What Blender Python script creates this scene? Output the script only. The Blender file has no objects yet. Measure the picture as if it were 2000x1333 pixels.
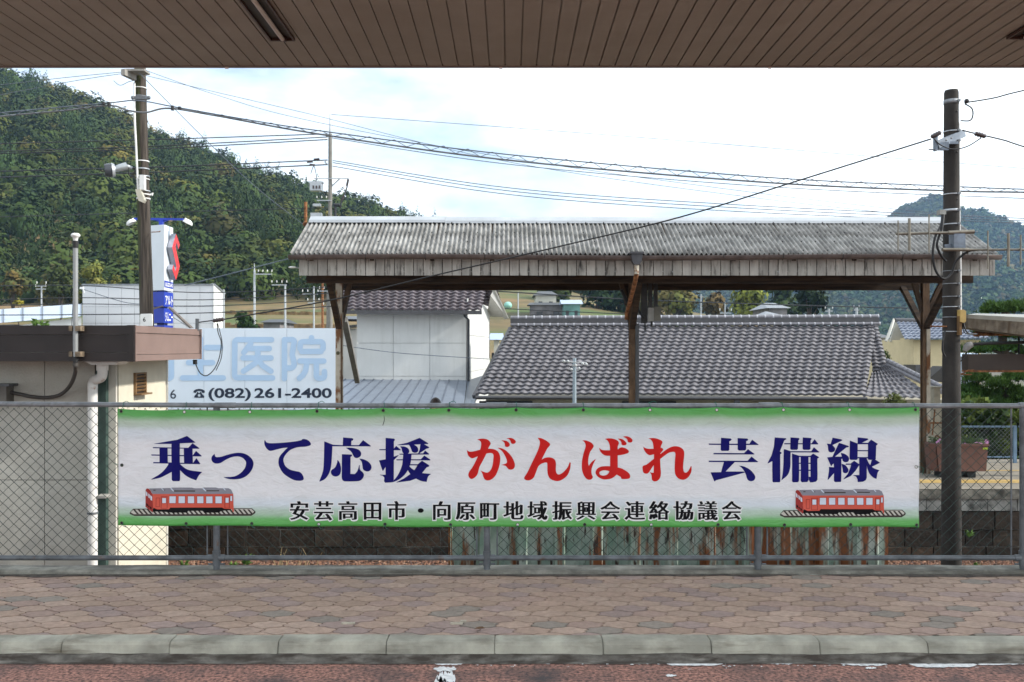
import bpy, bmesh, math, random
import numpy as np
from mathutils import Vector, Matrix, noise
from mathutils.geometry import tessellate_polygon

SC = bpy.context.scene
COL = SC.collection
rad = math.radians
# ---------------------------------------------------------------- camera
F, CX, CY, EYE = 1750.0, 995.0, 680.0, 1.65          # focal length and principal point in pixels of the 2000 px frame
cam = bpy.data.cameras.new('camera'); camo = bpy.data.objects.new('camera', cam); COL.objects.link(camo)
camo.location = (0, 0, EYE); camo.rotation_euler = (rad(90), 0, 0)
cam.sensor_width = 36; cam.lens = F / 2000 * 36
cam.shift_x = (1000 - CX) / 2000; cam.shift_y = (CY - 666.5) / 2000
cam.clip_start = .05; cam.clip_end = 6000
cam.dof.use_dof = True; cam.dof.focus_distance = 6.7; cam.dof.aperture_fstop = 6.3
SC.camera = camo
# ---------------------------------------------------------------- sky and sun
SUN_TO = Vector((1, -.10, .66)).normalized()          # direction towards the sun
W = bpy.data.worlds.new('World'); SC.world = W; W.use_nodes = True
nt = W.node_tree; N = nt.nodes; L = nt.links
bg = N['Background']; bg.inputs['Strength'].default_value = .12
sky = N.new('ShaderNodeTexSky'); sky.sky_type = 'NISHITA'; sky.sun_disc = False
sky.sun_elevation = math.asin(SUN_TO.z); sky.sun_rotation = math.atan2(SUN_TO.x, SUN_TO.y)
sky.air_density = 1.0; sky.dust_density = 1.5; sky.ozone_density = 1.0
tc = N.new('ShaderNodeTexCoord'); mp = N.new('ShaderNodeMapping'); mp.inputs['Scale'].default_value = (1.1, 1.1, 3.2)
mp.inputs['Location'].default_value = (.35, .1, .2)
cn = N.new('ShaderNodeTexNoise'); cn.inputs['Scale'].default_value = 2.3; cn.inputs['Detail'].default_value = 7; cn.inputs['Roughness'].default_value = .55
cr = N.new('ShaderNodeValToRGB'); cr.color_ramp.elements[0].position = .34; cr.color_ramp.elements[1].position = .56
cr.color_ramp.elements[0].color = (.28, .28, .28, 1)
mx = N.new('ShaderNodeMixRGB'); mx.inputs[2].default_value = (6.9, 7.35, 7.6, 1)
tint = N.new('ShaderNodeMixRGB'); tint.blend_type = 'MULTIPLY'; tint.inputs[0].default_value = 1; tint.inputs[2].default_value = (.52, .68, .80, 1)
L.new(tc.outputs['Generated'], mp.inputs['Vector']); L.new(mp.outputs['Vector'], cn.inputs['Vector'])
L.new(cn.outputs['Fac'], cr.inputs['Fac']); L.new(cr.outputs['Color'], mx.inputs[0])
L.new(sky.outputs['Color'], tint.inputs[1]); L.new(tint.outputs['Color'], mx.inputs[1]); L.new(mx.outputs['Color'], bg.inputs['Color'])
sl = bpy.data.lights.new('sun', 'SUN'); sl.energy = 2.6; sl.angle = rad(3.0); sl.color = (1, .95, .87)
so = bpy.data.objects.new('sun', sl); COL.objects.link(so); so.rotation_euler = (-SUN_TO).to_track_quat('-Z', 'Y').to_euler()
so.location = (30, -10, 40)
SC.view_settings.view_transform = 'Standard'; SC.view_settings.look = 'None'
SC.view_settings.exposure = 1.12; SC.view_settings.gamma = 1
SC.cycles.max_bounces = 6; SC.cycles.diffuse_bounces = 3; SC.cycles.glossy_bounces = 2; SC.cycles.transparent_max_bounces = 8
SC.cycles.volume_bounces = 0
SC.cycles.use_denoising = True

# ---------------------------------------------------------------- helpers
def X(px, D): return (px - CX) / F * D
def Z(py, D): return EYE - (py - CY) / F * D
def P(px, py, D): return (X(px, D), D, Z(py, D))
def PX(px, D): return px / F * D                       # a pixel length as metres at depth D

_m = {}
def mat(name, col, rough=.7, var=.12, scale=6, col2=None, bump=0, bscale=60, metal=0, stretch=(1, 1, 1), attr=False,
        pos=(.38, .66), spec=.4, detail=6, wave=None, col3=None, scale3=3, pos3=(.5, .6), stretch3=(1, 1, 1), alpha=None):
    if name in _m: return _m[name]
    m = bpy.data.materials.new(name); m.use_nodes = True; _m[name] = m
    n = m.node_tree.nodes; l = m.node_tree.links; b = n['Principled BSDF']
    b.inputs['Roughness'].default_value = rough; b.inputs['Metallic'].default_value = metal
    b.inputs['Specular IOR Level'].default_value = spec
    t = n.new('ShaderNodeTexCoord')
    def nz(sc, st, det=detail):
        mpn = n.new('ShaderNodeMapping'); mpn.inputs['Scale'].default_value = st
        q = n.new('ShaderNodeTexNoise'); q.inputs['Scale'].default_value = sc; q.inputs['Detail'].default_value = det
        q.inputs['Roughness'].default_value = .6
        l.new(t.outputs['Object'], mpn.inputs['Vector']); l.new(mpn.outputs['Vector'], q.inputs['Vector']); return q
    q = nz(scale, stretch)
    r = n.new('ShaderNodeValToRGB'); r.color_ramp.elements[0].position, r.color_ramp.elements[1].position = pos
    c0 = [max(0, c * (1 - var)) for c in col]; c1 = list(col2) if col2 else [c * (1 + var) for c in col]
    if attr:
        c0 = [1 - var] * 3; c1 = [1 + var] * 3
    r.color_ramp.elements[0].color = (*c0, 1); r.color_ramp.elements[1].color = (*c1, 1)
    l.new(q.outputs['Fac'], r.inputs['Fac']); out = r.outputs['Color']
    if attr:
        a = n.new('ShaderNodeAttribute'); a.attribute_name = 'Col'
        mm = n.new('ShaderNodeMixRGB'); mm.blend_type = 'MULTIPLY'; mm.inputs[0].default_value = 1
        l.new(a.outputs['Color'], mm.inputs[1]); l.new(out, mm.inputs[2]); out = mm.outputs['Color']
    if col3:
        q3 = nz(scale3, stretch3); r3 = n.new('ShaderNodeValToRGB')
        r3.color_ramp.elements[0].position, r3.color_ramp.elements[1].position = pos3
        m3 = n.new('ShaderNodeMixRGB'); m3.inputs[2].default_value = (*col3, 1)
        l.new(q3.outputs['Fac'], r3.inputs['Fac']); l.new(r3.outputs['Color'], m3.inputs[0]); l.new(out, m3.inputs[1]); out = m3.outputs['Color']
    l.new(out, b.inputs['Base Color'])
    if bump or wave:
        bm_ = n.new('ShaderNodeBump'); bm_.inputs['Strength'].default_value = bump or .3; bm_.inputs['Distance'].default_value = .02
        if wave:
            w = n.new('ShaderNodeTexWave'); w.bands_direction = wave[0]; w.inputs['Scale'].default_value = wave[1]
            l.new(t.outputs['Object'], w.inputs['Vector']); l.new(w.outputs['Fac'], bm_.inputs['Height'])
        else:
            l.new(nz(bscale, stretch, 4).outputs['Fac'], bm_.inputs['Height'])
        l.new(bm_.outputs['Normal'], b.inputs['Normal'])
    return m

class MB:
    """collects shapes in world coordinates"""
    def __init__(s): s.v = []; s.f = []; s.c = []; s.sm = []; s.cur = (1, 1, 1); s.smooth = False
    def add(s, vs, fs):
        o = len(s.v); s.v += [tuple(p) for p in vs]; s.c += [s.cur] * len(vs)
        s.f += [tuple(i + o for i in f) for f in fs]; s.sm += [s.smooth] * len(fs); return s
    def box(s, a, b):
        x0, x1 = sorted((a[0], b[0])); y0, y1 = sorted((a[1], b[1])); z0, z1 = sorted((a[2], b[2]))
        return s.add([(x0, y0, z0), (x1, y0, z0), (x1, y1, z0), (x0, y1, z0), (x0, y0, z1), (x1, y0, z1), (x1, y1, z1), (x0, y1, z1)],
                     [(3, 2, 1, 0), (4, 5, 6, 7), (0, 1, 5, 4), (1, 2, 6, 5), (2, 3, 7, 6), (3, 0, 4, 7)])
    def beam(s, a, b, w, h, up=(0, 0, 1)):
        a = Vector(a); b = Vector(b); d = (b - a).normalized(); u = Vector(up)
        if abs(d.dot(u)) > .98: u = Vector((1, 0, 0))
        r = d.cross(u).normalized() * (w / 2); t = r.cross(d).normalized() * (h / 2)
        vs = [a - r - t, a + r - t, a + r + t, a - r + t, b - r - t, b + r - t, b + r + t, b - r + t]
        return s.add(vs, [(0, 3, 2, 1)[::-1], (4, 5, 6, 7), (0, 1, 5, 4), (1, 2, 6, 5), (2, 3, 7, 6), (3, 0, 4, 7)])
    def tube(s, pts, r, n=8, cap=True):
        pts = [Vector(p) for p in pts]; k = len(pts); rs = r if isinstance(r, (list, tuple)) else [r] * k
        vs = []; fs = []; u = None
        for i, p in enumerate(pts):
            d = (pts[min(i + 1, k - 1)] - pts[max(i - 1, 0)])
            d = d.normalized() if d.length > 1e-9 else Vector((0, 0, 1))
            if u is None: u = d.orthogonal().normalized()
            u = (u - d * u.dot(d)); u = u.normalized() if u.length > 1e-6 else d.orthogonal().normalized()
            w = d.cross(u)
            for j in range(n):
                t = 2 * math.pi * j / n; vs.append(p + (u * math.cos(t) + w * math.sin(t)) * rs[i])
        for i in range(k - 1):
            for j in range(n): fs.append((i * n + j, i * n + (j + 1) % n, (i + 1) * n + (j + 1) % n, (i + 1) * n + j))
        sm = s.smooth; s.smooth = n >= 6; s.add(vs, fs); s.smooth = sm
        if cap: s.add(vs[:n], [tuple(range(n))[::-1]]); s.add(vs[-n:], [tuple(range(n))])
        return s
    def quad(s, *p): return s.add(p, [tuple(range(len(p)))])
    def prism(s, poly, d):
        """closed outline extruded by vector d"""
        n = len(poly); d = Vector(d); q = [tuple(Vector(p) + d) for p in poly]
        tri = tessellate_polygon([[Vector(p) for p in poly]])
        s.add(poly, [tuple(t) for t in tri]); s.add(q, [tuple(t)[::-1] for t in tri])
        return s.add(list(poly) + q, [(i, (i + 1) % n, n + (i + 1) % n, n + i) for i in range(n)])
    def lathe(s, c, prof, n=16):
        c = Vector(c); vs = []; fs = []
        for r, z in prof:
            for j in range(n):
                t = 2 * math.pi * j / n; vs.append(c + Vector((r * math.cos(t), r * math.sin(t), z)))
        for i in range(len(prof) - 1):
            for j in range(n): fs.append((i * n + j, i * n + (j + 1) % n, (i + 1) * n + (j + 1) % n, (i + 1) * n + j))
        sm = s.smooth; s.smooth = True; s.add(vs, fs); s.smooth = sm; return s
    def ball(s, c, r, n=10):
        r = r if isinstance(r, (tuple, list)) else (r, r, r)
        vs = []; fs = []; k = n // 2 + 1
        for i in range(k + 1):
            ph = math.pi * i / k
            for j in range(n):
                t = 2 * math.pi * j / n
                vs.append((c[0] + r[0] * math.sin(ph) * math.cos(t), c[1] + r[1] * math.sin(ph) * math.sin(t), c[2] + r[2] * math.cos(ph)))
        for i in range(k):
            for j in range(n): fs.append((i * n + j, (i + 1) * n + j, (i + 1) * n + (j + 1) % n, i * n + (j + 1) % n))
        sm = s.smooth; s.smooth = True; s.add(vs, fs); s.smooth = sm; return s
    def build(s, name, m, parent=None, fix=True):
        me = bpy.data.meshes.new(name); o = bpy.data.objects.new(name, me); COL.objects.link(o)
        a = np.array(s.v, dtype=float).reshape(-1, 3)
        if parent is not None: org = ORG[parent.name]
        else: org = np.array([(a[:, 0].min() + a[:, 0].max()) / 2, (a[:, 1].min() + a[:, 1].max()) / 2, a[:, 2].min()])
        me.from_pydata((a - org).tolist(), [], s.f)
        me.polygons.foreach_set('use_smooth', s.sm)
        if any(c != (1, 1, 1) for c in s.c):
            at = me.color_attributes.new('Col', 'FLOAT_COLOR', 'POINT')
            ca = np.ones((len(s.c), 4)); ca[:, :3] = s.c; at.data.foreach_set('color', ca.ravel())
        me.materials.append(m); me.update()
        if fix:
            b = bmesh.new(); b.from_mesh(me); bmesh.ops.recalc_face_normals(b, faces=b.faces); b.to_mesh(me); b.free()
        if parent is not None: o.parent = parent; ORG[o.name] = org
        else: o.location = org; ORG[o.name] = org
        return o
ORG = {}
def tag(o, label=None, cat=None, group=None, kind=None):
    if label: o['label'] = label
    if cat: o['category'] = cat
    if group: o['group'] = group
    if kind: o['kind'] = kind
    return o
def thing(name, label, cat, loc, group=None):
    o = bpy.data.objects.new(name, None); COL.objects.link(o); o.location = loc; o.empty_display_size = .2
    ORG[o.name] = np.array(loc, dtype=float); return tag(o, label, cat, group)
def struct(name, mb, m, label=None): return tag(mb.build(name, m), label, None, None, 'structure')
def copy_thing(o, loc, label=None):
    c = o.copy(); COL.objects.link(c); c.location = loc
    if label: c['label'] = label
    def kids(a, b):
        for ch in list(a.children):
            d = ch.copy(); COL.objects.link(d); d.parent = b; kids(ch, d)
    kids(o, c); return c
def np_mesh(name, verts, quads, cols, m, parent=None, normals=None):
    """big mesh from numpy arrays (verts n*3, quads k*4)"""
    me = bpy.data.meshes.new(name); o = bpy.data.objects.new(name, me); COL.objects.link(o)
    if parent is not None: verts = verts - ORG[parent.name]; o.parent = parent
    me.vertices.add(len(verts)); me.vertices.foreach_set('co', verts.astype(np.float32).ravel())
    k = quads.shape[1]; me.loops.add(quads.size); me.loops.foreach_set('vertex_index', quads.astype(np.int32).ravel())
    me.polygons.add(len(quads)); me.polygons.foreach_set('loop_start', np.arange(0, quads.size, k, dtype=np.int32))
    me.polygons.foreach_set('loop_total', np.full(len(quads), k, dtype=np.int32))
    at = me.color_attributes.new('Col', 'FLOAT_COLOR', 'POINT')
    ca = np.ones((len(verts), 4), np.float32); ca[:, :3] = cols; at.data.foreach_set('color', ca.ravel())
    me.materials.append(m); me.update(calc_edges=True); me.validate()
    if normals is not None:
        me.polygons.foreach_set('use_smooth', np.ones(len(me.polygons), bool)); me.normals_split_custom_set_from_vertices(normals.astype(np.float32))
    return o
def catmull(pts, n=8, closed=False):
    pts = [Vector(p) for p in pts]; out = []; k = len(pts)
    for i in range(k if closed else k - 1):
        p1 = pts[i]; p2 = pts[(i + 1) % k]
        p0 = pts[(i - 1) % k] if closed or i else p1; p3 = pts[(i + 2) % k] if closed or i + 2 < k else p2
        for j in range(n):
            t = j / n
            out.append(.5 * ((2 * p1) + (p2 - p0) * t + (2 * p0 - 5 * p1 + 4 * p2 - p3) * t * t + (3 * p1 - p0 - 3 * p2 + p3) * t ** 3))
    if not closed: out.append(pts[-1])
    return out
RNG = random.Random(7)
def text_mesh(body, size=1.0, bold=0.0, ax=None):
    """flat triangles of a line of lettering: ([(x, y)], [tris]); ax thickens unevenly across and along"""
    c = bpy.data.curves.new('t', 'FONT'); c.body = body; c.size = size; c.offset = bold; c.resolution_u = 4
    o = bpy.data.objects.new('t', c); COL.objects.link(o)
    dg = bpy.context.evaluated_depsgraph_get(); dg.update()
    me = bpy.data.meshes.new_from_object(o.evaluated_get(dg))
    b = bmesh.new(); b.from_mesh(me); bmesh.ops.remove_doubles(b, verts=b.verts, dist=size * 1e-4); bmesh.ops.triangulate(b, faces=b.faces)
    b.verts.ensure_lookup_table(); b.verts.index_update()
    co = [[v.co.x, v.co.y] for v in b.verts]
    if ax:
        acc = [Vector((0, 0)) for _ in co]
        for e in b.edges:
            if len(e.link_loops) == 1:
                lp = e.link_loops[0]; a = lp.vert; d = lp.link_loop_next.vert
                t = Vector((d.co.x - a.co.x, d.co.y - a.co.y)); nn = Vector((t.y, -t.x))
                if lp.face.normal.z < 0: nn = -nn
                if nn.length > 0:
                    nn.normalize(); acc[a.index] += nn; acc[d.index] += nn
        for i, n_ in enumerate(acc):
            if n_.length > .01:
                n_.normalize(); co[i][0] += n_.x * ax[0]; co[i][1] += n_.y * ax[1]
    tris = [tuple(v.index for v in f.verts) for f in b.faces]; b.free()
    bpy.data.objects.remove(o); bpy.data.curves.remove(c); bpy.data.meshes.remove(me)
    return co, tris
# ---------------------------------------------------------------- materials
M_conc = mat('weathered_concrete', (.27, .26, .235), .9, .25, 3, bump=.25, bscale=90, col3=(.10, .095, .085), scale3=2.2, pos3=(.55, .75))
M_conc_dark = mat('mossy_concrete', (.20, .19, .165), .95, .4, 4, bump=.4, bscale=70, col3=(.05, .048, .042), scale3=3, pos3=(.45, .62), stretch3=(1, 3, 6))
M_kerb = mat('kerb_concrete', (.33, .33, .275), .9, .22, 5, bump=.2, bscale=140, col3=(.12, .10, .075), scale3=1.6, pos3=(.56, .78), stretch3=(1, 1, 6))
M_paver = mat('paver', (1, 1, 1), .85, .13, 30, attr=True, bump=.25, bscale=220)
M_joint = mat('joint_sand', (.035, .03, .026), .95, .3, 20)
M_galv = mat('galvanised_pipe', (.22, .235, .25), .5, .25, 9, metal=.35, bump=.05, col3=(.12, .12, .12), scale3=12, pos3=(.55, .75))
M_galvd = mat('dark_galvanised_pipe', (.13, .14, .15), .55, .3, 9, metal=.3, col3=(.12, .06, .03), scale3=8, pos3=(.62, .74))
M_wiremesh = mat('green_coated_wire', (.010, .028, .022), .5, .25, 6)
M_rust = mat('rust', (.17, .065, .025), .9, .45, 14, bump=.3, col2=(.34, .15, .06))
M_black = mat('black_rubber', (.012, .012, .013), .55, .2, 6)
M_wire = mat('cable_black', (.022, .024, .028), .5, .2, 3)
M_wireg = mat('cable_grey', (.10, .12, .15), .5, .2, 3)
M_white = mat('white_paint', (.72, .72, .70), .55, .06, 5)
M_steel = mat('zinc_steel', (.42, .45, .48), .4, .15, 12, metal=.55)
M_ceram = mat('white_ceramic', (.65, .65, .62), .35, .1, 6)
# ---------------------------------------------------------------- ground, road, kerb, pavement
g = MB(); g.quad((-1700, 6.69, -1.395), (1700, 6.69, -1.395), (1700, 16.5, -1.395), (-1700, 16.5, -1.395))
M_bal = mat('ballast_earth', (.10, .05, .033), .95, .5, 9, col2=(.20, .115, .08), bump=.6, bscale=30)
struct('ground', g, M_bal)
g = MB(); rk = random.Random(19)
for k in range(3600):
    D = 12.3 + .66 * rk.random(); x = rk.uniform(X(320, 12.6), X(900, 12.6)) if k % 3 else rk.uniform(X(1720, 12.6), X(2060, 12.6)); r = rk.uniform(.014, .038); c = rk.choice([(.20, .10, .065), (.13, .065, .045), (.25, .15, .10), (.09, .055, .045), (.17, .085, .05)]); g.cur = c
    p = [Vector((rk.uniform(.6, 1.2) * dx * r, rk.uniform(.6, 1.2) * dy * r, rk.uniform(.5, .9) * dz * r)) + Vector((x, D, -1.385)) for dx, dy, dz in ((1, 0, .2), (0, 1, 0), (-1, 0, .1), (0, -1, .2), (.2, .1, 1), (0, 0, -1))]
    g.add(p, [(0, 1, 4), (1, 2, 4), (2, 3, 4), (3, 0, 4), (1, 0, 5), (2, 1, 5), (3, 2, 5), (0, 3, 5)])
tag(g.build('gravel', mat('reddish_gravel', (1, 1, 1), .95, .25, 60, attr=True), fix=False), 'reddish brown gravel at the foot of the platform wall', None, None, 'stuff')
g = MB(); g.quad((-60, -70, -.1), (60, -70, -.1), (60, 4.985, -.1), (-60, 4.985, -.1))
M_road = mat('red_asphalt', (.085, .043, .037), .72, .45, 48, col2=(.56, .275, .205), bump=.5, bscale=160, pos=(.36, .64), col3=(.06, .05, .05), scale3=3.5, pos3=(.44, .74), detail=9)
struct('road', g, M_road)
# gutter strip and kerb
g = MB(); xs = np.linspace(-8, 8, 240)
def gz(x, k): return .012 * noise.noise(Vector((x * 2.5, k, 0))) + .006 * noise.noise(Vector((x * 9, k, 4)))
g.add([p for x in xs for p in ((x, 4.952 + gz(x, 1) * .5, -.0965), (x, 4.985 + gz(x, 2), -.090), (x, 5.010, -.070 + gz(x, 3) * .4), (x, 5.0265, -.064 + gz(x, 4) * .9))], [(i * 4 + j, (i + 1) * 4 + j, (i + 1) * 4 + j + 1, i * 4 + j + 1) for i in range(239) for j in range(3)])
struct('gutter', g, mat('gutter_dirt', (.16, .145, .125), .95, .4, 8, col3=(.05, .04, .032), scale3=5, pos3=(.4, .6), stretch3=(1, 4, 1), bump=.3))
g = MB(); rk = random.Random(3)
for k in range(-20, 21):
    x0 = X(755, 5.03) + .609 * k; x1 = x0 + .605; dz = rk.uniform(-.004, .003); dy = rk.uniform(-.004, .004)
    pr = [(5.015, -.13), (5.022, -.075), (5.034, -.022), (5.044, -.006), (5.062, -.001), (5.15, 0), (5.16, -.13)]
    c = .82 + rk.random() * .28; g.cur = (c, c * .995, c * .96)
    a = [(x0, y + dy, z + dz) for y, z in pr]; n_ = len(a)
    xs = [x0, x0 + .006, x1 - .006, x1]; vs = []
    for i, xx in enumerate(xs):
        s_ = .003 if i in (0, 3) else 0
        vs += [(xx, y + dy + s_, z + dz - s_) for y, z in pr]
    fs = [(i * n_ + j, (i + 1) * n_ + j, (i + 1) * n_ + j + 1, i * n_ + j + 1) for i in range(3) for j in range(n_ - 1)]
    fs += [tuple(range(n_)), tuple(range(3 * n_, 4 * n_))]
    g.add(vs, fs)
_mk = mat('kerb_concrete_blocks', (.34, .325, .265), .9, .25, 5, bump=.2, bscale=140, attr=False, col3=(.13, .11, .08), scale3=2.6, pos3=(.54, .76), stretch3=(1, 1, 7))
struct('kerb', g, _mk)
g = MB(); g.quad((-60, 5.14, -.012), (60, 5.14, -.012), (60, 6.53, -.012), (-60, 6.53, -.012)); struct('pavement_bed', g, M_joint)
# wavy interlocking pavers
g = MB(); rk = random.Random(11); PW, PP = .2105, .110; A_ = .064; TOP = PP - A_
def edge(p, q, n=7):
    p = Vector(p); q = Vector(q); d = q - p; nn = Vector((-d.y, d.x)).normalized(); out = []
    for i in range(n):
        t = i / n; out.append(p + d * t + nn * .0045 * math.sin(2 * math.pi * t))
    return out
h = PW / 2
E1 = edge((-h, A_ / 2 + 0), (0, A_ / 2 + TOP)); E2 = edge((0, A_ / 2 + TOP), (h, A_ / 2))
E3 = [Vector((h, A_ / 2)), Vector((h + .014, A_ * .22)), Vector((h - .014, -A_ * .22))]
E4 = [Vector((q.x + h, q.y - PP)) for q in (E1 + [Vector((0, A_ / 2 + TOP))])[7:0:-1]]
E5 = [Vector((q.x - h, q.y - PP)) for q in (E2 + [Vector((h, A_ / 2))])[7:0:-1]]
E6 = [Vector((-h, -A_ / 2)), Vector((-h - .014, -A_ * .22)), Vector((-h + .014, A_ * .22))]
outl = E1 + E2 + E3 + E4 + E5 + E6
pal = [(.37, .245, .175), (.375, .25, .18), (.36, .24, .17), (.385, .26, .19), (.33, .215, .165), (.315, .215, .18), (.29, .20, .17), (.245, .20, .16), (.35, .23, .16), (.375, .245, .175)]
for r_ in range(14):
    for c_ in range(-34, 36):
        cx = c_ * PW + (h if r_ % 2 else 0) + .03; cy = 5.125 + r_ * PP
        p = [Vector((cx + q.x * .942, cy + q.y * .90)) for q in outl]
        q2 = []
        for v in p:
            q2.append((v.x, min(max(v.y, 5.152), 6.515)))
        if max(q[1] for q in q2) - min(q[1] for q in q2) < .01: continue
        co = rk.choice(pal); k_ = rk.uniform(1.0, 1.17); mn_ = sum(co) / 3; g.cur = tuple((x * .82 + mn_ * .18) * k_ for x in co)
        dz = rk.uniform(-.0015, .0015); tx = rk.uniform(-.006, .006); ty = rk.uniform(-.006, .006)
        top = [(x, y, dz + tx * (x - cx) + ty * (y - cy)) for x, y in q2]
        tri = tessellate_polygon([[Vector((x, y, 0)) for x, y in q2]])
        g.add(top, [tuple(t) for t in tri])
        inn = top; n_ = len(top)
        g.add(top + [(x, y, -.011) for x, y, z in top], [(i, (i + 1) % n_, n_ + (i + 1) % n_, n_ + i) for i in range(n_)])
struct('pavement', g, M_paver)
g = MB()
g2 = MB(); xs = np.linspace(-8, 8, 300)
g2.add([p for x in xs for p in ((x, 6.47 + 4 * gz(x, 6) + .05 * noise.noise(Vector((x * .8, 2, 0))), .0045), (x, 6.522, .0055))], [(i * 2, (i + 1) * 2, (i + 1) * 2 + 1, i * 2 + 1) for i in range(299)])
struct('soil_strip', g2, mat('damp_soil', (.085, .07, .058), .95, .45, 14, col2=(.14, .115, .095), bump=.4))
for px, w_, D in ((680, 26, 5.36), (892, 24, 5.36), (905, 12, 5.40)):
    g.box((X(px - w_ / 2, D), D - .02, .001), (X(px + w_ / 2, D), D + .012, .008))
tag(g.build('mortar_patch', mat('mortar', (.42, .37, .29), .9, .2, 20)), None, None, None, 'structure')
# worn white paint on the road
g = MB(); rk = random.Random(5)
def patch(x0, x1, y0, y1, jag=.25, n=16):
    D = lambda y: 1.75 * F / (y - CY)
    top = []; bot = []
    for i in range(n + 1):
        t = i / n; xx = x0 + (x1 - x0) * t; e = min(1, 6 * t, 6 * (1 - t)) ** .6
        m_ = (y0 + y1) / 2; hh = (y1 - y0) / 2 * e
        ya = m_ - hh * (1 - rk.random() * jag); yb = m_ + hh * (1 - rk.random() * jag)
        top.append((X(xx, D(ya)), D(ya), -.096)); bot.append((X(xx, D(yb)), D(yb), -.096))
    for i in range(n): g.quad(bot[i], bot[i + 1], top[i + 1], top[i])
for a in ((843, 908, 1290.5, 1301, .3), (846, 892, 1303, 1314, .6), (852, 890, 1310, 1345, .75), (848, 872, 1322, 1345, .8), (1298, 1416, 1290, 1303, .3), (1000, 1030, 1291, 1296, .8), (1088, 1130, 1291, 1298, .6),
          (1150, 1172, 1291, 1296, .8), (1246, 1290, 1291, 1296, .8), (1500, 1552, 1292, 1300, .5), (1570, 1592, 1292, 1297, .8), (1640, 1735, 1292, 1303, .5),
          (1775, 1912, 1291, 1306, .35), (1895, 2010, 1292, 1301, .4), (2005, 2400, 1291, 1305, .4), (1690, 1712, 1304, 1309, .8), (1300, 1322, 1318, 1324, .8)):
    patch(*a)
for k in range(150):
    x = rk.uniform(845, 2010); y = 1291 + abs(rk.gauss(0, 6)); w = rk.uniform(1.5, 9)
    patch(x, x + w, y, y + rk.uniform(1, 3), .9, 4)
tag(g.build('road_marking', mat('worn_road_paint', (.74, .74, .73), .7, .18, 30, bump=.2, bscale=120)), None, None, None, 'structure')
# low concrete footing below the fence
g = MB(); rk = random.Random(9)
nx = 160; xs = np.linspace(-20, 20, nx); pr = [(6.505, -.02), (6.512, .018), (6.522, .031), (6.60, .034), (6.686, .03), (6.69, -1.6)]
vs = [(x, y + .006 * noise.noise(Vector((x * 1.5, y * 3, 0))), z + .006 * noise.noise(Vector((x * 2.2, y * 7, 3))) * (z > 0)) for x in xs for y, z in pr]; n_ = len(pr)
g.add(vs, [(i * n_ + j, (i + 1) * n_ + j, (i + 1) * n_ + j + 1, i * n_ + j + 1) for i in range(nx - 1) for j in range(n_ - 1)])
struct('footing', g, mat('footing_concrete', (.25, .24, .205), .95, .35, 7, bump=.5, bscale=60, col3=(.075, .07, .058), scale3=2.4, pos3=(.42, .68), stretch3=(.6, 3, 5)))

# ---------------------------------------------------------------- canopy overhead
cyf = 6.3; cz = EYE + (CY - 130) / F * cyf; pw = .10985
can = thing('canopy', 'brown slatted canopy soffit overhead along the top of the picture', 'canopy', (0, 5, cz))
g = MB(); g.cur = (1, 1, 1); rk = random.Random(21)
for k in range(-90, 91):
    x0 = k * pw + .0811; x1 = x0 + pw
    c = rk.uniform(.95, 1.04); g.cur = (c, c, c)
    # one lamella: flat face with a recessed joint at its side
    pr = [(x0 + .003, .0), (x1 - .0055, .0), (x1 - .005, .012), (x1 + .004, .012)]
    for (xa, za), (xb, zb) in zip(pr, pr[1:]):
        g.quad((xa, 3.9, cz + za), (xb, 3.9, cz + zb), (xb, cyf - .012, cz + zb), (xa, cyf - .012, cz + za))
g.build('soffit_panel', mat('brown_soffit_paint', (.245, .236, .20), .6, .08, 3, attr=False, col3=(.205, .195, .162), scale3=1.2, pos3=(.4, .75)), can)
g = MB(); g.box((-10.2, cyf - .012, cz - .006), (10.2, cyf + .02, cz + .2)); g.box((-10.2, cyf + .02, cz + .12), (10.2, cyf + .05, cz + .24))
g.build('edge_trim', mat('brown_edge_trim', (.15, .115, .098), .5, .08, 4), can)
g = MB(); g.box((-10.2, 3.9, cz + .06), (10.2, cyf - .03, cz + .22)); g.build('deck', M_conc, can)
for px, off in ((990 - 12, 0), (1504, 0), (442, 0)):
    g = MB(); g.box((X(px, cyf) - .012, cyf + .0, cz - .012), (X(px, cyf) + .012, cyf + .018, cz - .006)); g.build('trim_clip', M_white, can)
# recessed fluorescent fittings (hung just below the soffit)
def fitting(xc, y1, label):
    t = thing('ceiling_light', label, 'ceiling light', (xc, y1 - .6, cz), 'unlit strip lights in the canopy soffit')
    w, z0, z1 = .0805, cz - .004, cz - .022; y0 = y1 - 1.36
    g = MB()
    g.box((xc - w, y0, z1), (xc - w + .012, y1, z0)); g.box((xc + w - .012, y0, z1), (xc + w, y1, z0))
    g.box((xc - w + .012, y0, z1), (xc + w - .012, y0 + .012, z0)); g.box((xc - w + .012, y1 - .012, z1), (xc + w - .012, y1, z0))
    g.build('frame', mat('dark_brown_metal', (.045, .02, .014), .45, .15, 8), t)
    g = MB(); g.box((xc - w + .012, y0 + .012, z0 - .003), (xc + w - .012, y1 - .012, z0)); g.build('reflector', mat('dark_reflector', (.018, .012, .009), .5, .2, 6), t)
    g = MB(); g.tube([(xc + .012, y0 + .05, z1 - .004), (xc + .012, y1 - .05, z1 - .004)], .0135, 12); g.build('lamp_tube', mat('unlit_tube', (.42, .38, .33), .3, .05, 4), t)
    for ya in (y1 - .05, y0 + .026): g = MB(); g.box((xc - .008, ya, z1 - .012), (xc + .032, ya + .024, z0)); g.build('socket', mat('dark_brown_metal', (.045, .02, .014)), t)
fitting(X(552, 5.723), 5.723, 'dark brown strip light with bare unlit tube above the wooden pole')
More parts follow.
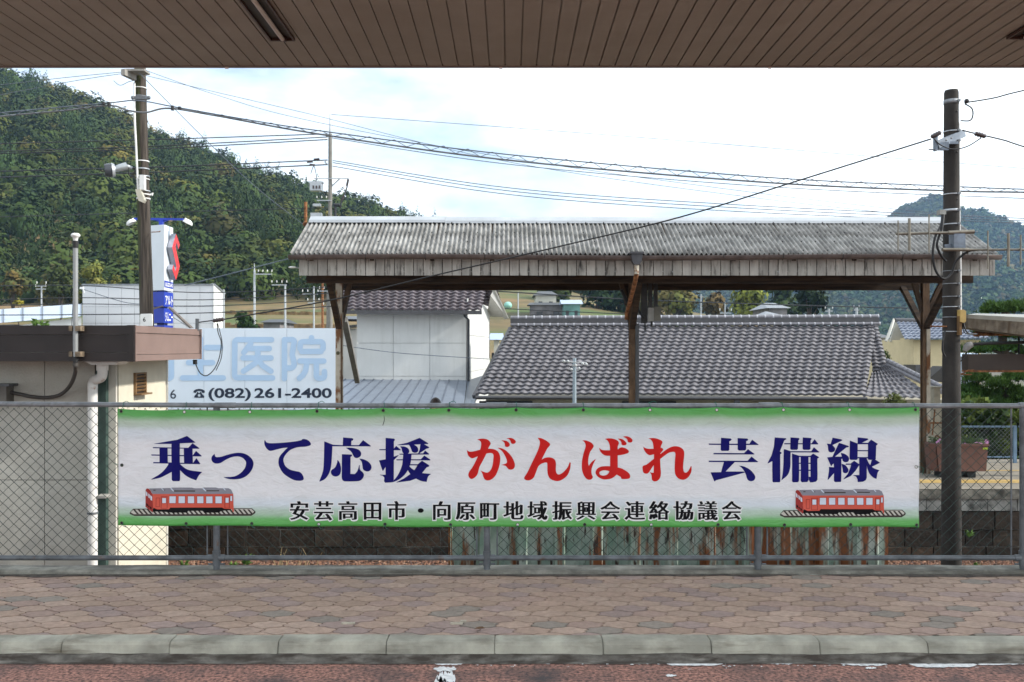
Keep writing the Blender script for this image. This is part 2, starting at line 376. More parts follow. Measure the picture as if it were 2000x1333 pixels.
fitting(X(1990, 5.69), 5.69, 'dark strip light cut by the right edge of the picture')
# ---------------------------------------------------------------- chain-link fence
DF = 6.56; S_ = F / DF
POSTS = [-633, -105, 423, 951, 1480, 1998, 2526]
ZT, ZB = Z(792, DF), Z(1090, DF)
fence = thing('chain_link_fence', 'low chain-link fence with grey pipe rails along the pavement', 'fence', (X(951, DF), DF, .03))
for i, px in enumerate(POSTS):
    x = X(px, DF)
    g = MB(); g.tube([(x, DF, .02), (x, DF, ZT - .015)], .0235, 14); p = g.build('post', M_galvd, fence)
    g = MB(); g.tube([(x, DF, ZB - .055), (x, DF, ZB + .05)], .029, 14)
    for s in (-1, 1): g.tube([(x + s * .03, DF, ZB - .045), (x + s * .06, DF, ZB - .045)], .008, 6); g.tube([(x + s * .02, DF, ZB), (x + s * .062, DF, ZB)], .024, 10)
    g.build('rail_clamp', M_galvd, p)
for a, b in zip(POSTS, POSTS[1:]):
    xa, xb = X(a, DF), X(b, DF)
    g = MB(); g.tube([(xa + .02, DF, ZB), (xb - .02, DF, ZB)], .0185, 12); g.build('bottom_rail', M_galvd, fence)
    for xx in (xa + .075, xb - .075):
        g = MB(); g.tube([(xx, DF + .02, ZB - .02), (xx, DF + .02, ZT - .01)], .006, 6); g.build('tension_bar', M_galvd, fence)
    g = MB(); pch, hh = .0805, .0770; z0, z1 = ZB + .012, ZT - .022; yy = DF + .022
    for s in (1, -1):
        for k in range(-20, int((xb - xa) / pch) + 20):
            xs = xa + k * pch; xe = xs + s * (z1 - z0) * pch / hh
            t0, t1 = 0.0, 1.0
            lo, hi = xa + .075, xb - .075
            if s > 0:
                if xs < lo: t0 = (lo - xs) / (xe - xs)
                if xe > hi: t1 = (hi - xs) / (xe - xs)
            else:
                if xs > hi: t0 = (hi - xs) / (xe - xs)
                if xe < lo: t1 = (lo - xs) / (xe - xs)
            if t1 - t0 < .02 or t0 > 1 or t1 < 0: continue
            A = (xs + (xe - xs) * t0, z0 + (z1 - z0) * t0); B = (xs + (xe - xs) * t1, z0 + (z1 - z0) * t1)
            n = max(2, int((B[1] - A[1]) / .0385 + .5) + 1); pts = []
            for j in range(n):
                t = j / (n - 1); xx = A[0] + (B[0] - A[0]) * t; zz = A[1] + (B[1] - A[1]) * t
                ph = (zz - z0) / hh * 2 * math.pi
                wob = .0012 * math.sin(xx * 9 + zz * 13)
                pts.append((xx + wob, yy + s * .0024 * math.cos(ph), zz))
            g.tube(pts, .0021, 4, cap=False)
    for k in range(int((xb - xa - .15) / pch)):                    # twisted knuckles along the top
        xx = xa + .075 + (k + .5) * pch
        g.tube([(xx - .006, yy, z1 - .004), (xx - .003, yy, z1 + .008), (xx + .004, yy, z1 + .010), (xx + .007, yy, z1 - .004)], .0017, 4, cap=False)
    g.build('wire_mesh', M_wiremesh, fence)
g = MB(); g.tube([(X(x, DF), DF, Z(y, DF)) for x, y in ((-640, 786), (0, 789.5), (430, 792), (951, 792.5), (1480, 793), (2000, 793), (2530, 793))], .0185, 14); g.build('top_rail', M_galv, fence)
for px in (440, 970, 1502, 2010):
    g = MB(); g.tube([(X(px - 20, DF), DF, ZT), (X(px + 20, DF), DF, ZT)], .0215, 14); g.build('rail_sleeve', M_galv, fence)

# ---------------------------------------------------------------- banner
DB = 6.523
BX0, BX1 = X(231, DB), X(1795, DB)
EY_T = [234, 361, 489, 620, 749, 877, 1008, 1139, 1269, 1399, 1529, 1658, 1787]
def rip(x, z):
    """cloth relief of the hung sheet, towards the camera (-y)"""
    d = .009 * noise.noise(Vector((x * 1.3, 0, z * 2.2))) + .0055 * noise.noise(Vector((x * 4 + z * 2.0, 4, z * 5 - x)))
    d += .0022 * noise.noise(Vector((x * 13, 9, z * 16)))
    top = Z(800, DB) - z
    px = CX + x / DB * F
    u = min(abs(px - e) for e in EY_T) / 64
    d += .008 * math.exp(-max(top, 0) / .16) * math.cos(math.pi * u)
    for e in EY_T:
        ex = (x - X(e, DB)); r_ = math.hypot(ex, top)
        if r_ < .5: d += .0035 * math.exp(-r_ / .13) * math.cos(7 * math.atan2(ex, top + .02) + e) * min(1, r_ / .03)
    d += .004 * math.exp(-abs(px - 300) / 60) * math.sin((z + x * .8) * 22) * max(0, min(1, (z - .55) / .4))
    return -d
def top_edge(px):
    i = 0
    for a, b in zip(EY_T, EY_T[1:]):
        if a <= px <= b:
            t = (px - a) / (b - a); i = 4 * t * (1 - t)
    return 796.5 + 1.8 * math.exp(-((px - 430) / 260) ** 2) * 2 + i * 2.6 - .0007 * (px - 231)
def bot_edge(px): return 1026.5 + 3.2 * min(1, (px - 231) / 700) + .8 * math.sin(px / 40)
banner = thing('banner', 'long white printed banner with green top and bottom borders tied to the fence', 'banner', (X(1013, DB), DB, Z(1030, DB)))
g = MB(); g.smooth = True; nx, nz = 330, 50; vs = []; fs = []
for i in range(nx + 1):
    px = 231 + (1795 - 231) * i / nx
    for j in range(nz + 1):
        t = j / nz; py = top_edge(px) * (1 - t) + bot_edge(px) * t
        x, z = X(px, DB), Z(py, DB); vs.append((x, DB + rip(x, z), z))
fs = [(i * (nz + 1) + j, (i + 1) * (nz + 1) + j, (i + 1) * (nz + 1) + j + 1, i * (nz + 1) + j + 1) for i in range(nx) for j in range(nz)]
g.add(vs, fs); cloth = g.build('cloth', mat('banner_cloth', (.66, .66, .70), .5), banner)
at = cloth.data.attributes.new('bt', 'FLOAT', 'POINT'); at.data.foreach_set('value', [j / nz for i in range(nx + 1) for j in range(nz + 1)])
so_ = cloth.modifiers.new('thick', 'SOLIDIFY'); so_.thickness = .0012; so_.offset = 1
m = cloth.data.materials[0]; n = m.node_tree.nodes; l = m.node_tree.links; b = n['Principled BSDF']
for q in [q for q in n if q.type not in ('BSDF_PRINCIPLED', 'OUTPUT_MATERIAL')]: n.remove(q)
a = n.new('ShaderNodeAttribute'); a.attribute_name = 'bt'
t = n.new('ShaderNodeTexCoord'); nzn = n.new('ShaderNodeTexNoise'); nzn.inputs['Scale'].default_value = 1.6; nzn.inputs['Detail'].default_value = 3
ma = n.new('ShaderNodeMath'); ma.operation = 'MULTIPLY_ADD'; ma.inputs[1].default_value = .06; l.new(nzn.outputs['Fac'], ma.inputs[0]); l.new(t.outputs['Object'], nzn.inputs['Vector'])
sb = n.new('ShaderNodeMath'); sb.operation = 'SUBTRACT'; sb.inputs[1].default_value = .03; l.new(a.outputs['Fac'], ma.inputs[2]); l.new(ma.outputs[0], sb.inputs[0])
cr_ = n.new('ShaderNodeValToRGB'); e = cr_.color_ramp; e.interpolation = 'EASE'
GR, WH, PB = (.085, .36, .075), (.765, .765, .785), (.66, .715, .765)
e.elements[0].position = 0; e.elements[0].color = (*GR, 1); e.elements[1].position = 1; e.elements[1].color = (*GR, 1)
for pos, c in ((.035, (.10, .38, .09)), (.11, (.46, .56, .46)), (.19, PB), (.32, WH), (.72, WH), (.81, PB), (.885, (.44, .57, .46)), (.955, (.13, .42, .11))):
    x = e.elements.new(pos); x.color = (*c, 1)
l.new(sb.outputs[0], cr_.inputs['Fac'])
# creases and grime of the printed sheet
cz_ = n.new('ShaderNodeTexNoise'); cz_.inputs['Scale'].default_value = 5; cz_.inputs['Detail'].default_value = 8; cz_.inputs['Roughness'].default_value = .62; cz_.inputs['Distortion'].default_value = 1.2
mp_ = n.new('ShaderNodeMapping'); mp_.inputs['Scale'].default_value = (1, 1, 2.4); l.new(t.outputs['Object'], mp_.inputs['Vector']); l.new(mp_.outputs[0], cz_.inputs['Vector'])
r2 = n.new('ShaderNodeValToRGB'); r2.color_ramp.elements[0].position = .33; r2.color_ramp.elements[0].color = (.93, .93, .92, 1); r2.color_ramp.elements[1].position = .52; r2.color_ramp.elements[1].color = (1, 1, 1, 1)
l.new(cz_.outputs['Fac'], r2.inputs['Fac']); mu = n.new('ShaderNodeMixRGB'); mu.blend_type = 'MULTIPLY'; mu.inputs[0].default_value = 1
l.new(cr_.outputs['Color'], mu.inputs[1]); l.new(r2.outputs['Color'], mu.inputs[2]); l.new(mu.outputs[0], b.inputs['Base Color'])
bp = n.new('ShaderNodeBump'); bp.inputs['Strength'].default_value = .36; bp.inputs['Distance'].default_value = .02
vr = n.new('ShaderNodeTexNoise'); vr.inputs['Scale'].default_value = 7; vr.inputs['Detail'].default_value = 5; vr.inputs['Distortion'].default_value = 2.2
l.new(mp_.outputs[0], vr.inputs['Vector']); l.new(vr.outputs['Fac'], bp.inputs['Height']); l.new(bp.outputs[0], b.inputs['Normal'])
b.inputs['Roughness'].default_value = .42

_lift = [0]
def print_polys(name, polys, m, parent, base=.0022, step=.00006, maxlen=.024):
    """flat printed shapes following the sheet: polys are (outlines in px) lists; each later one a hair prouder"""
    bmx = bmesh.new(); cl = bmx.loops.layers.float_color.new('Col') if False else None
    allv = []; 
    for k, loops in enumerate(polys):
        b_ = bmesh.new()
        if isinstance(loops, tuple):                              # ready triangles: (points, tris)
            pts, tris = loops; flat = [(X(p[0], DB), Z(p[1], DB)) for p in pts]
        else:
            flat = []; ll = []
            for lp in loops: ll.append([Vector((X(p[0], DB), Z(p[1], DB), 0)) for p in lp]); flat += [(q.x, q.y) for q in ll[-1]]
            tris = tessellate_polygon(ll)
        vv = [b_.verts.new((x, 0, z)) for x, z in flat]
        for tr in tris:
            try: b_.faces.new([vv[i] for i in tr])
            except ValueError: pass
        for _ in range(6):
            es = [e_ for e_ in b_.edges if e_.calc_length() > maxlen]
            if not es: break
            bmesh.ops.subdivide_edges(b_, edges=es, cuts=1); bmesh.ops.triangulate(b_, faces=[f for f in b_.faces if len(f.verts) > 3])
        for v in b_.verts: v.co.y = DB + rip(v.co.x, v.co.z) - base - step * k
        b_.normal_update()
        for f in b_.faces:
            if f.normal.y > 0: f.normal_flip()
        me_ = bpy.data.meshes.new('x'); b_.to_mesh(me_); b_.free(); bmx.from_mesh(me_); bpy.data.meshes.remove(me_)
    me = bpy.data.meshes.new(name); org = ORG[parent.name]
    for v in bmx.verts: v.co -= Vector(org)
    for f in bmx.faces: f.smooth = True
    bmx.to_mesh(me); bmx.free(); me.materials.append(m)
    o = bpy.data.objects.new(name, me); COL.objects.link(o); o.parent = parent; ORG[o.name] = org; return o

def outline(s, gx, gy=845, smooth=False, n=5):
    """'x,y' pairs in tenths of the tracing grid; * marks a sharp corner"""
    pts = []; cor = []
    for w in s.split():
        c = w.endswith('*') or '*' in w; w = w.replace('*', ',') if ',' not in w else w.replace('*', '')
        a, b_ = w.split(',')[:2]; pts.append((gx + float(a) * .75, gy + float(b_) * .75)); cor.append(c)
    if not smooth: return pts
    out = []; k = len(pts)
    for i in range(k):
        p1, p2 = Vector(pts[i]), Vector(pts[(i + 1) % k]); p0, p3 = Vector(pts[i - 1]), Vector(pts[(i + 2) % k])
        m1 = (p2 - p0) * .5 if not cor[i] else (p2 - p1) * .9; m2 = (p3 - p1) * .5 if not cor[(i + 1) % k] else (p2 - p1) * .9
        d = (p2 - p1).length
        if m1.length > d * 1.2: m1 = m1.normalized() * d * 1.2
        if m2.length > d * 1.2: m2 = m2.normalized() * d * 1.2
        for j in range(n):
            t = j / n
            q = p1 * (2 * t ** 3 - 3 * t * t + 1) + m1 * (t ** 3 - 2 * t * t + t) + p2 * (-2 * t ** 3 + 3 * t * t) + m2 * (t ** 3 - t * t)
            out.append((q.x, q.y))
    return out
GLY = {
 ('b', 290): ["14,29.5 40,25 75,19 101,9 123,26 116,27 82,28.5 60,30 15,30", "60,27 82,27 82,123 80,127 63,127 60,123", "10.5,38.5 104,40 115,28 133,41 132,42.5 11,41.3",
   "6,57.7 116,59.5 124,48 139,61 138,62.5 7,60.7", "11.5,77.5 116,79.5 125,67 135,81 134,82.7 12,80.7", "28,40 50,40 50,80 28,80", "92,40 115,40 116,80 93,80",
   "S53*80 45,93 30,108 7*122 8*123 30,118 45,111 62*102 66*80", "S80*80 95,93 110,99 140*103 139*104 131,112 124*125 108,119 95,111 82*98"],
 ('b', 400): ["S26*55.5 20,61 17.5,67 19,75 25,80 33,81 42,79 55,71 70,64.5 85,62.5 97,65.5 105,72.5 107.5,80 104,93 94,105 80,113.5 66,116 48*116.5 60,121 77,122.5 95,120 110,112 122,98 127,82 124,71 116,62 103,55 88,53 72,55 57,59 42,63.5 30,64 27,61"],
 ('b', 510): ["S10*19 8.5,26 11,36 18,45 25,48 38,45 55,41 69*39.5 58,51 48,63 45,76 47,89 56,105 68,115 85,124 100,126 109,124 111,119 107,109 100,103 90,101 75,97 64,89 59,79 58,70 62,60 73,48 85,41.5 98,38 115,37 127,34 130,30 126,23 118,18 109,17 105,20 90,23 70,25.5 45,27.5 25,28 15,26 11,21"],
 ('b', 620): ["67,13 91,15 94,17 92,21 88.5,22 88,35 66,35", "18,23 41,32 65,33 108,33 119,20 139.5,35 138.5,36.3 41,36 30,36", "S18*24 17.5,50 16.5,80 14,102 5*127 6*128 20,121 31,105 36,85 38,60 39.5*32 30*28",
   "S74*40 85,39.5 98,41.5 109,46 114,54 112,62 104,66.5 97,65 93,59 87,49", "S109*68 120,70 132,76 140,86 140,95 134,101 126,101 119,96 117,86 115,76", "S52.5*71 58,79 61,90 61,102 57,111 48,115 39,112 35,104 37,98 46,91 51,80",
   "S64*56.5 89*57.5 90.5,60 86.5*64 86*108 97*108.5 103,102 107,92 108.5*85 110*85 111,97 118,104 121,112 116,122 106,127 72,127.5 65,124 63*116"],
 ('b', 735): ["24.5,14 47,16 49,19.5 46,23 45.5,124 40,130 23,131 20,127 21,118 17,113 9,110.7 9,110 24,110.5", "8,43.5 45,43 52,35 64,45.5 63,46.5 8,46", "7,73 24,70 46,63 58,59 58,60 46,72 30,80 24,90 18,99.5 16,99.5",
   "54,32.5 80,27 113,14 136,28.5 134,30 100,31.5 60,33.5", "S62*36 74,37 82,41 86,48 84,54 78,57 71,55 67,48 66,42", "S84*31 98*31 106,37 109,43 108,50 102,53 94,51 91,44 88,37", "115,30 124,30 138,38.5 136,41 131,42 113,54 110,57 108,57 113,45",
   "60,55.5 122,54.5 127,47 138,56 137,57.5 61,58", "52.5,70 116,70 125,60 141,71 140,72.7 53,72.7", "80,83 108,83 119,73.5 138,86 137,89 131,91 120,105 107,119 88,126 52,130.5 54,129 72,120 88,109 100,97 107,86 80,86",
   "S82*84 92,94 104,101 120,106 143*108 135,115 131*129 115,126 98,117 88,108 81*97", "S70*56 92*56 90,75 86,90 82,98 73,111 58,123 42*130 41*129 52,117 61,102 67,85 69,70"],
 ('r', 905): ["S9*45 12,48 18,50 28,49 44,45 66,42.5 80,44 90,50 95,60 96,72 93,90 85,110 75,121 64,125 56,122 52,115 50,108 45*99 52,102 60,104.5 66,103 72,96 76,85 78,70 78.5,60 76,55 70,53.5 60,55 38,62 25,67 18,65 12,58",
   "S36*18.5 45,16.5 55,16.5 65,20 71,28 70,32 65,41 60,55 50,75 42,90 37,108 30,117 22,121 16,118 13,110 16,101 24,90 32,75 38,61 44,44 46,35 46,26 42,21", "S89*40 100,41.5 112,48 125,62 133,78 134,88 130,95 123,97 117,95 111,88 106,86 99*84.5 106,82.5 113,79 113,72 108,60 100,48",
   "S98*20.5 108,21 116,24 121,31 119,36 114,38 109,36 108*32 107,27 103,23", "S112*15.5 122,14 130,16.5 136,22 136,26 133,29 129,30 125,28 123,23 119,18"],
 ('r', 1015): ["S47*14 57,15.5 70,22 79,30 78,35 72,42 64,57 57*71 67,66 77,65 86,67 92,72 94.5,82 94,95 95,103 99,109 106,108.5 115,102 125,90 130*77.5 133*79 131,95 125,110 115,120 103,126 92,126 80,121 74,112 72,100 72,85 71,79 66,78.5 56,82 49,88 45,97 40,110 36,118 28,124 20,125 13,122 12,117 20,104 33,77 46,50 52,32 52,22"],
 ('r', 1130): ["S9*20.5 20,21 32,26 39,34 37,41 30,51 26,65 25,78 26.5*87 34,77 45*69 38,83 34,95 33.5,105 35,111 37,116 34,121 28,123 20,120 12,108 8.5,93 9,75 13,54 18,37 17,28 13,23", "S53*40 60,45 68,46.5 82,46.5 103,44 107,40.5 114,39 124,42 131,49 128,54 115,58 100,60 75,61 65,58 57,50",
   "S68*17 78,15.5 90,16.5 101,21 105,28 102,37 102,60 102*91 115,95 130,105 134,113 132,119 124,121 112,120.5 110*116 99*109.5 90,117 80,121 65,122 53,117 46,110 44,103 48,95 57,89.5 68,88 82*88 82,45 80,30 75,21|S54,105 57,101 65,98.5 75,99.5 80*101 77,107 71,111 63,112 56,110",
   "S102*16 112,17 120,22 125,29 122,33 115,33.5 112,31 111.5*27 109,22", "S115*11 125,10 134,13 140,19 139,25 133,26.5 128,24 127,19 122,14"],
 ('r', 1245): ["S28*15.5 40,14.5 52,16.5 62,21 65,26 61,36 60,50 59,70 60,90 61,105 59,117 53,125 45,127.5 39,125 37,120 36,110 31*102 36,104.5 42*105 43*60 42,45 40,28 35,19", "S14.5*36 19,40 28,42.5 45,42 63*40 66.5,43 66,47 60*54 50,57 42,57 32,59 24,55 18,47",
   "S14,87 24,83 42,69 60*56 75,45 88,38 100,36 112,39 120,46 122,56 120,75 119,92 121,102 125,105 131,102 136,94 139*87.5 141*89 140,103 134,115 125,122 117,123.5 107,120 99,110 97,95 98,70 99,57 97,51.5 90,51 80,54 62,67 48,79 40,88 33,99 27,106 21,107 15,104 13,95"],
 ('b', 1380): ["5.5,29 36,29.2 112,29.5 119,19 136,32 135,33 6,32.2", "37,13.5 62,15.5 65,18 63,21 59,23 59,45 56,48 39,48 36.5,45", "80.5,14.5 106,16 109,19 107,21.5 103.5,23 103,44 100,47 84,47 80.5,44", "18,53.5 98,54 108,43.5 124.5,56 123.5,57.5 18,57", "5.5,73.5 107,74 117,63 134.5,76.5 133,77.7 6,77",
   "46,75 76,75 50,102 97,102 100,104.5 24,125 22,128 20,127 10.5,104 38,103.5", "S85*86.5 98,89 113,97 124,109 127,117 124,124 117,127 109,125 105,119 102,109 95,96"],
 ('b', 1495): ["24,13 53,15 54.5,17.5 49,21 38,50 42,52 42,55.5 39,57 39,128 37,130 20,130 18.5,127 18,75 8,80.5 5.5,80.5 16,60 22,38", "49,28 120,28.5 128,17.5 137.5,30 136.5,31.2 49.5,31", "65,13 87,14.5 89,17 86,21 85,43 82,45.5 68,45.5 65,43", "97,13 118,14.5 120.5,17 117.5,21 117,43 114,45.5 100,45.5 97,43",
   "48,43 66,49 119,49 126,38.5 140,51 139,52.2 60,52.2", "S48*44 66*50 65.5,70 65,88 62,102 56,113 42*125 42*124 45,108 47,85", "69.5,55 88,61 87.5,126 85,130 72,130 69.5,127", "86,61 118,61 118,64.2 86,64.2", "92,62 112,62 112,124 109,129 95,130 92,126",
   "117,61 124,55 139.5,64.5 138,66.5 135,68 135,123 131,128 122,130 116,130 113,124 112,115.5 117,115.5", "87,79 118,79 118,81.7 87,81.7", "87,97 118,97 118,100 87,100"],
 ('b', 1610): ["21,13.5 44,18 46.5,20 44,22 19,34 16,31", "S6*29 16*30 22,34 28,42 26,49 19,52 12,50 10,44 9,36", "38,27 62,35 63.5,37 61,38.5 57,39 28,63 47,63 46,69 44,69 43.5,127 42,129 27,129 24.5,126 24.5,106 9,123.5 8,123 11.5,100 12,89.5 24.5,91 24,81 20,84 18.5,87.5 17,87.5 7,65 21,63.5",
   "S42.5*53 53,56 62,63 64,70 61,76 54,77.5 48,74 46,66", "S44*81.5 54,85 61,94 62,100 58,105 53,106 48,103 47,95", "65.5,21 84,28 86,28 86,69 83,71.5 68,71.5 65.5,69", "85.5,12.5 112,15.5 114,18 111,20 97,26.5 113,27 121,18.5 138.5,29.5 137,32 134,34 133,69 130,71.5 114,71 112.5,68 112.5,30.5 85.5,30.5",
   "86,46 113,46 113,48.7 86,48.7", "86,64 113,64 113,67 86,67", "90,66 110,66 109.5,118 107,124 100,128 86,129 85.5,122 82,115 73,111 90,110.5", "55,81 68,81 77,73.5 89,82 91,84 89,86 80,100 68,113 50,122 49,121.5 60,108 67,92 69,84 55,84", "131,70 144,78.5 143,79.5 125,88 118,92 115,90 119,85 122,72",
   "S109*66 114,78 120,86 128,93 143*98.5 138,105 135*121 125,116 116,106 111,92 109*80"],
}
M_nav = mat('navy_print', (.005, .005, .125), .4, .12, 4, spec=.12)
M_red = mat('red_print', (.56, .014, .012), .4, .08, 4, spec=.12)
M_blk = mat('black_print', (.006, .006, .007), .45, .1, 4, spec=.1)
M_wp = mat('white_print', (.76, .76, .76), .45, .04, 4)
for (kind, gx), strokes in GLY.items():
    polys = []
    for s in strokes:
        loops = []
        for q in s.split('|'):
            loops.append(outline(q.lstrip('S'), gx, 845, q.startswith('S')))
        polys.append(loops)
    print_polys('lettering', polys, M_nav if kind == 'b' else M_red, banner)
SM = "安芸高田市・向原町地域振興会連絡協議会"
SX = [565, 612.5, 660, 708, 755, 802, 843, 890, 936, 983, 1030, 1078, 1125, 1172, 1220, 1267.5, 1315, 1362, 1409]
for ch, sx in zip(SM, SX):
    co, tr = text_mesh(ch, 1, 0, (.044, .005)); ch2, tr2 = text_mesh(ch, 1, 0, (.10, .085))
    sc = 39.5; base = 1012.5
    f = lambda c: [(sx + (q[0]) * sc, base - q[1] * sc) for q in c]
    if ch != '・': print_polys('letter_outline', [(f(ch2), tr2)], M_wp, banner, base=.0019)
    print_polys('lettering', [(f(co), tr)], M_blk, banner, base=.0024)
M_tr = mat('orange_red_print', (.60, .085, .05), .4, .05, 4); M_trd = mat('dark_red_print', (.30, .02, .015), .4, .05, 4); M_gr = mat('grey_print', (.23, .23, .27), .4, .05, 4)
M_win = mat('pale_blue_print', (.60, .66, .76), .4, .04, 4); M_line = mat('brown_black_print', (.035, .028, .022), .4, .05, 4); M_bed = mat('cream_print', (.55, .53, .47), .45, .05, 4)
def train(ox, oy):
    t = lambda s: [(ox + float(a) * 1.275 / 10, oy + float(b_) * 1.275 / 10) for a, b_ in (w.split(',') for w in s.split())]
    R = lambda a, b_, c, d: t(f"{a},{b_} {c},{b_} {c},{d} {a},{d}")
    o = print_polys('train_picture', [[t("25,468 80,408 1900,400 1955,450 1950,475 1890,516 100,520 30,490")]], M_line, banner, .0020)
    bed = [[t("40,462 85,420 1890,412 1935,450 1900,488 90,492")]]
    print_polys('track_bed', bed, M_bed, o, .0023)
    sl_ = []
    for k in range(27):
        x = 75 + k * 70
        if x < 1850: sl_.append([t(f"{x},{418} {x+34},{418} {x+96},{490} {x+60},{490}")])
    print_polys('sleepers', sl_, M_line, o, .0026, 1e-6)
    print_polys('underframe', [[t("390,385 1580,385 1580,430 1430,440 1400,465 1180,470 1140,440 930,440 900,468 760,465 700,470 560,455 385,450")]], M_blk, o, .0029)
    print_polys('body', [[t("365,180 1612,180 1622,455 1610,460 1590,412 1480,408 1440,388 650,390 630,415 450,418 400,395 385,400 380,465 365,440")]], M_tr, o, .0032)
    print_polys('front', [[t("268,120 285,98 310,100 340,130 372,185 385,400 380,468 330,425 268,380")]], M_trd, o, .0033)
    print_polys('roof', [[t("320,98 650,92 670,85 980,85 1020,95 1140,95 1160,82 1345,82 1390,94 1540,94 1580,115 1612,180 372,184 345,130")]], M_gr, o, .0034)
    each = lambda nm, ps, m_, b_: [print_polys(nm, [p_], m_, o, b_) for p_ in ps]
    each('roof_vent', [[R(705, 128, 1030, 146)], [R(1205, 124, 1400, 140)], [R(385, 118, 420, 132)], [R(550, 118, 565, 130)]], M_line, .0037)
    each('roof_vent', [[t("645,100 665,90 705,140 690,142")], [t("1140,98 1160,88 1205,138 1190,140")], [t("505,98 520,95 548,130 540,134")], [t("1455,92 1470,88 1500,125 1485,125")]], M_win, .0038)
    each('door_frame', [[R(503, 220, 605, 405)], [R(425, 240, 487, 382)], [R(1482, 212, 1560, 398)]], M_trd, .0035); each('door', [[R(513, 230, 596, 398)], [R(434, 248, 479, 374)], [R(1492, 220, 1550, 392)]], M_tr, .0037)
    wd = [[R(a, 218, a + 96, 322)] for a in (635, 776, 918, 1062, 1202, 1344)] + [[R(524, 245, 582, 322)], [R(1498, 240, 1545, 315)], [R(1570, 212, 1598, 288)]]
    each('window_frame', [[[(p[0] + (-.9 if i in (0, 3) else .9), p[1] + (-.9 if i < 2 else .9)) for i, p in enumerate(w[0])]] for w in wd], M_trd, .0038); each('window', wd, M_win, .0042)
    each('window', [[t("272,140 295,165 298,220 276,205")], [t("310,172 330,195 333,250 314,235")], [t("338,200 368,225 370,285 345,272")]], M_win, .0040)
    each('front_grille', [[t("280,320 305,340 305,375 282,360")], [t("312,352 330,365 330,392 313,380")], [t("340,372 362,388 362,418 341,404")]], M_blk, .0040)
train(1520, 945); train(250, 942)
M_eye = mat('brass_eyelet_grey', (.12, .11, .09), .4, .3, 20, metal=.6); M_hole = mat('eyelet_hole', (.02, .02, .02), .8); M_cord = mat('green_cord', (.015, .13, .09), .6, .2, 9)
def eyelet(px, py):
    x, z = X(px, DB), Z(py, DB); y = DB + rip(x, z) - .0035; g = MB()
    n = 14
    for r0, r1, d in ((.0085, .0125, 0),):
        ring = [(x + r * math.cos(2 * math.pi * j / n), y - dd, z + r * math.sin(2 * math.pi * j / n)) for r, dd in ((r0, .0), (.0105, .002), (r1, 0)) for j in range(n)]
        g.smooth = True; g.add(ring, [(i * n + j, i * n + (j + 1) % n, (i + 1) * n + (j + 1) % n, (i + 1) * n + j) for i in range(2) for j in range(n)])
    o = g.build('eyelet', M_eye, banner)
    g = MB(); g.quad(*[(x + .0088 * math.cos(2 * math.pi * j / n), y + .0007, z + .0088 * math.sin(2 * math.pi * j / n)) for j in range(n)]); g.build('hole', M_hole if RNG.random() < .45 else M_white, o)
for px in EY_T:
    eyelet(px if px > 300 else 238, top_edge(px) + 5)
    eyelet(px + 3 if px > 300 else 238, bot_edge(px) - 4.5)
eyelet(238, 909); eyelet(1789, 912)
rk = random.Random(2)
def tie(pts, m=M_cord):
    g = MB(); g.tube(catmull(pts, 5), .0022, 5); g.build('tie_cord', m, banner)
for px in EY_T:
    x, z = X(max(px, 238), DB), Z(top_edge(px) + 5, DB); tie([(x, DB - .004, z), (x + .004, DB - .010, z + .022), (x + .006, DF - .026, ZT - .01), (x + .002, DF - .018, ZT + .016), (x, DF, ZT + .0215), (x - .004, DF + .022, ZT)])
    if px in (234, 620, 1269, 877): tie([(x, DF - .016, ZT + .018), (x + .03, DF - .03, ZT + .032), (x + .05, DF - .03, ZT + .02)])
    xb, zb = x + .011, Z(bot_edge(px) - 4.5, DB); tie([(xb, DB - .006, zb), (xb + .002, DB - .008, zb - .02), (xb + .006, DF + .02, zb - .045)])
tie([(X(238, DB), DB - .005, Z(909, DB)), (X(226, DB), DF, Z(909, DB)), (X(214, DB), DF + .03, Z(907, DB))]); tie([(X(1789, DB), DB - .005, Z(912, DB)), (X(1800, DB), DB, Z(913, DB)), (X(1808, DB), DF, Z(919, DB)), (X(1806, DB), DF, Z(930, DB))])
tie([(X(749, DB), DB - .006, Z(805, DB)), (X(751, DB), DB - .010, Z(820, DB)), (X(748, DB), DB - .012, Z(831, DB))], M_black)
# ---------------------------------------------------------------- platform
DPE, ZPL = 12.98, -.39
g = MB(); g.box((-16, DPE + .02, -1.5), (26, 16.4, ZPL - .02)); struct('platform', g, M_conc)
g = MB(); g.quad((-16, DPE - .04, ZPL), (26, DPE - .04, ZPL), (26, 16.42, ZPL), (-16, 16.42, ZPL)); struct('platform_floor', g, mat('platform_paving', (.22, .195, .155), .9, .15, 4, bump=.2))
g = MB()
for y0, y1 in ((13.52, 13.67), (13.69, 13.84), (14.85, 14.93)): g.quad((-16, y0, ZPL + .005), (26, y0, ZPL + .005), (26, y1, ZPL + .005), (-16, y1, ZPL + .005))
struct('tactile_paving', g, mat('yellow_tactile', (.46, .31, .10), .8, .2, 14))
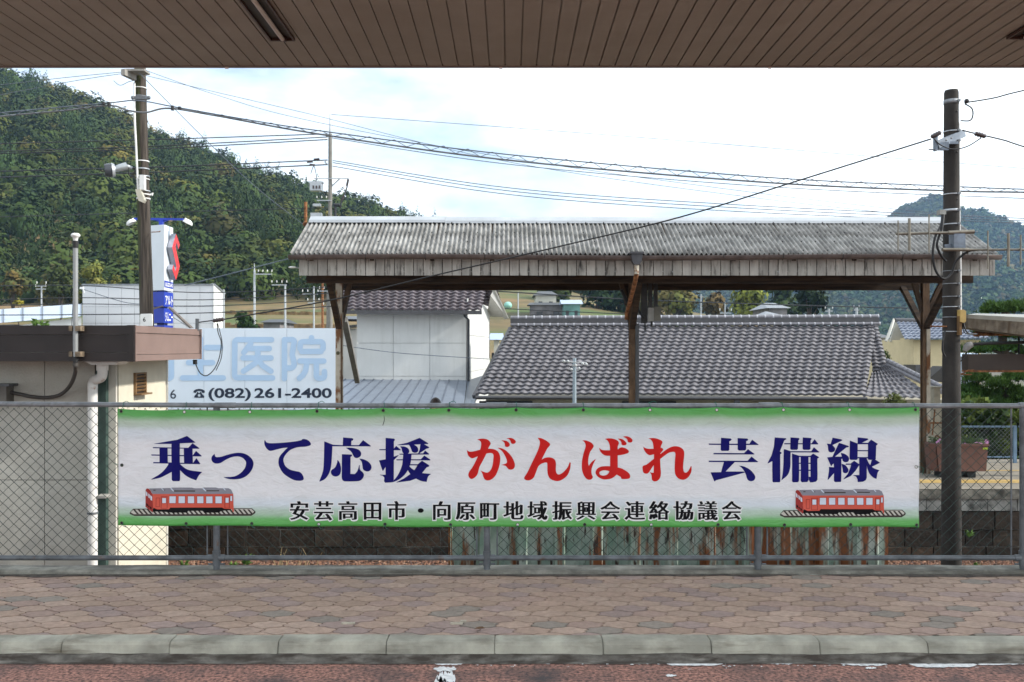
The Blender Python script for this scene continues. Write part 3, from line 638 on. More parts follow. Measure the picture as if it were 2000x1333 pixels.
# stone block wall with pale coping
pwall = thing('platform_wall', 'dark stone block wall of the platform with pale concrete coping', 'wall', (5, DPE, -1.5))
g = MB(); rk = random.Random(4)
yb = -1.5
for row, hh in enumerate((.27, .25, .27)):
    x = -16 + rk.random() * .3
    while x < 26:
        w = rk.uniform(.3, .52); c = rk.choice([(.12, .105, .085), (.085, .072, .06), (.10, .085, .07), (.07, .062, .052), (.13, .10, .075), (.055, .05, .044)])
        k_ = rk.uniform(.8, 1.15); g.cur = tuple(q * k_ * s_ for q, s_ in zip(c, (.36, .30, .26))); d = rk.uniform(-.02, .02)
        g.add([(x + .01, DPE - .01 + d, yb + .01), (x + w - .01, DPE - .01 + d * .4, yb + .012), (x + w - .012, DPE - .012 + d * .6, yb + hh - .01), (x + .012, DPE - .01 + d * .2, yb + hh - .012),
               (x + .0, DPE + .05, yb), (x + w, DPE + .05, yb), (x + w, DPE + .05, yb + hh), (x, DPE + .05, yb + hh)],
              [(0, 1, 2, 3), (0, 4, 5, 1), (1, 5, 6, 2), (2, 6, 7, 3), (3, 7, 4, 0)])
        x += w
    yb += hh
g.build('stone_block', mat('wall_stone', (1, 1, 1), .95, .4, 9, attr=True, bump=.8, bscale=22), pwall)
g = MB(); g.quad((-16, DPE + .03, -1.5), (26, DPE + .03, -1.5), (26, DPE + .03, ZPL - .28), (-16, DPE + .03, ZPL - .28)); g.build('mortar', mat('wall_mortar', (.035, .03, .027), .95, .35, 12), pwall)
g = MB(); x = -16
while x < 26:
    w = rk.uniform(.42, .5); c = rk.uniform(.7, 1.1); g.cur = (c, c, c); g.box((x + .006, DPE - .02 + rk.uniform(-.006, .006), yb + .004), (x + w - .006, DPE + .1, ZPL - .14)); x += w
g.build('coping_block', mat('coping_stone', (.26, .26, .24), .9, .3, 6, attr=False, bump=.4, col3=(.05, .05, .045), scale3=2.5, pos3=(.5, .62)), pwall)
g = MB(); g.box((-16, DPE - .05, ZPL - .14), (26, DPE + .1, ZPL - .012)); g.build('edge_slab', mat('edge_slab_concrete', (.17, .16, .135), .9, .4, 7, bump=.4, bscale=50, col3=(.04, .038, .032), scale3=4, pos3=(.45, .65)), pwall)

# ---------------------------------------------------------------- rusty corrugated barrier
DS = 7.05
barr = thing('corrugated_barrier', 'rusty pale green corrugated metal sheets standing behind the fence', 'barrier', (X(1300, DS), DS, -1.4))
def sheet(px0, px1, m, dy):
    g = MB(); xs = []; px = px0
    per = 73.5; off = 945 % per
    k = math.floor((px0 - off) / per); prof = []
    while off + k * per < px1 + per:
        c = off + k * per
        for dx, dpt in ((-12, 0), (-8, .034), (9, .036), (13, 0), (30, 0), (34, .012), (38, 0)): prof.append((c + dx, dpt))
        k += 1
    prof = [q for q in prof if px0 < q[0] < px1]; prof = [(px0, 0)] + prof + [(px1, 0)]
    zs = [-1.4, -.6, -.2, .05, Z(1012, DS)]
    vs = [(X(p_, DS), DS + dy - d, z) for p_, d in prof for z in zs]; n_ = len(zs)
    g.add(vs, [(i * n_ + j, (i + 1) * n_ + j, (i + 1) * n_ + j + 1, i * n_ + j + 1) for i in range(len(prof) - 1) for j in range(n_ - 1)])
    return g.build('metal_sheet', m, barr)
def rusty(name, lo, hi):
    m = mat(name, (.22, .33, .26), .55, .2, 4, col2=(.46, .50, .45), stretch=(1.5, 1, .9), bump=.1, bscale=40, col3=(.20, .065, .02), scale3=8, pos3=(lo, hi), stretch3=(1.3, 1, .16), spec=.4)
    n = m.node_tree.nodes; l = m.node_tree.links; b = n['Principled BSDF']; src = b.inputs['Base Color'].links[0].from_socket
    t = n.new('ShaderNodeTexCoord'); mp = n.new('ShaderNodeMapping'); mp.inputs['Scale'].default_value = (2.5, 1, .5); q = n.new('ShaderNodeTexNoise'); q.inputs['Scale'].default_value = 11; q.inputs['Detail'].default_value = 6
    r = n.new('ShaderNodeValToRGB'); r.color_ramp.elements[0].position = .60; r.color_ramp.elements[1].position = .66
    k = n.new('ShaderNodeMixRGB'); k.inputs[2].default_value = (.035, .016, .01, 1)
    l.new(t.outputs['Object'], mp.inputs[0]); l.new(mp.outputs[0], q.inputs['Vector']); l.new(q.outputs['Fac'], r.inputs['Fac']); l.new(r.outputs[0], k.inputs[0]); l.new(src, k.inputs[1]); l.new(k.outputs[0], b.inputs['Base Color'])
    return m
sheet(880, 1160, rusty('lightly_rusted_sheet', .54, .62), 0); sheet(1155, 1445, rusty('rusted_sheet', .49, .575), .006); tag(sheet(1440, 1736, rusty('heavily_rusted_sheet', .44, .53), .012), 'heavily rusted right hand sheet')
g = MB(); g.box((X(876, DS), DS - .03, -1.4), (X(883, DS), DS + .03, Z(1012, DS))); g.build('end_post', M_rust, barr)
# weeds on the ballast
M_weed = mat('weed_green', (.06, .14, .02), .8, .3, 20, col2=(.13, .24, .04))
def weed(px, D, z, s, label):
    g = MB(); rk = random.Random(int(px))
    for k in range(26):
        a = rk.uniform(0, 6.28); l_ = s * rk.uniform(.5, 1); h_ = s * rk.uniform(.3, 1); x, y = X(px, D), D
        tip = Vector((x + l_ * math.cos(a), y + l_ * math.sin(a) * .5, z + h_)); md = Vector((x + l_ * .5 * math.cos(a), y, z + h_ * .75)); sd = Vector((-math.sin(a), math.cos(a) * .3, .3)) * s * .12
        g.add([(x, y, z), md + sd, tip, md - sd], [(0, 1, 2, 3)])
    tag(g.build('weed', M_weed, fix=False), label, 'plant')
for px, D, s, lb in ((360, 12.4, .13, 'small weed on the gravel near the hut corner'), (480, 12.5, .17, 'broad green weed on the gravel below the banner'), (1150, 12.4, .1, None),
                     (1893, 12.86, .11, 'leafy weed growing from the stone wall right of the concrete pole'), (455, 12.3, .12, 'little weed on the gravel left of the broad one'), (1905, 12.3, .12, 'low weed on gravel by the foot of the concrete pole')):
    if lb: weed(px, D, Z(1050, D) if px == 1893 else -1.395, s, lb)

g = MB(); rk = random.Random(41)
for k in range(16):
    x = X(rk.choice([548, 556, 585, 592, 612]) + rk.uniform(-8, 8), 12.2); D = 12.2 + rk.uniform(-.1, .1); a = rk.uniform(-.12, .12); h_ = rk.uniform(.12, .34); g.tube([(x, D, -1.4), (x + a * .4, D, -1.4 + h_ * .6), (x + a, D, -1.4 + h_)], [.005, .004, .002], 5)
tag(g.build('dry_grass', mat('straw', (.36, .28, .15), .8, .2, 9)), 'pale dry grass stalks on the gravel left of the green sheets', 'plant')
g = MB(); c = Vector((X(936, 5.22), 5.22, .012)); g.smooth = True
pts = [(-.03, 0, 0), (-.018, .012, .006), (0, .016, .010), (.02, .010, .012), (.034, 0, .004), (.02, -.012, .010), (0, -.015, .004), (-.018, -.010, .004)]
g.add([c + Vector(p) for p in pts] + [c + Vector((0, 0, .002))], [(i, (i + 1) % 8, 8) for i in range(8)]); tag(g.build('fallen_leaf', mat('dead_leaf', (.13, .065, .03), .8, .3, 40)), 'curled brown dead leaf lying near the kerb', 'leaf')
# ---------------------------------------------------------------- platform shelter with corrugated roof
DE, DR, DBK = 13.3, 14.6, 15.9
XL, XR = X(567, DE), X(1948, DE); ZE, ZR = Z(497, DE), Z(430, DR)
sh = thing('platform_shelter', 'old platform shelter with grey corrugated cement roof and timber fascia', 'platform shelter', (X(1245, DR), DR, ZPL))
M_cem = mat('weathered_cement_sheet', (.22, .215, .205), .95, .3, 5, col2=(.34, .335, .32), bump=.4, bscale=60, col3=(.06, .057, .052), scale3=26, pos3=(.63, .72), stretch3=(1, .4, 1))
def corr(y0, z0, y1, z1, name):
    g = MB(); g.smooth = True; per = .0718; n = int((XR - XL) / per * 8); slope = Vector((0, y1 - y0, z1 - z0)); nn = Vector((0, -(z1 - z0), y1 - y0)).normalized()
    if nn.z < 0: nn = -nn
    segs = [(0, .53, .0), (.50, 1.0, -.006)]
    for a, b_, lift in segs:
        vs = []; ts = [a, (a + b_) / 2, b_]
        for i in range(n + 1):
            x = XL + (XR - XL) * i / n; h_ = .021 * math.cos(2 * math.pi * (x - XL) / per)
            for t in ts:
                k = (t - a) / (b_ - a); p = Vector((x, y0, z0)) + slope * t + nn * (h_ + .010 * (1 - k) * (1 if a > 0 else 1) + lift); vs.append(tuple(p))
        g.add(vs, [(i * 3 + j, (i + 1) * 3 + j, (i + 1) * 3 + j + 1, i * 3 + j + 1) for i in range(n) for j in range(2)])
    o = g.build(name, M_cem, sh); md = o.modifiers.new('thick', 'SOLIDIFY'); md.thickness = .008; md.offset = -1; return o
corr(DE, ZE, DR, ZR, 'roof_sheet'); corr(DBK, ZE, DR, ZR, 'roof_sheet')
g = MB(); rk = random.Random(8)                                       # roof bolts
for row in (.06, .30, .56, .86):
    x = XL + .1
    while x < XR:
        p = Vector((x, DE + (DR - DE) * row, ZE + (ZR - ZE) * row)); g.ball((p.x, p.y - .012, p.z + .026), .011, 6); x += .0718 * rk.choice((3, 4, 4, 5))
g.build('bolt', M_black, sh)
g = MB()
def cap(xa, xb, dz):
    q = [(DR - .17, ZR - .085 + dz), (DR - .155, ZR - .04 + dz), (DR - .03, ZR + .035 + dz), (DR + .03, ZR + .035 + dz), (DR + .155, ZR - .04 + dz), (DR + .17, ZR - .085 + dz)]
    g.prism([(xa, y, z) for y, z in q], (xb - xa, 0, 0))
cap(XL + .02, X(870, DR), .02); cap(X(870, DR) + .002, XR - .02, .008)
g.build('ridge_cap', mat('ridge_white', (.36, .385, .41), .5, .1, 2), sh)
# gutter
g = MB(); g.smooth = True; n = 8
for a, b_ in ((0, n),):
    vs = []
    xs = list(np.linspace(XL - .01, XR + .02, 30))
    for x in xs:
        sag = .012 * math.sin((x - XL) * .9)
        vs.append((x, DE - .105, ZE - .018 + sag)); 
        for j in range(n + 1):
            t = math.pi * j / n; vs.append((x, DE - .05 - .05 * math.cos(t), ZE - .03 - .055 * math.sin(t) + sag))
    k = n + 2; g.add(vs, [(i * k + j, (i + 1) * k + j, (i + 1) * k + j + 1, i * k + j + 1) for i in range(len(xs) - 1) for j in range(k - 1)])
go = g.build('gutter', mat('brown_gutter', (.085, .062, .055), .5, .2, 5, col2=(.13, .10, .09)), sh); md = go.modifiers.new('t', 'SOLIDIFY'); md.thickness = .004
g = MB()
for k in range(12):
    x = XL + .25 + k * .88; g.tube([(x, DE - .108, ZE - .01), (x, DE - .106, ZE - .05), (x, DE - .05, ZE - .092), (x, DE + .02, ZE - .06)], .006, 5)
g.build('gutter_bracket', M_black, sh)
# boarded fascias, individual worn boards
M_fas = mat('worn_painted_board', (1, 1, 1), .9, .2, 8, attr=True, stretch=(1, 1, .25), bump=.2, bscale=40, col3=(.055, .05, .045), scale3=7, pos3=(.53, .70), stretch3=(2.2, 1, .45))
def fascia(y, zt, zb, x0, x1, name, d=.022):
    g = MB(); x = x0; rk = random.Random(int(y * 100))
    while x < x1 - .02:
        w = min(.1435, x1 - x); c = rk.choice([(.37, .355, .32), (.39, .37, .335), (.35, .335, .30), (.38, .36, .325), (.325, .31, .28)]); g.cur = c
        t = rk.uniform(-.004, .004); g.add([(x + .006, y + t, zb + rk.uniform(-.004, .004)), (x + w - .006, y - t, zb), (x + w - .006, y - t, zt), (x + .006, y + t, zt), (x + .006, y + d, zb), (x + w - .006, y + d, zb), (x + w - .006, y + d, zt), (x + .006, y + d, zt)],
              [(0, 1, 2, 3), (0, 4, 5, 1), (1, 5, 6, 2), (2, 6, 7, 3), (3, 7, 4, 0), (5, 4, 7, 6)])
        x += w
    g.build(name, M_fas, sh)
XFL, XFR = X(583, 13.4), X(1944, 13.4)
fascia(13.4, ZE - .04, Z(538.5, 13.4), XFL, XFR, 'fascia_board'); fascia(15.8, ZE - .04, Z(538.5, 13.4), XFL, XFR, 'fascia_board')
M_tim = mat('dark_old_timber', (.028, .017, .011), .9, .4, 5, stretch=(.4, 1, 4), col2=(.06, .036, .02), bump=.3)
g = MB(); g.box((XFL, 13.43, ZE - .1), (XFR, 13.47, ZE - .04)); g.box((XFL, 13.426, ZE - .24), (XFR, 13.446, ZE - .06)); g.box((XFL, 15.74, ZE - .24), (XFR, 15.778, ZE - .06))
g.build('fascia_backing', M_tim, sh)
g = MB()
for x in np.arange(XL + .3, XR, .9):
    g.beam((x, DE + .05, ZE - .055), (x, DR - .03, ZR - .07), .06, .08); g.beam((x, DBK - .05, ZE - .055), (x, DR + .03, ZR - .07), .06, .08)
g.build('rafter', M_tim, sh)
g = MB()
for a, (y, z) in enumerate([(DE + .3, ZE + .12), (DE + .75, ZE + .36), (DBK - .3, ZE + .12), (DBK - .75, ZE + .36)]): g.box((XL + .05, y - .04, z - .075), (XR - .05, y + .04, z - .03))
g.box((XL + .2, DR - .07, ZR - .22), (XR - .2, DR + .07, ZR - .09))
for y in (13.75, 15.45): g.box((XL + .15, y - .05, Z(553, 13.7)), (XR - .15, y + .05, Z(553, 13.7) + .14))
g.build('purlin', M_tim, sh)
g = MB(); 
for y0, z0, y1, z1 in ((DE + .06, ZE - .0, DR, ZR - .045), (DBK - .06, ZE - .0, DR, ZR - .045)): g.quad((XL + .03, y0, z0 - .022), (XR - .03, y0, z0 - .022), (XR - .03, y1, z1 - .022), (XL + .03, y1, z1 - .022))
g.build('ceiling_boards', M_tim, sh)
# posts made of painted, rusting steel with timber braces
M_post = mat('cream_painted_steel', (.42, .38, .31), .7, .15, 6, col3=(.17, .075, .03), scale3=5, pos3=(.50, .58), stretch3=(1, 1, .5))
M_postb = mat('brown_rusty_steel', (.085, .05, .03), .85, .35, 6, col2=(.17, .105, .06), stretch=(1, 1, .4), bump=.3)
for i, (px, w) in enumerate(((663, .105), (1234.5, .105), (1806.5, .11))):
    x = X(px, DR); zt = Z(566, DR) + .3
    g = MB(); g.box((x - w / 2, DR - .05, ZPL), (x + w / 2, DR - .035, zt)); g.box((x - w / 2, DR + .035, ZPL), (x + w / 2, DR + .05, zt)); g.box((x - .012, DR - .035, ZPL), (x + .012, DR + .035, zt))
    if i == 0: g.box((x - w / 2, DR - .062, ZPL), (x + .03, DR - .0525, Z(640, DR)))
    p = g.build('post', [M_post, M_postb, M_postb][i], sh)
    if i == 0: g = MB(); g.ball((x - .012, DR - .068, Z(690, DR)), (.03, .012, .03), 8); g.build('knob', mat('olive_metal', (.07, .065, .03), .6), p)
    if i != 1:
        g = MB(); g.box((x + (.032 if i == 0 else .0), DR - .068, ZPL), (x + w / 2 + .004, DR - .0525, Z(640, DR))); g.build('flange', M_postb if i == 0 else M_post, p)
    for sy in (-1, 1):
        g = MB(); g.beam((x, DR + sy * .05, Z(640, DR)), (x, DR + sy * .95, Z(540, DR) - .02), .09, .07); g.build('brace', M_tim, p)
    for sx in (-1, 1):
        g = MB(); g.beam((x + sx * .04, DR, Z(610, DR)), (x + sx * (.30 if i and sx > 0 else .20), DR, Z(545, DR)), .06, .07); g.build('brace', mat('brown_timber', (.045, .028, .018), .85, .35, 6, col2=(.09, .055, .032)), p)
        if i == 1: break
# rain hopper and downpipe at the middle post
g = MB(); x = X(1243, DE - .1); g.prism([(X(1232, 13.2), 13.12, Z(497, 13.2)), (X(1254, 13.2), 13.12, Z(497, 13.2)), (X(1252, 13.2), 13.12, Z(512, 13.2)), (X(1248, 13.2), 13.12, Z(518, 13.2)), (X(1238, 13.2), 13.12, Z(518, 13.2)), (X(1234, 13.2), 13.12, Z(512, 13.2))], (0, .14, 0))
g.box((X(1230, 13.2), 13.1, Z(497, 13.2)), (X(1256, 13.2), 13.28, Z(493, 13.2))); g.build('rain_hopper', mat('dark_grey_plastic', (.05, .05, .055), .5), sh)
g = MB(); g.tube([(X(1243, 13.2), 13.19, Z(517, 13.2)), (X(1243, 13.2), 13.19, Z(536, 13.2))], .034, 10); dp = g.build('downpipe_collar', mat('flaking_paint_pipe', (.45, .42, .34), .7, .2, 20, col3=(.2, .09, .04), scale3=14, pos3=(.5, .6)), sh)
g = MB(); g.tube([(X(1243, 13.2), 13.19, Z(534, 13.2)), (X(1241, 13.3), 13.3, Z(548, 13.3)), (X(1226, 14.4), 14.4, Z(606, 14.4)), (X(1224, 14.45), 14.45, Z(612, 14.45)), (X(1224, 14.46), 14.46, Z(625, 14.46))], .034, 10); g.build('downpipe', M_rust, sh)
g = MB(); g.tube([(X(1244.5, 14.48), 14.48, Z(632, 14.48)), (X(1244.5, 14.48), 14.48, ZPL)], .032, 10); g.build('downpipe', mat('dark_grey_pipe', (.055, .058, .062), .5), sh)
g = MB(); g.tube(catmull([(X(1245, 14.4), 14.4, Z(560, 14.4)), (X(1246, 14.4), 14.4, Z(600, 14.4)), (X(1252, 14.4), 14.4, Z(614, 14.4)), (X(1258, 14.4), 14.4, Z(622, 14.4))], 6), .02, 8); g.tube([(X(1213, 14.4), 14.4, Z(566, 14.4)), (X(1226, 14.42), 14.42, Z(592, 14.42))], .028, 8)
g.build('conduit', M_black, sh)
g = MB()
for a, w, y1 in ((1258, 11, 632), (1270, 7, 612), (1280.5, 7, 604)): g.box((X(a - w / 2, 14.5), 14.47, Z(y1, 14.5)), (X(a + w / 2, 14.5), 14.53, Z(540, 14.5)))
g.build('hanger', mat('dark_hanger_metal', (.03, .028, .026), .6, .3, 8), sh)
sw = thing('switch_box', 'pair of grey switch boxes hung below the shelter beside the middle post', 'switch box', P(1276, 626, 14.5))
g = MB(); g.box((X(1264, 14.5), 14.40, Z(628, 14.5)), (X(1275, 14.5), 14.47, Z(602, 14.5))); g.build('pale_box', mat('grey_box_paint', (.25, .25, .23), .6, .15, 9), sw)
g = MB(); g.box((X(1276, 14.5), 14.42, Z(627, 14.5)), (X(1289, 14.5), 14.54, Z(600, 14.5))); g.build('dark_box', mat('olive_box_paint', (.13, .125, .10), .6, .2, 9), sw)
g = MB(); g.tube([P(1260, 630, 14.48), P(1260, 646, 14.48)], .014, 6); g.tube([P(1272.5, 628, 14.48), P(1272.5, 637, 14.48)], .016, 6); g.build('cable_end', M_black, sw)
# small lamps and fittings at the shelter's left end
lm = thing('eave_lamp', 'small white lamp arm at the left end of the shelter roof', 'lamp', P(575, 523, 13.5))
g = MB(); g.tube([P(584, 524, 13.45), P(572, 522, 13.4)], .012, 6); g.build('arm', M_steel, lm); g = MB(); g.ball(P(571, 522.5, 13.4), (.06, .03, .016), 10); g.build('shade', M_white, lm)
# ---------------------------------------------------------------- concrete pole, right
DPo = 11.0
xp = X(1858, DPo); zt = Z(177, DPo)
pole = thing('concrete_pole', 'dark weathered concrete pole with steel bands on the right', 'utility pole', (xp, DPo, -1.5))
zs = np.linspace(-1.5, zt - .03, 24); pr = [(.120 - (.120 - .083) * (z + 1.5) / (zt + 1.5), z + 1.5) for z in zs] + [(.075, zt + 1.5), (.001, zt + 1.515)]
g = MB(); g.lathe((xp, DPo, -1.5), pr, 24); g.build('shaft', mat('dark_pole_concrete', (.026, .023, .02), .9, .3, 4, bump=.25, bscale=80, col2=(.042, .037, .032), stretch=(1, 1, .3), col3=(.016, .0145, .013), scale3=5, pos3=(.45, .7)), pole)
R_ = lambda z: .120 - (.120 - .083) * (z + 1.5) / (zt + 1.5)
for py, h_, m_ in ((200, .05, M_galv), (258, .012, M_steel), (278, .02, M_steel), (380.5, .012, M_steel), (412, .03, M_steel), (439, .014, M_steel), (555, .009, M_galv), (580, .010, M_galv), (600, .009, M_steel), (620, .010, M_galv), (648, .010, M_steel), (530, .008, M_galv)):
    z = Z(py, DPo); g = MB(); g.lathe((xp, DPo, z - h_ / 2), [(R_(z) + .001, 0), (R_(z) + .005, 0), (R_(z) + .005, h_), (R_(z) + .001, h_)], 24); b_ = g.build('steel_band', m_, pole)
    g = MB(); g.box((xp + .035, DPo - R_(z) - .018, z - .012), (xp + .065, DPo - R_(z) + .014, z + .012)); g.build('buckle', M_galv, b_)
g = MB(); g.tube([(xp + R_(Z(y, DPo)) + .006, DPo - .01, Z(y, DPo)) for y in (240, 300, 400, 460)], .009, 6); g.tube([(xp + R_(Z(y, DPo)) + .008, DPo - .01, Z(y, DPo)) for y in (485, 520, 570, 608)], .016, 8); g.build('white_conduit', mat('white_plastic', (.70, .70, .68), .4, .05, 5), pole)
g = MB()
for py in (221, 300, 392, 650): g.ball((xp + .03, DPo - R_(Z(py, DPo)) + .003, Z(py, DPo)), (.012, .006, .012), 8)
g.build('step_hole', M_black, pole)
g = MB(); g.tube([P(1849, 638, 10.95), P(1820, 638, 10.95)], .010, 6); g.ball(P(1819, 638, 10.95), .016, 8); g.build('step_bolt', M_rust, pole)
# steel bracket with insulators near the top
br = thing('pole_bracket', 'galvanised steel cross bracket clamped near the top of the concrete pole', 'bracket', P(1852, 276, 10.9))
g = MB(); g.beam(P(1829, 284, 10.82), P(1881, 261, 10.98), .06, .09); g.box((X(1823, 10.85), 10.8, Z(296, 10.85)), (X(1828, 10.85), 10.86, Z(266, 10.85))); g.box((X(1828, 10.85), 10.83, Z(294, 10.85)), (X(1852, 10.85), 10.87, Z(278, 10.85))); g.box((X(1843, 10.85), 10.86, Z(281, 10.85)), (X(1873, 10.85), 10.9, Z(276, 10.85)))
g.build('channel', mat('dull_blue_steel', (.17, .20, .24), .5, .2, 10, metal=.4), br)
g = MB(); g.tube([P(1814, 292, 10.8), P(1836, 293, 10.84)], .008, 6); g.ball(P(1858, 270, 10.80), .014, 6); g.ball(P(1848, 274, 10.80), .014, 6); g.build('bolt', M_galv, br)
M_ins = mat('brown_insulator', (.05, .035, .035), .3, .3, 20)
def insul(label, a, b_, D):
    t = thing('insulator', label, 'insulator', P((a[0] + b_[0]) / 2, max(a[1], b_[1]), D)); A = Vector(P(*a, D)); B = Vector(P(*b_, D)); g = MB()
    g.tube([A + (B - A) * k / 8 for k in range(9)], [.018, .03, .022, .032, .022, .032, .022, .03, .018], 10); g.build('body', M_ins, t)
    g = MB(); g.ball(tuple(A), .016, 8); g.build('end_cap', M_steel, t)
insul('dark strain insulator left of the steel bracket on the concrete pole', (1837, 259), (1819, 268), 10.8); insul('dark strain insulator on the wire right of the concrete pole', (1904, 261), (1925, 267), 10.8)
g = MB(); g.box((X(1833, 10.9), 10.86, Z(420, 10.9)), (X(1845, 10.9), 10.95, Z(411, 10.9))); tag(g.build('junction_box', mat('grey_box_paint', (.25, .25, .23))), 'tiny grey box at the head of a cable on the concrete pole', 'junction box')
# yellow box
yb_ = thing('call_box', 'yellowed plastic box on a brown board fixed to the concrete pole', 'box', P(1880, 648, 10.9))
g = MB(); g.prism([P(1876, 606, 10.82), P(1882, 605, 10.82), P(1887, 608, 10.82), P(1887, 628, 10.82), P(1883, 631, 10.82), P(1876, 629, 10.82)], (0, .1, 0)); g.build('case', mat('yellowed_plastic', (.44, .30, .10), .5, .15, 10), yb_)
g = MB(); g.box((X(1869, 10.9), 10.84, Z(655, 10.9)), (X(1874, 10.9), 10.98, Z(618, 10.9))); g.box((X(1874, 10.9), 10.9, Z(654, 10.9)), (X(1879, 10.9), 10.98, Z(648, 10.9))); g.build('board', mat('brown_board', (.16, .09, .035), .8, .3, 9), yb_)
g = MB(); g.box((X(1877, 10.9), 10.86, Z(642, 10.9)), (X(1882, 10.9), 10.94, Z(632, 10.9))); g.build('terminal', M_black, yb_)
g = MB(); g.tube(catmull([P(1882, 632, 10.86), P(1886, 645, 10.84), P(1893, 652, 10.9), P(1908, 653, 11.2)], 6), .008, 6); g.tube(catmull([P(1880, 640, 10.86), P(1884, 650, 10.84), P(1894, 653.5, 10.9), P(1905, 652, 11.2)], 6), .006, 6); g.build('lead', M_black, yb_)
# two directional aerials
def yagi(label, y, p0, p1, els, D):
    t = thing('yagi_aerial', label, 'aerial', P((p0 + p1) / 2, y + 12, D), 'directional aerials on the concrete pole')
    M_br = mat('tarnished_brass_metal', (.20, .18, .145), .35, .2, 9, metal=.7)
    g = MB(); g.tube([P(p0, y + (3 if p0 < 1800 else 0), D), P(p1, y, D)], .0175 if p0 < 1800 else .014, 10); g.build('boom', M_br, t)
    for px, a, b_, r in els:
        g = MB(); g.tube([P(px, a, D - .02), P(px, b_, D - .02)], r, 8); g.build('element', M_br, t)
    return t, M_br
t, M_br = yagi('left pointing aerial with three upright rods on the concrete pole', 454, 1750, 1900, ((1754, 431, 491, .008), (1776, 427, 490, .017), (1814.5, 419, 493, .009)), 10.75)
g = MB(); g.tube([P(1852, 455, 10.75), P(1902, 453, 10.75)], .026, 10); g.build('sleeve', M_br, t)
g = MB(); g.box((X(1858, 10.8), 10.73, Z(488, 10.8)), (X(1880, 10.8), 10.86, Z(458, 10.8))); g.beam(P(1845, 482, 10.8), P(1880, 478, 10.82), .03, .05); g.build('clamp', mat('dull_blue_steel', (.17, .20, .24)), t)
t, M_br = yagi('right pointing aerial with three upright rods on the concrete pole', 488, 1841, 2040, ((1929.5, 451, 526, .009), (1969.5, 456, 521, .017), (1993.5, 459, 518, .010), (2030, 455, 522, .009)), 10.72)
g = MB(); g.tube([P(1840, 488, 10.72), P(1892, 488, 10.72)], .022, 10); g.build('sleeve', M_br, t)
g = MB(); g.tube(catmull([P(1840, 420, 10.86), P(1838, 440, 10.8), P(1826, 465, 10.76), P(1822, 500, 10.76), P(1828, 530, 10.78), P(1843, 545, 10.8), P(1858, 535, 10.82), P(1868, 510, 10.8), P(1890, 492, 10.74), P(1910, 488, 10.72)], 6), .014, 7); g.tube(catmull([P(1843, 420, 10.84), P(1840, 445, 10.78), P(1834, 462, 10.78), P(1830, 480, 10.78), P(1838, 500, 10.8), P(1847, 510, 10.84)], 6), .014, 7)
tag(g.build('aerial_cable', M_black), 'black cable looping from the aerials down the left of the concrete pole', 'cable')
g = MB(); g.tube(catmull([P(1846, 648, 10.9), P(1842, 665, 10.86), P(1841, 685, 10.86), P(1846, 697, 10.88)], 6), .012, 6); tag(g.build('pole_cable', M_black), 'short black cable bowing out on the left side of the concrete pole', 'cable')
# ---------------------------------------------------------------- station hut, left
XW, XE = -4.65, X(262, 10.0); DH0, DHW, DH1 = 10.0, 10.6, 12.19
zRb, zRt = Z(706, 10.0), Z(636, 10.0)
hut = thing('station_hut', 'flat roofed station hut with brown fascia and cream walls on the left', 'hut', (-8, 11.4, -1.5))
M_hw = mat('rough_cream_render', (.46, .445, .395), .9, .08, 3, bump=.5, bscale=35, col3=(.36, .345, .30), scale3=1.2, pos3=(.45, .8))
M_hw2 = mat('cream_siding', (.60, .56, .45), .75, .06, 5, wave=('Y', 9.0), bump=.35)
M_fs = mat('brown_fascia_shaded', (.019, .0135, .0125), .5, .12, 3, col2=(.026, .019, .0175), col3=(.009, .007, .006), scale3=.8, pos3=(.5, .75))  # shaded copy of the fascia brown, front's shade put into the colour
M_fs2 = mat('brown_fascia_sunlit', (.21, .145, .125), .45, .08, 3)  # sunlit copy of the same brown, lightened for the lit side
g = MB(); g.box((-13, DHW + .02, -1.5), (XW - .02, DH1 - .02, zRb + .02)); g.build('wall_core', mat('dark_gap', (.05, .05, .045), .9), hut)
g = MB(); zs = [-1.5, Z(938, 10.6) - .004, Z(938, 10.6) + .004, zRb + .01]; xs = [-13, X(-450, 10.6), X(-185, 10.6), X(87, 10.6), X(186, 10.6)]
for (za, zb) in ((zs[0], zs[1]), (zs[2], zs[3])):
    for a, b_ in zip(xs, xs[1:]): g.box((a + .004, DHW, za), (b_ - .004, DHW + .03, zb))
g.build('wall', M_hw, hut)
g = MB(); g.box((X(211, 10.6), DHW - .01, -1.5), (X(227, 10.6), DHW + .03, zRb)); g.build('corner_strip', mat('cream_trim', (.52, .50, .44), .7, .06, 4), hut)  # slightly paler strip at the right end of the front wall
g = MB()
for (za, zb) in ((zs[0], zs[1]), (zs[2], zs[3])): g.box((XW - .03, DHW + .06, za), (XW, DH1 - .06, zb))
g.build('side_wall', M_hw2, hut)
g = MB(); g.box((XW - .04, DH1 - .06, -1.5), (XW + .008, DH1, zRb)); g.build('end_trim', mat('cream_trim', (.52, .50, .44)), hut)
g = MB(); g.box((X(190, 10.55), 10.52, -1.5), (X(209, 10.55), 10.598, zRb)); g.build('green_column', mat('dark_green_paint', (.035, .065, .055), .5, .2, 5), hut)
g = MB(); g.box((X(188, 10.4), 10.36, Z(973, 10.4)), (X(209, 10.4), 10.52, Z(968, 10.4))); g.build('bracket', M_conc, hut)
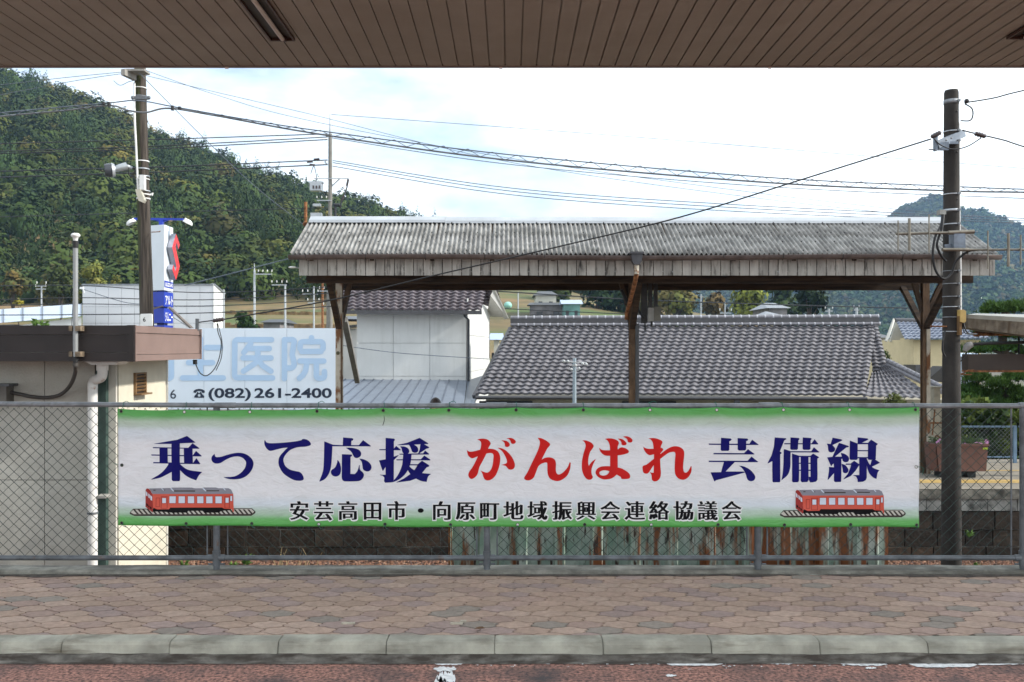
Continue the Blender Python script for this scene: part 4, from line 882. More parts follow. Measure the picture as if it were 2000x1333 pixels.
# roof slab and fascias
g = MB(); g.box((-13, DH0 + .03, zRb + .012), (XE - .03, DH1 - .03, zRt - .03)); g.build('roof', M_conc, hut)
g = MB(); a, b_ = zRb, zRt; h1, h2 = .10, .105
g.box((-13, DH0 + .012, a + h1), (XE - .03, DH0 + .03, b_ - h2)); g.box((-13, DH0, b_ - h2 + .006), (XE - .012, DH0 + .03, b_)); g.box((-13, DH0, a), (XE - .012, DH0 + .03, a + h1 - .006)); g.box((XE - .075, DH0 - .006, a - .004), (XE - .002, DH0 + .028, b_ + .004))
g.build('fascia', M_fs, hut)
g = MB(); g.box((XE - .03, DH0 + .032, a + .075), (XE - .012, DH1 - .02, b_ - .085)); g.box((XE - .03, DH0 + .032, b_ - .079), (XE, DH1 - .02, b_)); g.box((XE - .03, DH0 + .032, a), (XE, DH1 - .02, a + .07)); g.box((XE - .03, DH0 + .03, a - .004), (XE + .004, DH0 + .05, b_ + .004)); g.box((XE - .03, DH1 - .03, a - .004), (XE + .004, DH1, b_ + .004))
g.build('side_fascia', M_fs2, hut)
# downpipe
g = MB(); g.prism([P(166, 706.5, 10.2), P(234, 706.5, 10.2), P(224, 713, 10.2), P(178, 713, 10.2)], (0, .28, 0)); g.build('drain_head', M_white, hut)
M_pvc = mat('white_pvc', (.64, .63, .60), .4, .08, 4, col3=(.28, .11, .04), scale3=5, pos3=(.66, .74))
g = MB(); g.tube([P(200, 713, 10.35), P(200, 722, 10.35)], .062, 14); g.tube(catmull([P(200, 720, 10.35), P(200, 730, 10.35), P(197, 738, 10.35), P(190, 741, 10.35), P(184, 743, 10.37), P(181, 750, 10.38), P(181, 760, 10.38)], 5), .056, 14); g.tube([P(181, 748, 10.38), P(181, 980, 10.38), (X(181, 10.38), 10.38, -1.5)], .054, 14)
g.tube([P(200, 712, 10.35), P(200, 724, 10.35)], .066, 14); g.build('downpipe', M_pvc, hut)
g = MB(); g.tube([P(181, 1000, 10.38), P(181, 1004, 10.38)], .062, 14); g.build('pipe_band', M_galvd, hut)
# louvre vent on the sunny side wall
vent = thing('wall_vent', 'small brown louvred vent box on the hut side wall', 'vent', (XW, 11.27, 1.1))
M_vb = mat('brown_vent_paint', (.20, .115, .05), .6, .2, 9)
g = MB(); y0, y1, z0, z1 = 11.08, 11.42, Z(768, 11.25), Z(728, 11.25)
g.box((XW + .001, y0, z0), (XW + .03, y0 + .03, z1)); g.box((XW + .001, y1 - .03, z0), (XW + .03, y1, z1)); g.box((XW + .001, y0 + .03, z1 - .02), (XW + .03, y1 - .03, z1)); g.build('frame', M_vb, vent)
for k in range(5):
    z = z0 + .035 + k * .043; g = MB(); g.beam((XW + .024, y0 + .03, z), (XW + .024, y1 - .03, z), .006, .03, up=(.6, 0, .8)); g.build('slat', M_vb, vent)
g = MB(); g.box((XW + .001, y0, z0 - .02), (XW + .10, y1, z0)); g.build('sill', M_vb, vent)
g = MB(); g.box((XW + .001, y0 + .03, z0), (XW + .006, y1 - .03, z1 - .02)); g.build('back', M_fs, vent)
# antenna mast clipped to the fascia, with conduit
ma_ = thing('antenna_mast', 'grey pipe mast with white dome antenna clipped to the hut fascia', 'antenna', P(147, 690, 9.93))
g = MB(); g.tube([P(147.5, 484, 9.93), P(147.5, 698, 9.93)], .027, 12); g.build('pipe', mat('grey_mast', (.28, .29, .29), .45, .15, 5, metal=.3), ma_)
g = MB(); g.tube([P(147.5, 471, 9.93), P(147.5, 485, 9.93)], .031, 12); g.tube([P(147.5, 697, 9.93), P(147.5, 708, 9.93)], .028, 10); g.build('rubber_sleeve', M_black, ma_)
g = MB(); c = P(147.5, 473, 9.93); k = 9.93 / F; g.lathe(c, [(.001, 17.3 * k), (4.5 * k, 17 * k), (7.6 * k, 15.5 * k), (8.6 * k, 13.2 * k), (8.2 * k, 11 * k), (5.4 * k, 9 * k), (4.2 * k, 4 * k), (4 * k, 0)], 18); g.build('dome', M_white, ma_)
M_cl = mat('rust_stained_clamp', (.16, .12, .08), .7, .4, 20)
for y in (642, 692):
    g = MB(); 
    for q in ((138.5, 144), (151, 161)): g.box((X(q[0], 9.95), 9.9, Z(y + 5, 9.95)), (X(q[1], 9.95), 9.995, Z(y - 5, 9.95)))
    g.box((X(138, 9.95), 9.955, Z(y + 2, 9.95)), (X(162, 9.95), 9.975, Z(y - 2, 9.95))); g.build('clamp', M_cl, ma_)
g = MB(); g.tube(catmull([P(147.5, 708, 9.94), P(147.5, 716, 9.94), P(147, 728, 10.05), P(141, 746, 10.3), P(130, 762, 10.45), P(114, 773, 10.52), P(90, 777, 10.54), P(60, 775, 10.54), P(38, 770, 10.54), P(20, 767, 10.54)], 6), .022, 10); g.tube([P(147.5, 709, 9.94), P(147.5, 716, 9.94)], .03, 10); g.build('conduit', mat('dark_flexible_conduit', (.055, .05, .045), .6, .15, 6), ma_)
g = MB(); g.tube(catmull([P(144, 560, 9.96), P(142, 600, 9.96), P(140, 640, 9.96)], 5), .004, 5); g.build('thin_wire', M_wireg, ma_)
jb = thing('meter_box', 'dark metal junction box on the hut wall at the left edge', 'junction box', P(5, 784, 10.5)); g = MB(); g.box((X(-30, 10.5), 10.44, Z(786, 10.5)), (X(18, 10.5), 10.598, Z(753, 10.5))); g.build('cabinet', mat('grey_brown_box', (.13, .12, .105), .6, .2, 5), jb)
g = MB(); g.box((X(-31, 10.43), 10.40, Z(755, 10.43)), (X(20, 10.43), 10.598, Z(750, 10.43))); g.build('lid', M_galvd, jb)
g = MB(); rk = random.Random(6)
for k in range(60):
    px = rk.choice([68, 70, 66, 89, 91, 75, 82]) + rk.uniform(-5, 5); y = rk.uniform(622, 638) if px < 74 else rk.uniform(628, 640); c = Vector(P(px, y, 13.2)); a = Vector((rk.gauss(0, 1), rk.gauss(0, 1), rk.gauss(0, 1))).normalized() * .035; b_ = a.orthogonal().normalized() * .016
    g.add([c - a, c - b_, c + a, c + b_], [(0, 1, 2, 3)])
g.tube([(X(70, 13.2), 13.2, -1.5), P(69, 628, 13.2)], .012, 5); g.tube([(X(85, 13.2), 13.2, -1.5), P(88, 634, 13.2)], .012, 5); tag(g.build('sapling', mat('fresh_leaf', (.09, .17, .03), .7, .3, 9), fix=False), 'thin leafy sapling whose tip shows above the hut roof', 'plant')

# ---------------------------------------------------------------- old wooden pole, left
DWP = 15.0
wp = thing('wooden_pole', 'old cracked wooden pole with moss streak and steel straps on the left', 'utility pole', (X(288, DWP), DWP, -1.5))
def wx(py): return 273.5 + (py - 137) * (286.5 - 273.5) / (620 - 137)
g = MB(); n = 28; ys = list(np.linspace(95, 1060, 60)); vs = []
for y in ys:
    r0 = PX(10.8 + (y - 150) * .0045, DWP); c = Vector(P(wx(y), y, DWP))
    for j in range(n):
        t = 2 * math.pi * j / n; r = r0 * (1 + .05 * noise.noise(Vector((math.cos(t) * 4, math.sin(t) * 4, c.z * .5))) - .10 * max(0, noise.noise(Vector((math.cos(t) * 9, math.sin(t) * 9, c.z * .35 + 5)))))
        vs.append((c.x + r * math.cos(t), c.y + r * math.sin(t), c.z))
g.smooth = True; g.add(vs, [(i * n + j, i * n + (j + 1) % n, (i + 1) * n + (j + 1) % n, (i + 1) * n + j) for i in range(len(ys) - 1) for j in range(n)])
M_wood = mat('weathered_pole_wood', (.028, .022, .018), .95, .5, 10, col2=(.095, .078, .064), stretch=(2.2, 2.2, .10), bump=.9, bscale=14)
sh_ = g.build('shaft', M_wood, wp)
n_ = M_wood.node_tree.nodes; l_ = M_wood.node_tree.links; b_ = n_['Principled BSDF']; src = b_.inputs['Base Color'].links[0].from_socket
t_ = n_.new('ShaderNodeTexCoord'); sp = n_.new('ShaderNodeSeparateXYZ'); q = n_.new('ShaderNodeTexNoise'); q.inputs['Scale'].default_value = 4; mth = n_.new('ShaderNodeMath'); mth.operation = 'MULTIPLY_ADD'; mth.inputs[1].default_value = .14
l_.new(t_.outputs['Object'], sp.inputs[0]); l_.new(t_.outputs['Object'], q.inputs['Vector']); l_.new(q.outputs['Fac'], mth.inputs[0]); l_.new(sp.outputs['X'], mth.inputs[2])
rr = n_.new('ShaderNodeMapRange'); rr.inputs['From Min'].default_value = .0; rr.inputs['From Max'].default_value = -.035; mm = n_.new('ShaderNodeMixRGB'); mm.inputs[2].default_value = (.045, .052, .022, 1)
l_.new(mth.outputs[0], rr.inputs['Value']); l_.new(rr.outputs[0], mm.inputs[0]); l_.new(src, mm.inputs[1]); l_.new(mm.outputs[0], b_.inputs['Base Color'])
def wband(py, h, m, dx=0, r=0):
    g = MB(); R = PX(11.4 + (py - 150) * .0045, DWP) + r; x, y, z = P(wx(py) + dx, py, DWP); g.lathe((x, y, z - h / 2), [(R, 0), (R + .004, 0), (R + .004, h), (R, h)], 24); return g.build('steel_band', m, wp)
for y, h, m in ((173, .016, M_white), (191, .05, M_galvd), (316, .018, M_white), (331, .02, M_steel), (345, .018, M_steel), (351, .012, M_white), (374, .018, M_steel), (381, .022, M_white), (389, .022, M_white)): wband(y, h, m)
g = MB(); g.box((X(258, 14.87), 14.84, Z(195, 14.87)), (X(292, 14.87), 14.88, Z(189, 14.87))); g.ball(P(259, 191, 14.85), .03, 8); g.ball(P(291, 191, 14.85), .03, 8); g.build('clamp_bolt', M_galvd, wp)
g = MB(); g.beam(P(240, 141, 14.6), P(263, 152, 14.9), .07, .10); g.box((X(246, 14.7), 14.66, Z(140, 14.7)), (X(284, 14.7), 14.9, Z(136, 14.7))); g.build('cross_arm', M_conc, wp)
g = MB(); g.tube(catmull([P(262.5, 162, 14.86), P(263, 230, 14.86), P(266, 290, 14.86), P(269.5, 370, 14.86)], 6), .018, 8); g.build('white_conduit', mat('white_plastic', (.70, .70, .68)), wp)
g = MB(); g.box((X(274, 14.82), 14.78, Z(372, 14.82)), (X(283.5, 14.82), 14.86, Z(343, 14.82))); g.box((X(275, 14.82), 14.775, Z(371, 14.82)), (X(282.5, 14.82), 14.779, Z(357, 14.82))); g.build('conduit_box', M_white, wp)
g = MB(); g.prism([P(264, 370, 14.75), P(273, 369.5, 14.75), P(282, 391, 14.75), P(279, 396, 14.75), P(270, 392, 14.75)], (0, .09, 0)); g.build('tilted_panel', mat('yellowed_white_panel', (.5, .47, .38), .6, .1, 6), wp)
g = MB(); g.prism([P(292, 379, 14.85), P(298, 376.5, 14.85), P(296, 382, 14.85)], (0, .05, 0)); g.build('bracket_plate', M_white, wp)
pl = thing('pole_number_plate', 'white plate numbered six at the foot of the wooden pole', 'sign', P(286, 637, 14.8)); g = MB(); g.prism([P(x, y, 14.8) for x, y in ((273.5, 637), (297, 637), (297, 614), (294, 613), (275, 613.5), (273.5, 616))], (0, .03, 0)); g.build('plate', M_white, pl)
def letters(name, body, D, px, py, h, m, parent, bold=0, sx=1.0, dy=-.004, x1=None):
    """lettering on an upright board facing the camera: lower left corner at px, py, capital height h px"""
    co, tr = text_mesh(body, 1, bold); g = MB(); k = h / .73; mn = min(c[0] for c in co)
    if x1: sx = (x1 - px) / ((max(c[0] for c in co) - mn) * k); co = [(c[0] - mn, c[1]) for c in co]
    g.add([(X(px + x * k * sx, D), D + dy, Z(py - y * k, D)) for x, y in co], tr); return g.build(name, m, parent)
letters('lettering', '6', 14.8, 279, 628.5, 8.5, M_blk, pl, .01)
# security lamp (grey flood lamp) on its arm
fl = thing('flood_lamp', 'grey flood lamp on a short arm left of the wooden pole', 'lamp', P(225, 346, 14.7))
M_gl = mat('light_grey_metal', (.38, .40, .42), .4, .1, 8, metal=.4)
g = MB(); A, B = Vector(P(211, 329, 14.62)), Vector(P(222, 333, 14.72)); dd = (B - A); c = Vector(P(220, 333, 14.7)); ax = Vector((-1, -.5, -.12)).normalized()
g.tube([c, c + ax * .05, c + ax * .12], [.105, .115, .10], 18); g.build('head', mat('dark_lamp_glass', (.05, .055, .065), .25, .1, 4), fl)
g = MB(); g.tube([c - ax * .035, c + ax * .012], [.10, .122], 18); g.build('rim', M_gl, fl)
g = MB(); g.tube([P(224, 331, 14.75), P(235, 328, 14.8), P(248, 325, 14.85)], [.045, .06, .065], 12); g.tube([P(248, 325, 14.85), P(257, 329, 14.9)], .035, 10); g.build('ballast_housing', M_gl, fl)
g = MB(); g.tube([P(256, 329, 14.9), P(266, 330, 14.93)], .014, 6); g.tube(catmull([P(251, 329, 14.85), P(253, 343, 14.85), P(258, 345, 14.86), P(264, 333, 14.9), P(266, 328, 14.9)], 5), .009, 6); g.build('lead', M_black, fl)
g = MB(); g.tube([P(254, 526, 14.95), P(274, 526, 14.98)], .006, 5); g.tube([P(296, 454, 14.95), P(312, 453, 14.85), P(313, 451, 14.85)], .008, 5); tag(g.build('step_hook', M_rust), 'rusty climbing hooks sticking out of the wooden pole', 'hook')

# ---------------------------------------------------------------- clinic billboard
DBB = 19.0
bb = thing('billboard', 'pale blue clinic billboard with a phone number beside the hut', 'billboard', (X(420, DBB), DBB + .1, -1.5))
M_bb = mat('pale_blue_panel', (.66, .73, .81), .4, .03, 1.5); M_bt = mat('light_blue_print', (.41, .56, .75), .4, .03, 3); M_bk = mat('dark_navy_print', (.02, .03, .055), .4, .05, 3)
g = MB()
for a, b_ in ((150, 240), (240.6, 328), (328.6, 398), (398.6, 478), (478.6, 560), (560.6, 658)): g.box((X(a, DBB), DBB, Z(800, DBB)), (X(b_, DBB), DBB + .05, Z(641.5, DBB)))
g.build('panel', M_bb, bb)
g = MB(); g.box((X(150, DBB), DBB + .05, Z(642.2, DBB)), (X(657.5, DBB), DBB + .1, Z(644, DBB))); g.box((X(656.5, DBB), DBB + .05, Z(800, DBB)), (X(658, DBB), DBB + .1, Z(642, DBB)))
for px in (200, 420, 640): g.box((X(px, DBB) - .05, DBB + .1, -1.5), (X(px, DBB) + .05, DBB + .2, Z(648, DBB)))
g.build('frame', M_galv, bb)
g = MB(); g.beam(P(673, 624, DBB + .25), P(698, 745, DBB + 4), .12, .12); g.build('stay', mat('grey_stay', (.15, .14, .125), .7, .2, 4), bb)
M_lift = [0]
def strokes(paths, w, m, name='lettering'):
    """round-ended strokes in the tracing grid of the board (4.165 px per picture px from 300, 480)"""
    g = MB(); k = 0
    q = lambda x, y: (300 + x / 4.165, 480 + y / 4.165)
    for pts in paths:
        pts = [Vector((x, y)) for x, y in pts]; loop_l = []; loop_r = []
        k += 1; dy = DBB - .004 - k * .00012
        for a, b_ in zip(pts, pts[1:]):
            d = (b_ - a).normalized(); nn = Vector((-d.y, d.x)) * w / 2; g.add([(X(q(*p)[0], DBB), dy, Z(q(*p)[1], DBB)) for p in (a + nn, b_ + nn, b_ - nn, a - nn)], [(0, 1, 2, 3)]); k += .08; dy = DBB - .004 - k * .00012
        for p in pts:
            g.add([(X(q(p.x + w / 2 * math.cos(t), 0)[0], DBB), dy - .00004, Z(q(0, p.y + w / 2 * math.sin(t))[1], DBB)) for t in [2 * math.pi * j / 16 for j in range(16)]], [tuple(range(16))]); dy -= .000004
    return g.build(name, m, bb)
def arc(cx, cy, r, a0, a1, n=6): return [(cx + r * math.cos(rad(a0 + (a1 - a0) * i / n)), cy + r * math.sin(rad(a0 + (a1 - a0) * i / n))) for i in range(n + 1)]
strokes([[(430, 830), (545, 830)], [(285, 953), (480, 953)], [(382, 760), (382, 1075)], [(237, 1077), (567, 1077)], [(330, 760), (290, 850)]], 45, M_bt)
strokes([[(960, 766)] + arc(685, 790, 24, 270, 180) + arc(685, 1050, 26, 180, 90) + [(968, 1077)], [(790, 800), (735, 870)], [(775, 838), (942, 838)], [(728, 915), (955, 915)], [(848, 838), (848, 920), (830, 955), (732, 1022)], [(850, 925), (885, 975), (955, 1022)]], 45, M_bt)
strokes([[(1065, 1083), (1065, 766)] + [(1120, 766)] + arc(1125, 785, 20, 270, 360) + [(1133, 850), (1128, 890), (1140, 935)] + arc(1112, 965, 32, 0, 90) + [(1090, 997)], [(1285, 750), (1285, 785)], [(1192, 838)] + arc(1215, 805, 22, 180, 270) + arc(1357, 805, 22, 270, 360) + [(1379, 838)], [(1205, 862), (1362, 862)], [(1190, 940), (1385, 940)], [(1250, 945), (1236, 1020), (1215, 1055), (1187, 1080)], [(1325, 945)] + arc(1345, 1060, 20, 180, 90) + arc(1372, 1060, 18, 90, 0) + [(1390, 1025)]], 45, M_bt)
strokes([[(145, 760)] + arc(125, 1060, 20, 0, 90) + [(90, 1080)]], 45, M_bt)
letters('lettering', '6', DBB, 331.5, 779, 18.5, M_bk, bb, .004, 1.05, -.003)
letters('lettering', '(082)', DBB, 407, 777, 19, M_bk, bb, .026, 1, -.003, 490); letters('lettering', '261-2400', DBB, 497, 777, 19, M_bk, bb, .026, 1, -.003, 648)
g = MB(); q = lambda x, y: (X(300 + x / 4.165, DBB), DBB - .004, Z(480 + y / 4.165, DBB))
outl = [(324, 1195), (327, 1180), (345, 1170), (370, 1166), (398, 1170), (415, 1180), (418, 1196), (400, 1200), (392, 1192), (388, 1184), (356, 1184), (350, 1192), (342, 1200)]
g.add([q(*p) for p in outl], [tuple(t) for t in tessellate_polygon([[Vector((x, y, 0)) for x, y in outl]])])
o1 = [Vector((x, y, 0)) for x, y in ((356, 1190), (364, 1190), (364, 1198), (378, 1198), (378, 1190), (386, 1190), (394, 1206), (412, 1225), (412, 1238), (332, 1238), (332, 1225), (348, 1206))]
h1_ = [Vector((371 + 11 * math.cos(t), 1219 + 11 * math.sin(t), 0)) for t in [2 * math.pi * j / 12 for j in range(12)]]
g.add([q(p.x, p.y) for p in o1 + h1_], [tuple(t) for t in tessellate_polygon([o1, h1_])]); g.build('telephone_symbol', M_bk, bb)

# ---------------------------------------------------------------- houses
def tile_roof(a, b_, c, d, ncol, nrow, name, m, parent, amp=.05, step=.055, sub=8):
    """pantiles over the patch a (ridge left), b (ridge right), c (eave left), d (eave right)"""
    a, b_, c, d = map(Vector, (a, b_, c, d)); nrm = (b_ - a).cross(c - a).normalized()
    if nrm.z < 0: nrm = -nrm
    nu = ncol * sub; rows = []
    prof = [.5 + .5 * math.cos(2 * math.pi * (i % sub) / sub) for i in range(sub)]
    prof = [0.0, .12, .42, .8, 1.0, .86, .5, .15][:sub] if sub == 8 else prof
    vs = []; vv = []
    for r in range(nrow):
        for fr, hgt in ((0, 0), (.55, .5), (1.0, 1.0), (1.0001, -.25)):
            vv.append(((r + fr) / nrow, hgt))
    for t, hgt in vv:
        for i in range(nu + 1):
            u = i / nu; pr = prof[i % sub]
            p = (a + (b_ - a) * u) * (1 - t) + (c + (d - c) * u) * t
            # curved lower edge of each tile
            p = p + (c - a) * (.018 / max(1, nrow / 12) * (1 - pr) * (1 if hgt >= 1 or hgt < 0 else 0)) * (-.6)
            vs.append(p + nrm * (amp * pr + step * max(hgt, -.25)))
    g = MB(); g.smooth = True; k = nu + 1
    g.add(vs, [(j * k + i, (j + 1) * k + i, (j + 1) * k + i + 1, j * k + i + 1) for j in range(len(vv) - 1) for i in range(nu)])
    o = g.build(name, m, parent)
    o.data.polygons.foreach_set('use_smooth', [((q // nu) % 4) not in (2, 3) for q in range(len(o.data.polygons))]); return o
M_tg = mat('grey_glazed_tile', (.118, .113, .124), .62, .10, 4.5, col2=(.185, .177, .19), spec=.35, col3=(.085, .08, .085), scale3=6, pos3=(.55, .75))
M_tb = mat('purple_brown_tile', (.095, .078, .084), .5, .2, 5, col2=(.17, .145, .16), spec=.4)
M_td = mat('dark_ridge_tile', (.045, .043, .047), .35, .2, 9, spec=.6)
M_cap = mat('ridge_cap_tile', (.16, .155, .17), .3, .15, 9, spec=.6)
# large grey tiled house
th = thing('tiled_house', 'long low house with grey pantile roof behind the platform', 'house', (6, 30, -1.5))
DRd = 30.5; zrd = Z(638, DRd); aL, aR = (X(1000, DRd), DRd, zrd), (X(1712, DRd * .985), DRd * .985, zrd)
cL, cR = (X(929, 27.0), 27.0, Z(772, 27.0)), (X(1690, 26.6), 26.6, Z(774, 26.7))
tile_roof(aL, aR, cL, cR, 46, 19, 'roof', M_tg, th)
# right hipped end running lower
aR2 = (X(1733, 29.0), 29.0, Z(712, 29.0)); 
tile_roof((X(1707, 28.9), 28.9, Z(722, 28.9)), (X(1732, 28.6), 28.6, Z(712, 28.6)), (X(1686, 26.5), 26.5, Z(776, 26.5)), (X(1828, 26.5), 26.5, Z(780, 26.5)), 9, 8, 'lower_roof', M_tg, th)
tile_roof((X(1690, 30), 30, Z(638, 30) + .02), (X(1713, 30), 30, Z(636, 30) + .06), (X(1705, 28.5), 28.5, Z(728, 28.5)), (X(1737, 28.5), 28.5, Z(728, 28.5)), 2, 13, 'verge_tiles', M_tg, th)
g = MB(); k = 0
A, B = Vector(P(1733, 713, 28.6)), Vector(P(1840, 765, 26.6))
g.tube([A, B], .09, 10); g.tube([A + Vector((0, 0, .13)), B + Vector((0, 0, .13))], .075, 10)
for j in range(14): p = A.lerp(B, (j + .5) / 14); q2 = A.lerp(B, (j + .62) / 14); g.tube([p + Vector((0, 0, .13)), q2 + Vector((0, 0, .13))], .088, 10)
g.build('hip_ridge', M_cap, th)
g = MB(); A, B = Vector(aL) + Vector((-.05, 0, .05)), Vector(aR) + Vector((.05, 0, .08))
g.beam(A + Vector((0, 0, .10)), B + Vector((0, 0, .10)), .26, .22); g.build('ridge_base', M_td, th)
g = MB(); L_ = (B - A).length
for j in range(46):
    p = A.lerp(B, j / 46); q2 = A.lerp(B, (j + .93) / 46); g.tube([p + Vector((0, -.14, .0)), q2 + Vector((0, -.14, .0))], .05, 8)
    g.tube([p + Vector((0, 0, .24)), q2 + Vector((0, 0, .24))], .07, 8)
g.build('ridge_tiles', M_cap, th)
g = MB(); 
for j in range(46):
    p = A.lerp(B, (j + .96) / 46)
    for off, r in ((Vector((0, -.14, 0)), .058), (Vector((0, 0, .24)), .078)): g.tube([p + off - Vector((.015, 0, 0)), p + off + Vector((.03, 0, 0))], r, 8)
g.build('ridge_joints', mat('bright_ridge_joint', (.42, .42, .45), .3, .1, 5), th)
for j in range(46):                                                  # snow guard studs
    g = MB()
    t = .79; p = Vector(aL).lerp(Vector(aR), (j + .5) / 46) * (1 - t) + Vector(cL).lerp(Vector(cR), (j + .5) / 46) * t; g.ball((p.x, p.y - .03, p.z + .075), (.07, .05, .045), 8); g.build('snow_guard', M_td, th)
g = MB(); y_ = 27.25; g.box((cL[0] + .3, y_ + .3, -1.5), (cR[0] + 3, 32, Z(783, 27))); g.build('wall', mat('cream_mud_wall', (.30, .27, .20), .85, .1, 4), th)
g = MB()
for a, b_ in ((936, 1040), (1215, 1320)): g.box((X(a, 27.5), 27.46, Z(800, 27.5)), (X(b_, 27.5), 27.56, Z(783.5, 27.5)))
g.build('dark_window', mat('dark_glass', (.02, .022, .025), .15, .1, 3), th)
g = MB(); A = Vector(cL) + Vector((0, -.12, -.07)); B = Vector(cR) + Vector((0, -.12, -.07)); g.tube([A, B], .055, 8); g.build('eave_gutter', M_td, th)
g = MB(); p = P(1440, 786, 26.6); g.box((p[0] - .08, p[1], p[2] - .1), (p[0] + .08, p[1] + .12, p[2] + .1)); g.build('rain_hopper', M_td, th)
g = MB(); A = Vector(aL); B = Vector(cL); g.beam(A + Vector((-.05, 0, -.06)), B + Vector((-.05, 0, -.06)), .1, .12); g.build('bargeboard', M_td, th)
# white two-storey house with brown pantiles
wh = thing('white_house', 'white windowless house end with purplish brown tiles left of the grey roof', 'house', (X(800, 31), 31, -1.5))
M_ww = mat('off_white_siding', (.57, .57, .55), .75, .04, 1.6, bump=.05, bscale=20, col3=(.48, .48, .455), scale3=1.6, pos3=(.5, .8), stretch3=(3, 3, .25))
DWh = 30.0; zt, zb = Z(606, DWh), Z(800, DWh); x0, x1 = X(697, DWh), X(911, DWh); rot = rad(12)
xs_, ys_ = X(955, 36.5), 36.5
g = MB()
def panelwall(p, q, z0, z1, rows, cols, name):
    g = MB(); p = Vector((*p, 0)); q = Vector((*q, 0)); d = (q - p); nn = Vector((d.y, -d.x, 0)).normalized() * .03
    for i in range(cols):
        for j in range(rows):
            a = p + d * (i / cols) + d.normalized() * .006; b_ = p + d * ((i + 1) / cols) - d.normalized() * .006; za = z0 + (z1 - z0) * j / rows + .006; zb_ = z0 + (z1 - z0) * (j + 1) / rows - .006
            vs = [(v.x, v.y, z) for v, z in ((a + nn, za), (b_ + nn, za), (b_ + nn, zb_), (a + nn, zb_), (a, za), (b_, za), (b_, zb_), (a, zb_))]
            g.add(vs, [(0, 1, 2, 3), (0, 4, 5, 1), (1, 5, 6, 2), (2, 6, 7, 3), (3, 7, 4, 0)])
    return g.build(name, M_ww, wh)
panelwall((x0, DWh), (x1, DWh), zb, zt, 3, 3, 'wall'); panelwall((x1 + .012, DWh + .02), (xs_, ys_), zb, zt + .4, 3, 3, 'side_wall')
g = MB(); g.prism([(x0 + .05, DWh + .03, zb), (x1 - .02, DWh + .03, zb), (xs_ - .06, ys_ - .05, zb), (x0 + (xs_ - x1) + .05, ys_ - .05, zb)], (0, 0, zt - zb)); g.build('wall_core', mat('seam_shadow', (.46, .46, .45), .9), wh)
DWr = 33.5
tile_roof((X(664, DWr), DWr, Z(522, DWr)), (X(958, DWr), DWr, Z(522, DWr)), (X(664, 29.4), 29.4, Z(607, 29.4)), (X(941, 29.4), 29.4, Z(608, 29.4)), 17, 15, 'roof', M_tb, wh, .06, .065)
tile_roof((X(958, DWr), DWr, Z(522, DWr)), (X(664, DWr), DWr, Z(522, DWr)), (X(985, 37.6), 37.6, Z(612, 37.6)), (X(700, 37.6), 37.6, Z(612, 37.6)), 17, 15, 'roof', M_tb, wh, .06, .065)
g = MB(); A, B = P(664, 610, 29.35), P(941, 611, 29.35); g.beam(A, B, .14, .12); g.build('eave_gutter', M_td, wh)
g = MB(); g.tube([P(907, 612, 29.5), P(908, 618, 29.6), P(915, 625, 29.85), P(915, 745, 29.85)], .045, 8); g.tube([P(953, 628, 36.6), P(954, 634, 36.3), P(954, 700, 36.3)], .05, 8); g.build('downpipe', mat('black_downpipe', (.035, .038, .045), .4, .1, 5), wh)
g = MB(); g.prism([P(958, 578, 33.5), P(963, 568, 33.5), P(990, 620, 37), P(950, 618, 37)], (0, .08, 0)); g.prism([P(960, 567, 33.4), P(966, 566, 33.4), P(992, 622, 37.1), P(985, 624, 37.1)], (.04, .1, 0)); g.build('gable_board', M_ww, wh)
g = MB(); a = (X(655, DWh), DWh - .02, Z(741, DWh)); b_ = (X(957, 31.5), 31.5, Z(731, 31.5)); c = (X(560, 25.2), 25.2, Z(803, 25.2)); d = (X(905, 25.2), 25.2, Z(803, 25.2))
g.quad(a, (X(912, DWh), DWh - .02, Z(743, DWh)), d, c); g.build('lower_roof', mat('blue_grey_metal_roof', (.20, .23, .28), .38, .08, 3, metal=.35), wh)
g = MB()
for k in range(24):
    t = k / 14 - .35; p = Vector(a).lerp(Vector((X(912, DWh), DWh - .02, Z(743, DWh))), t); q2 = Vector(c).lerp(Vector(d), t)
    if 0 <= t <= 1.001: g.beam(p + Vector((0, 0, .012)), q2 + Vector((0, 0, .012)), .03, .03)
g.build('roof_seam', mat('seam_metal', (.13, .15, .19), .4, .1, 3, metal=.35), wh)
g = MB(); g.quad((X(913, DWh), DWh - .03, Z(743.5, DWh)), (X(948, 31.5), 31.5, Z(732, 31.5)), (X(955, 31), 31, Z(735, 31)), (X(918, 25.4), 25.4, Z(806, 25.4)), (X(906, 25.2), 25.2, Z(803.5, 25.2)))
g.build('valley_roof', mat('blue_grey_metal_roof_dark', (.12, .145, .18), .38, .08, 3, metal=.35), wh)
g = MB(); g.box((X(668, 38), 38, -1.5), (X(697, 38), 44, Z(642, 38))); g.build('wall', M_ww, tw := thing('small_white_house', 'plain white wall seen between the shelter post and the white house', 'house', (X(680, 38), 40, -1.5)))
g = MB(); g.prism([P(655, 642, 37.6), P(700, 638, 37.6), P(700, 634, 39), P(655, 638, 39)], (0, .1, -.04)); g.prism([P(655, 623, 37.8), P(706, 624, 37.8), P(706, 618, 40), P(655, 618, 40)], (0, .1, -.1)); g.build('roof', M_td, tw)
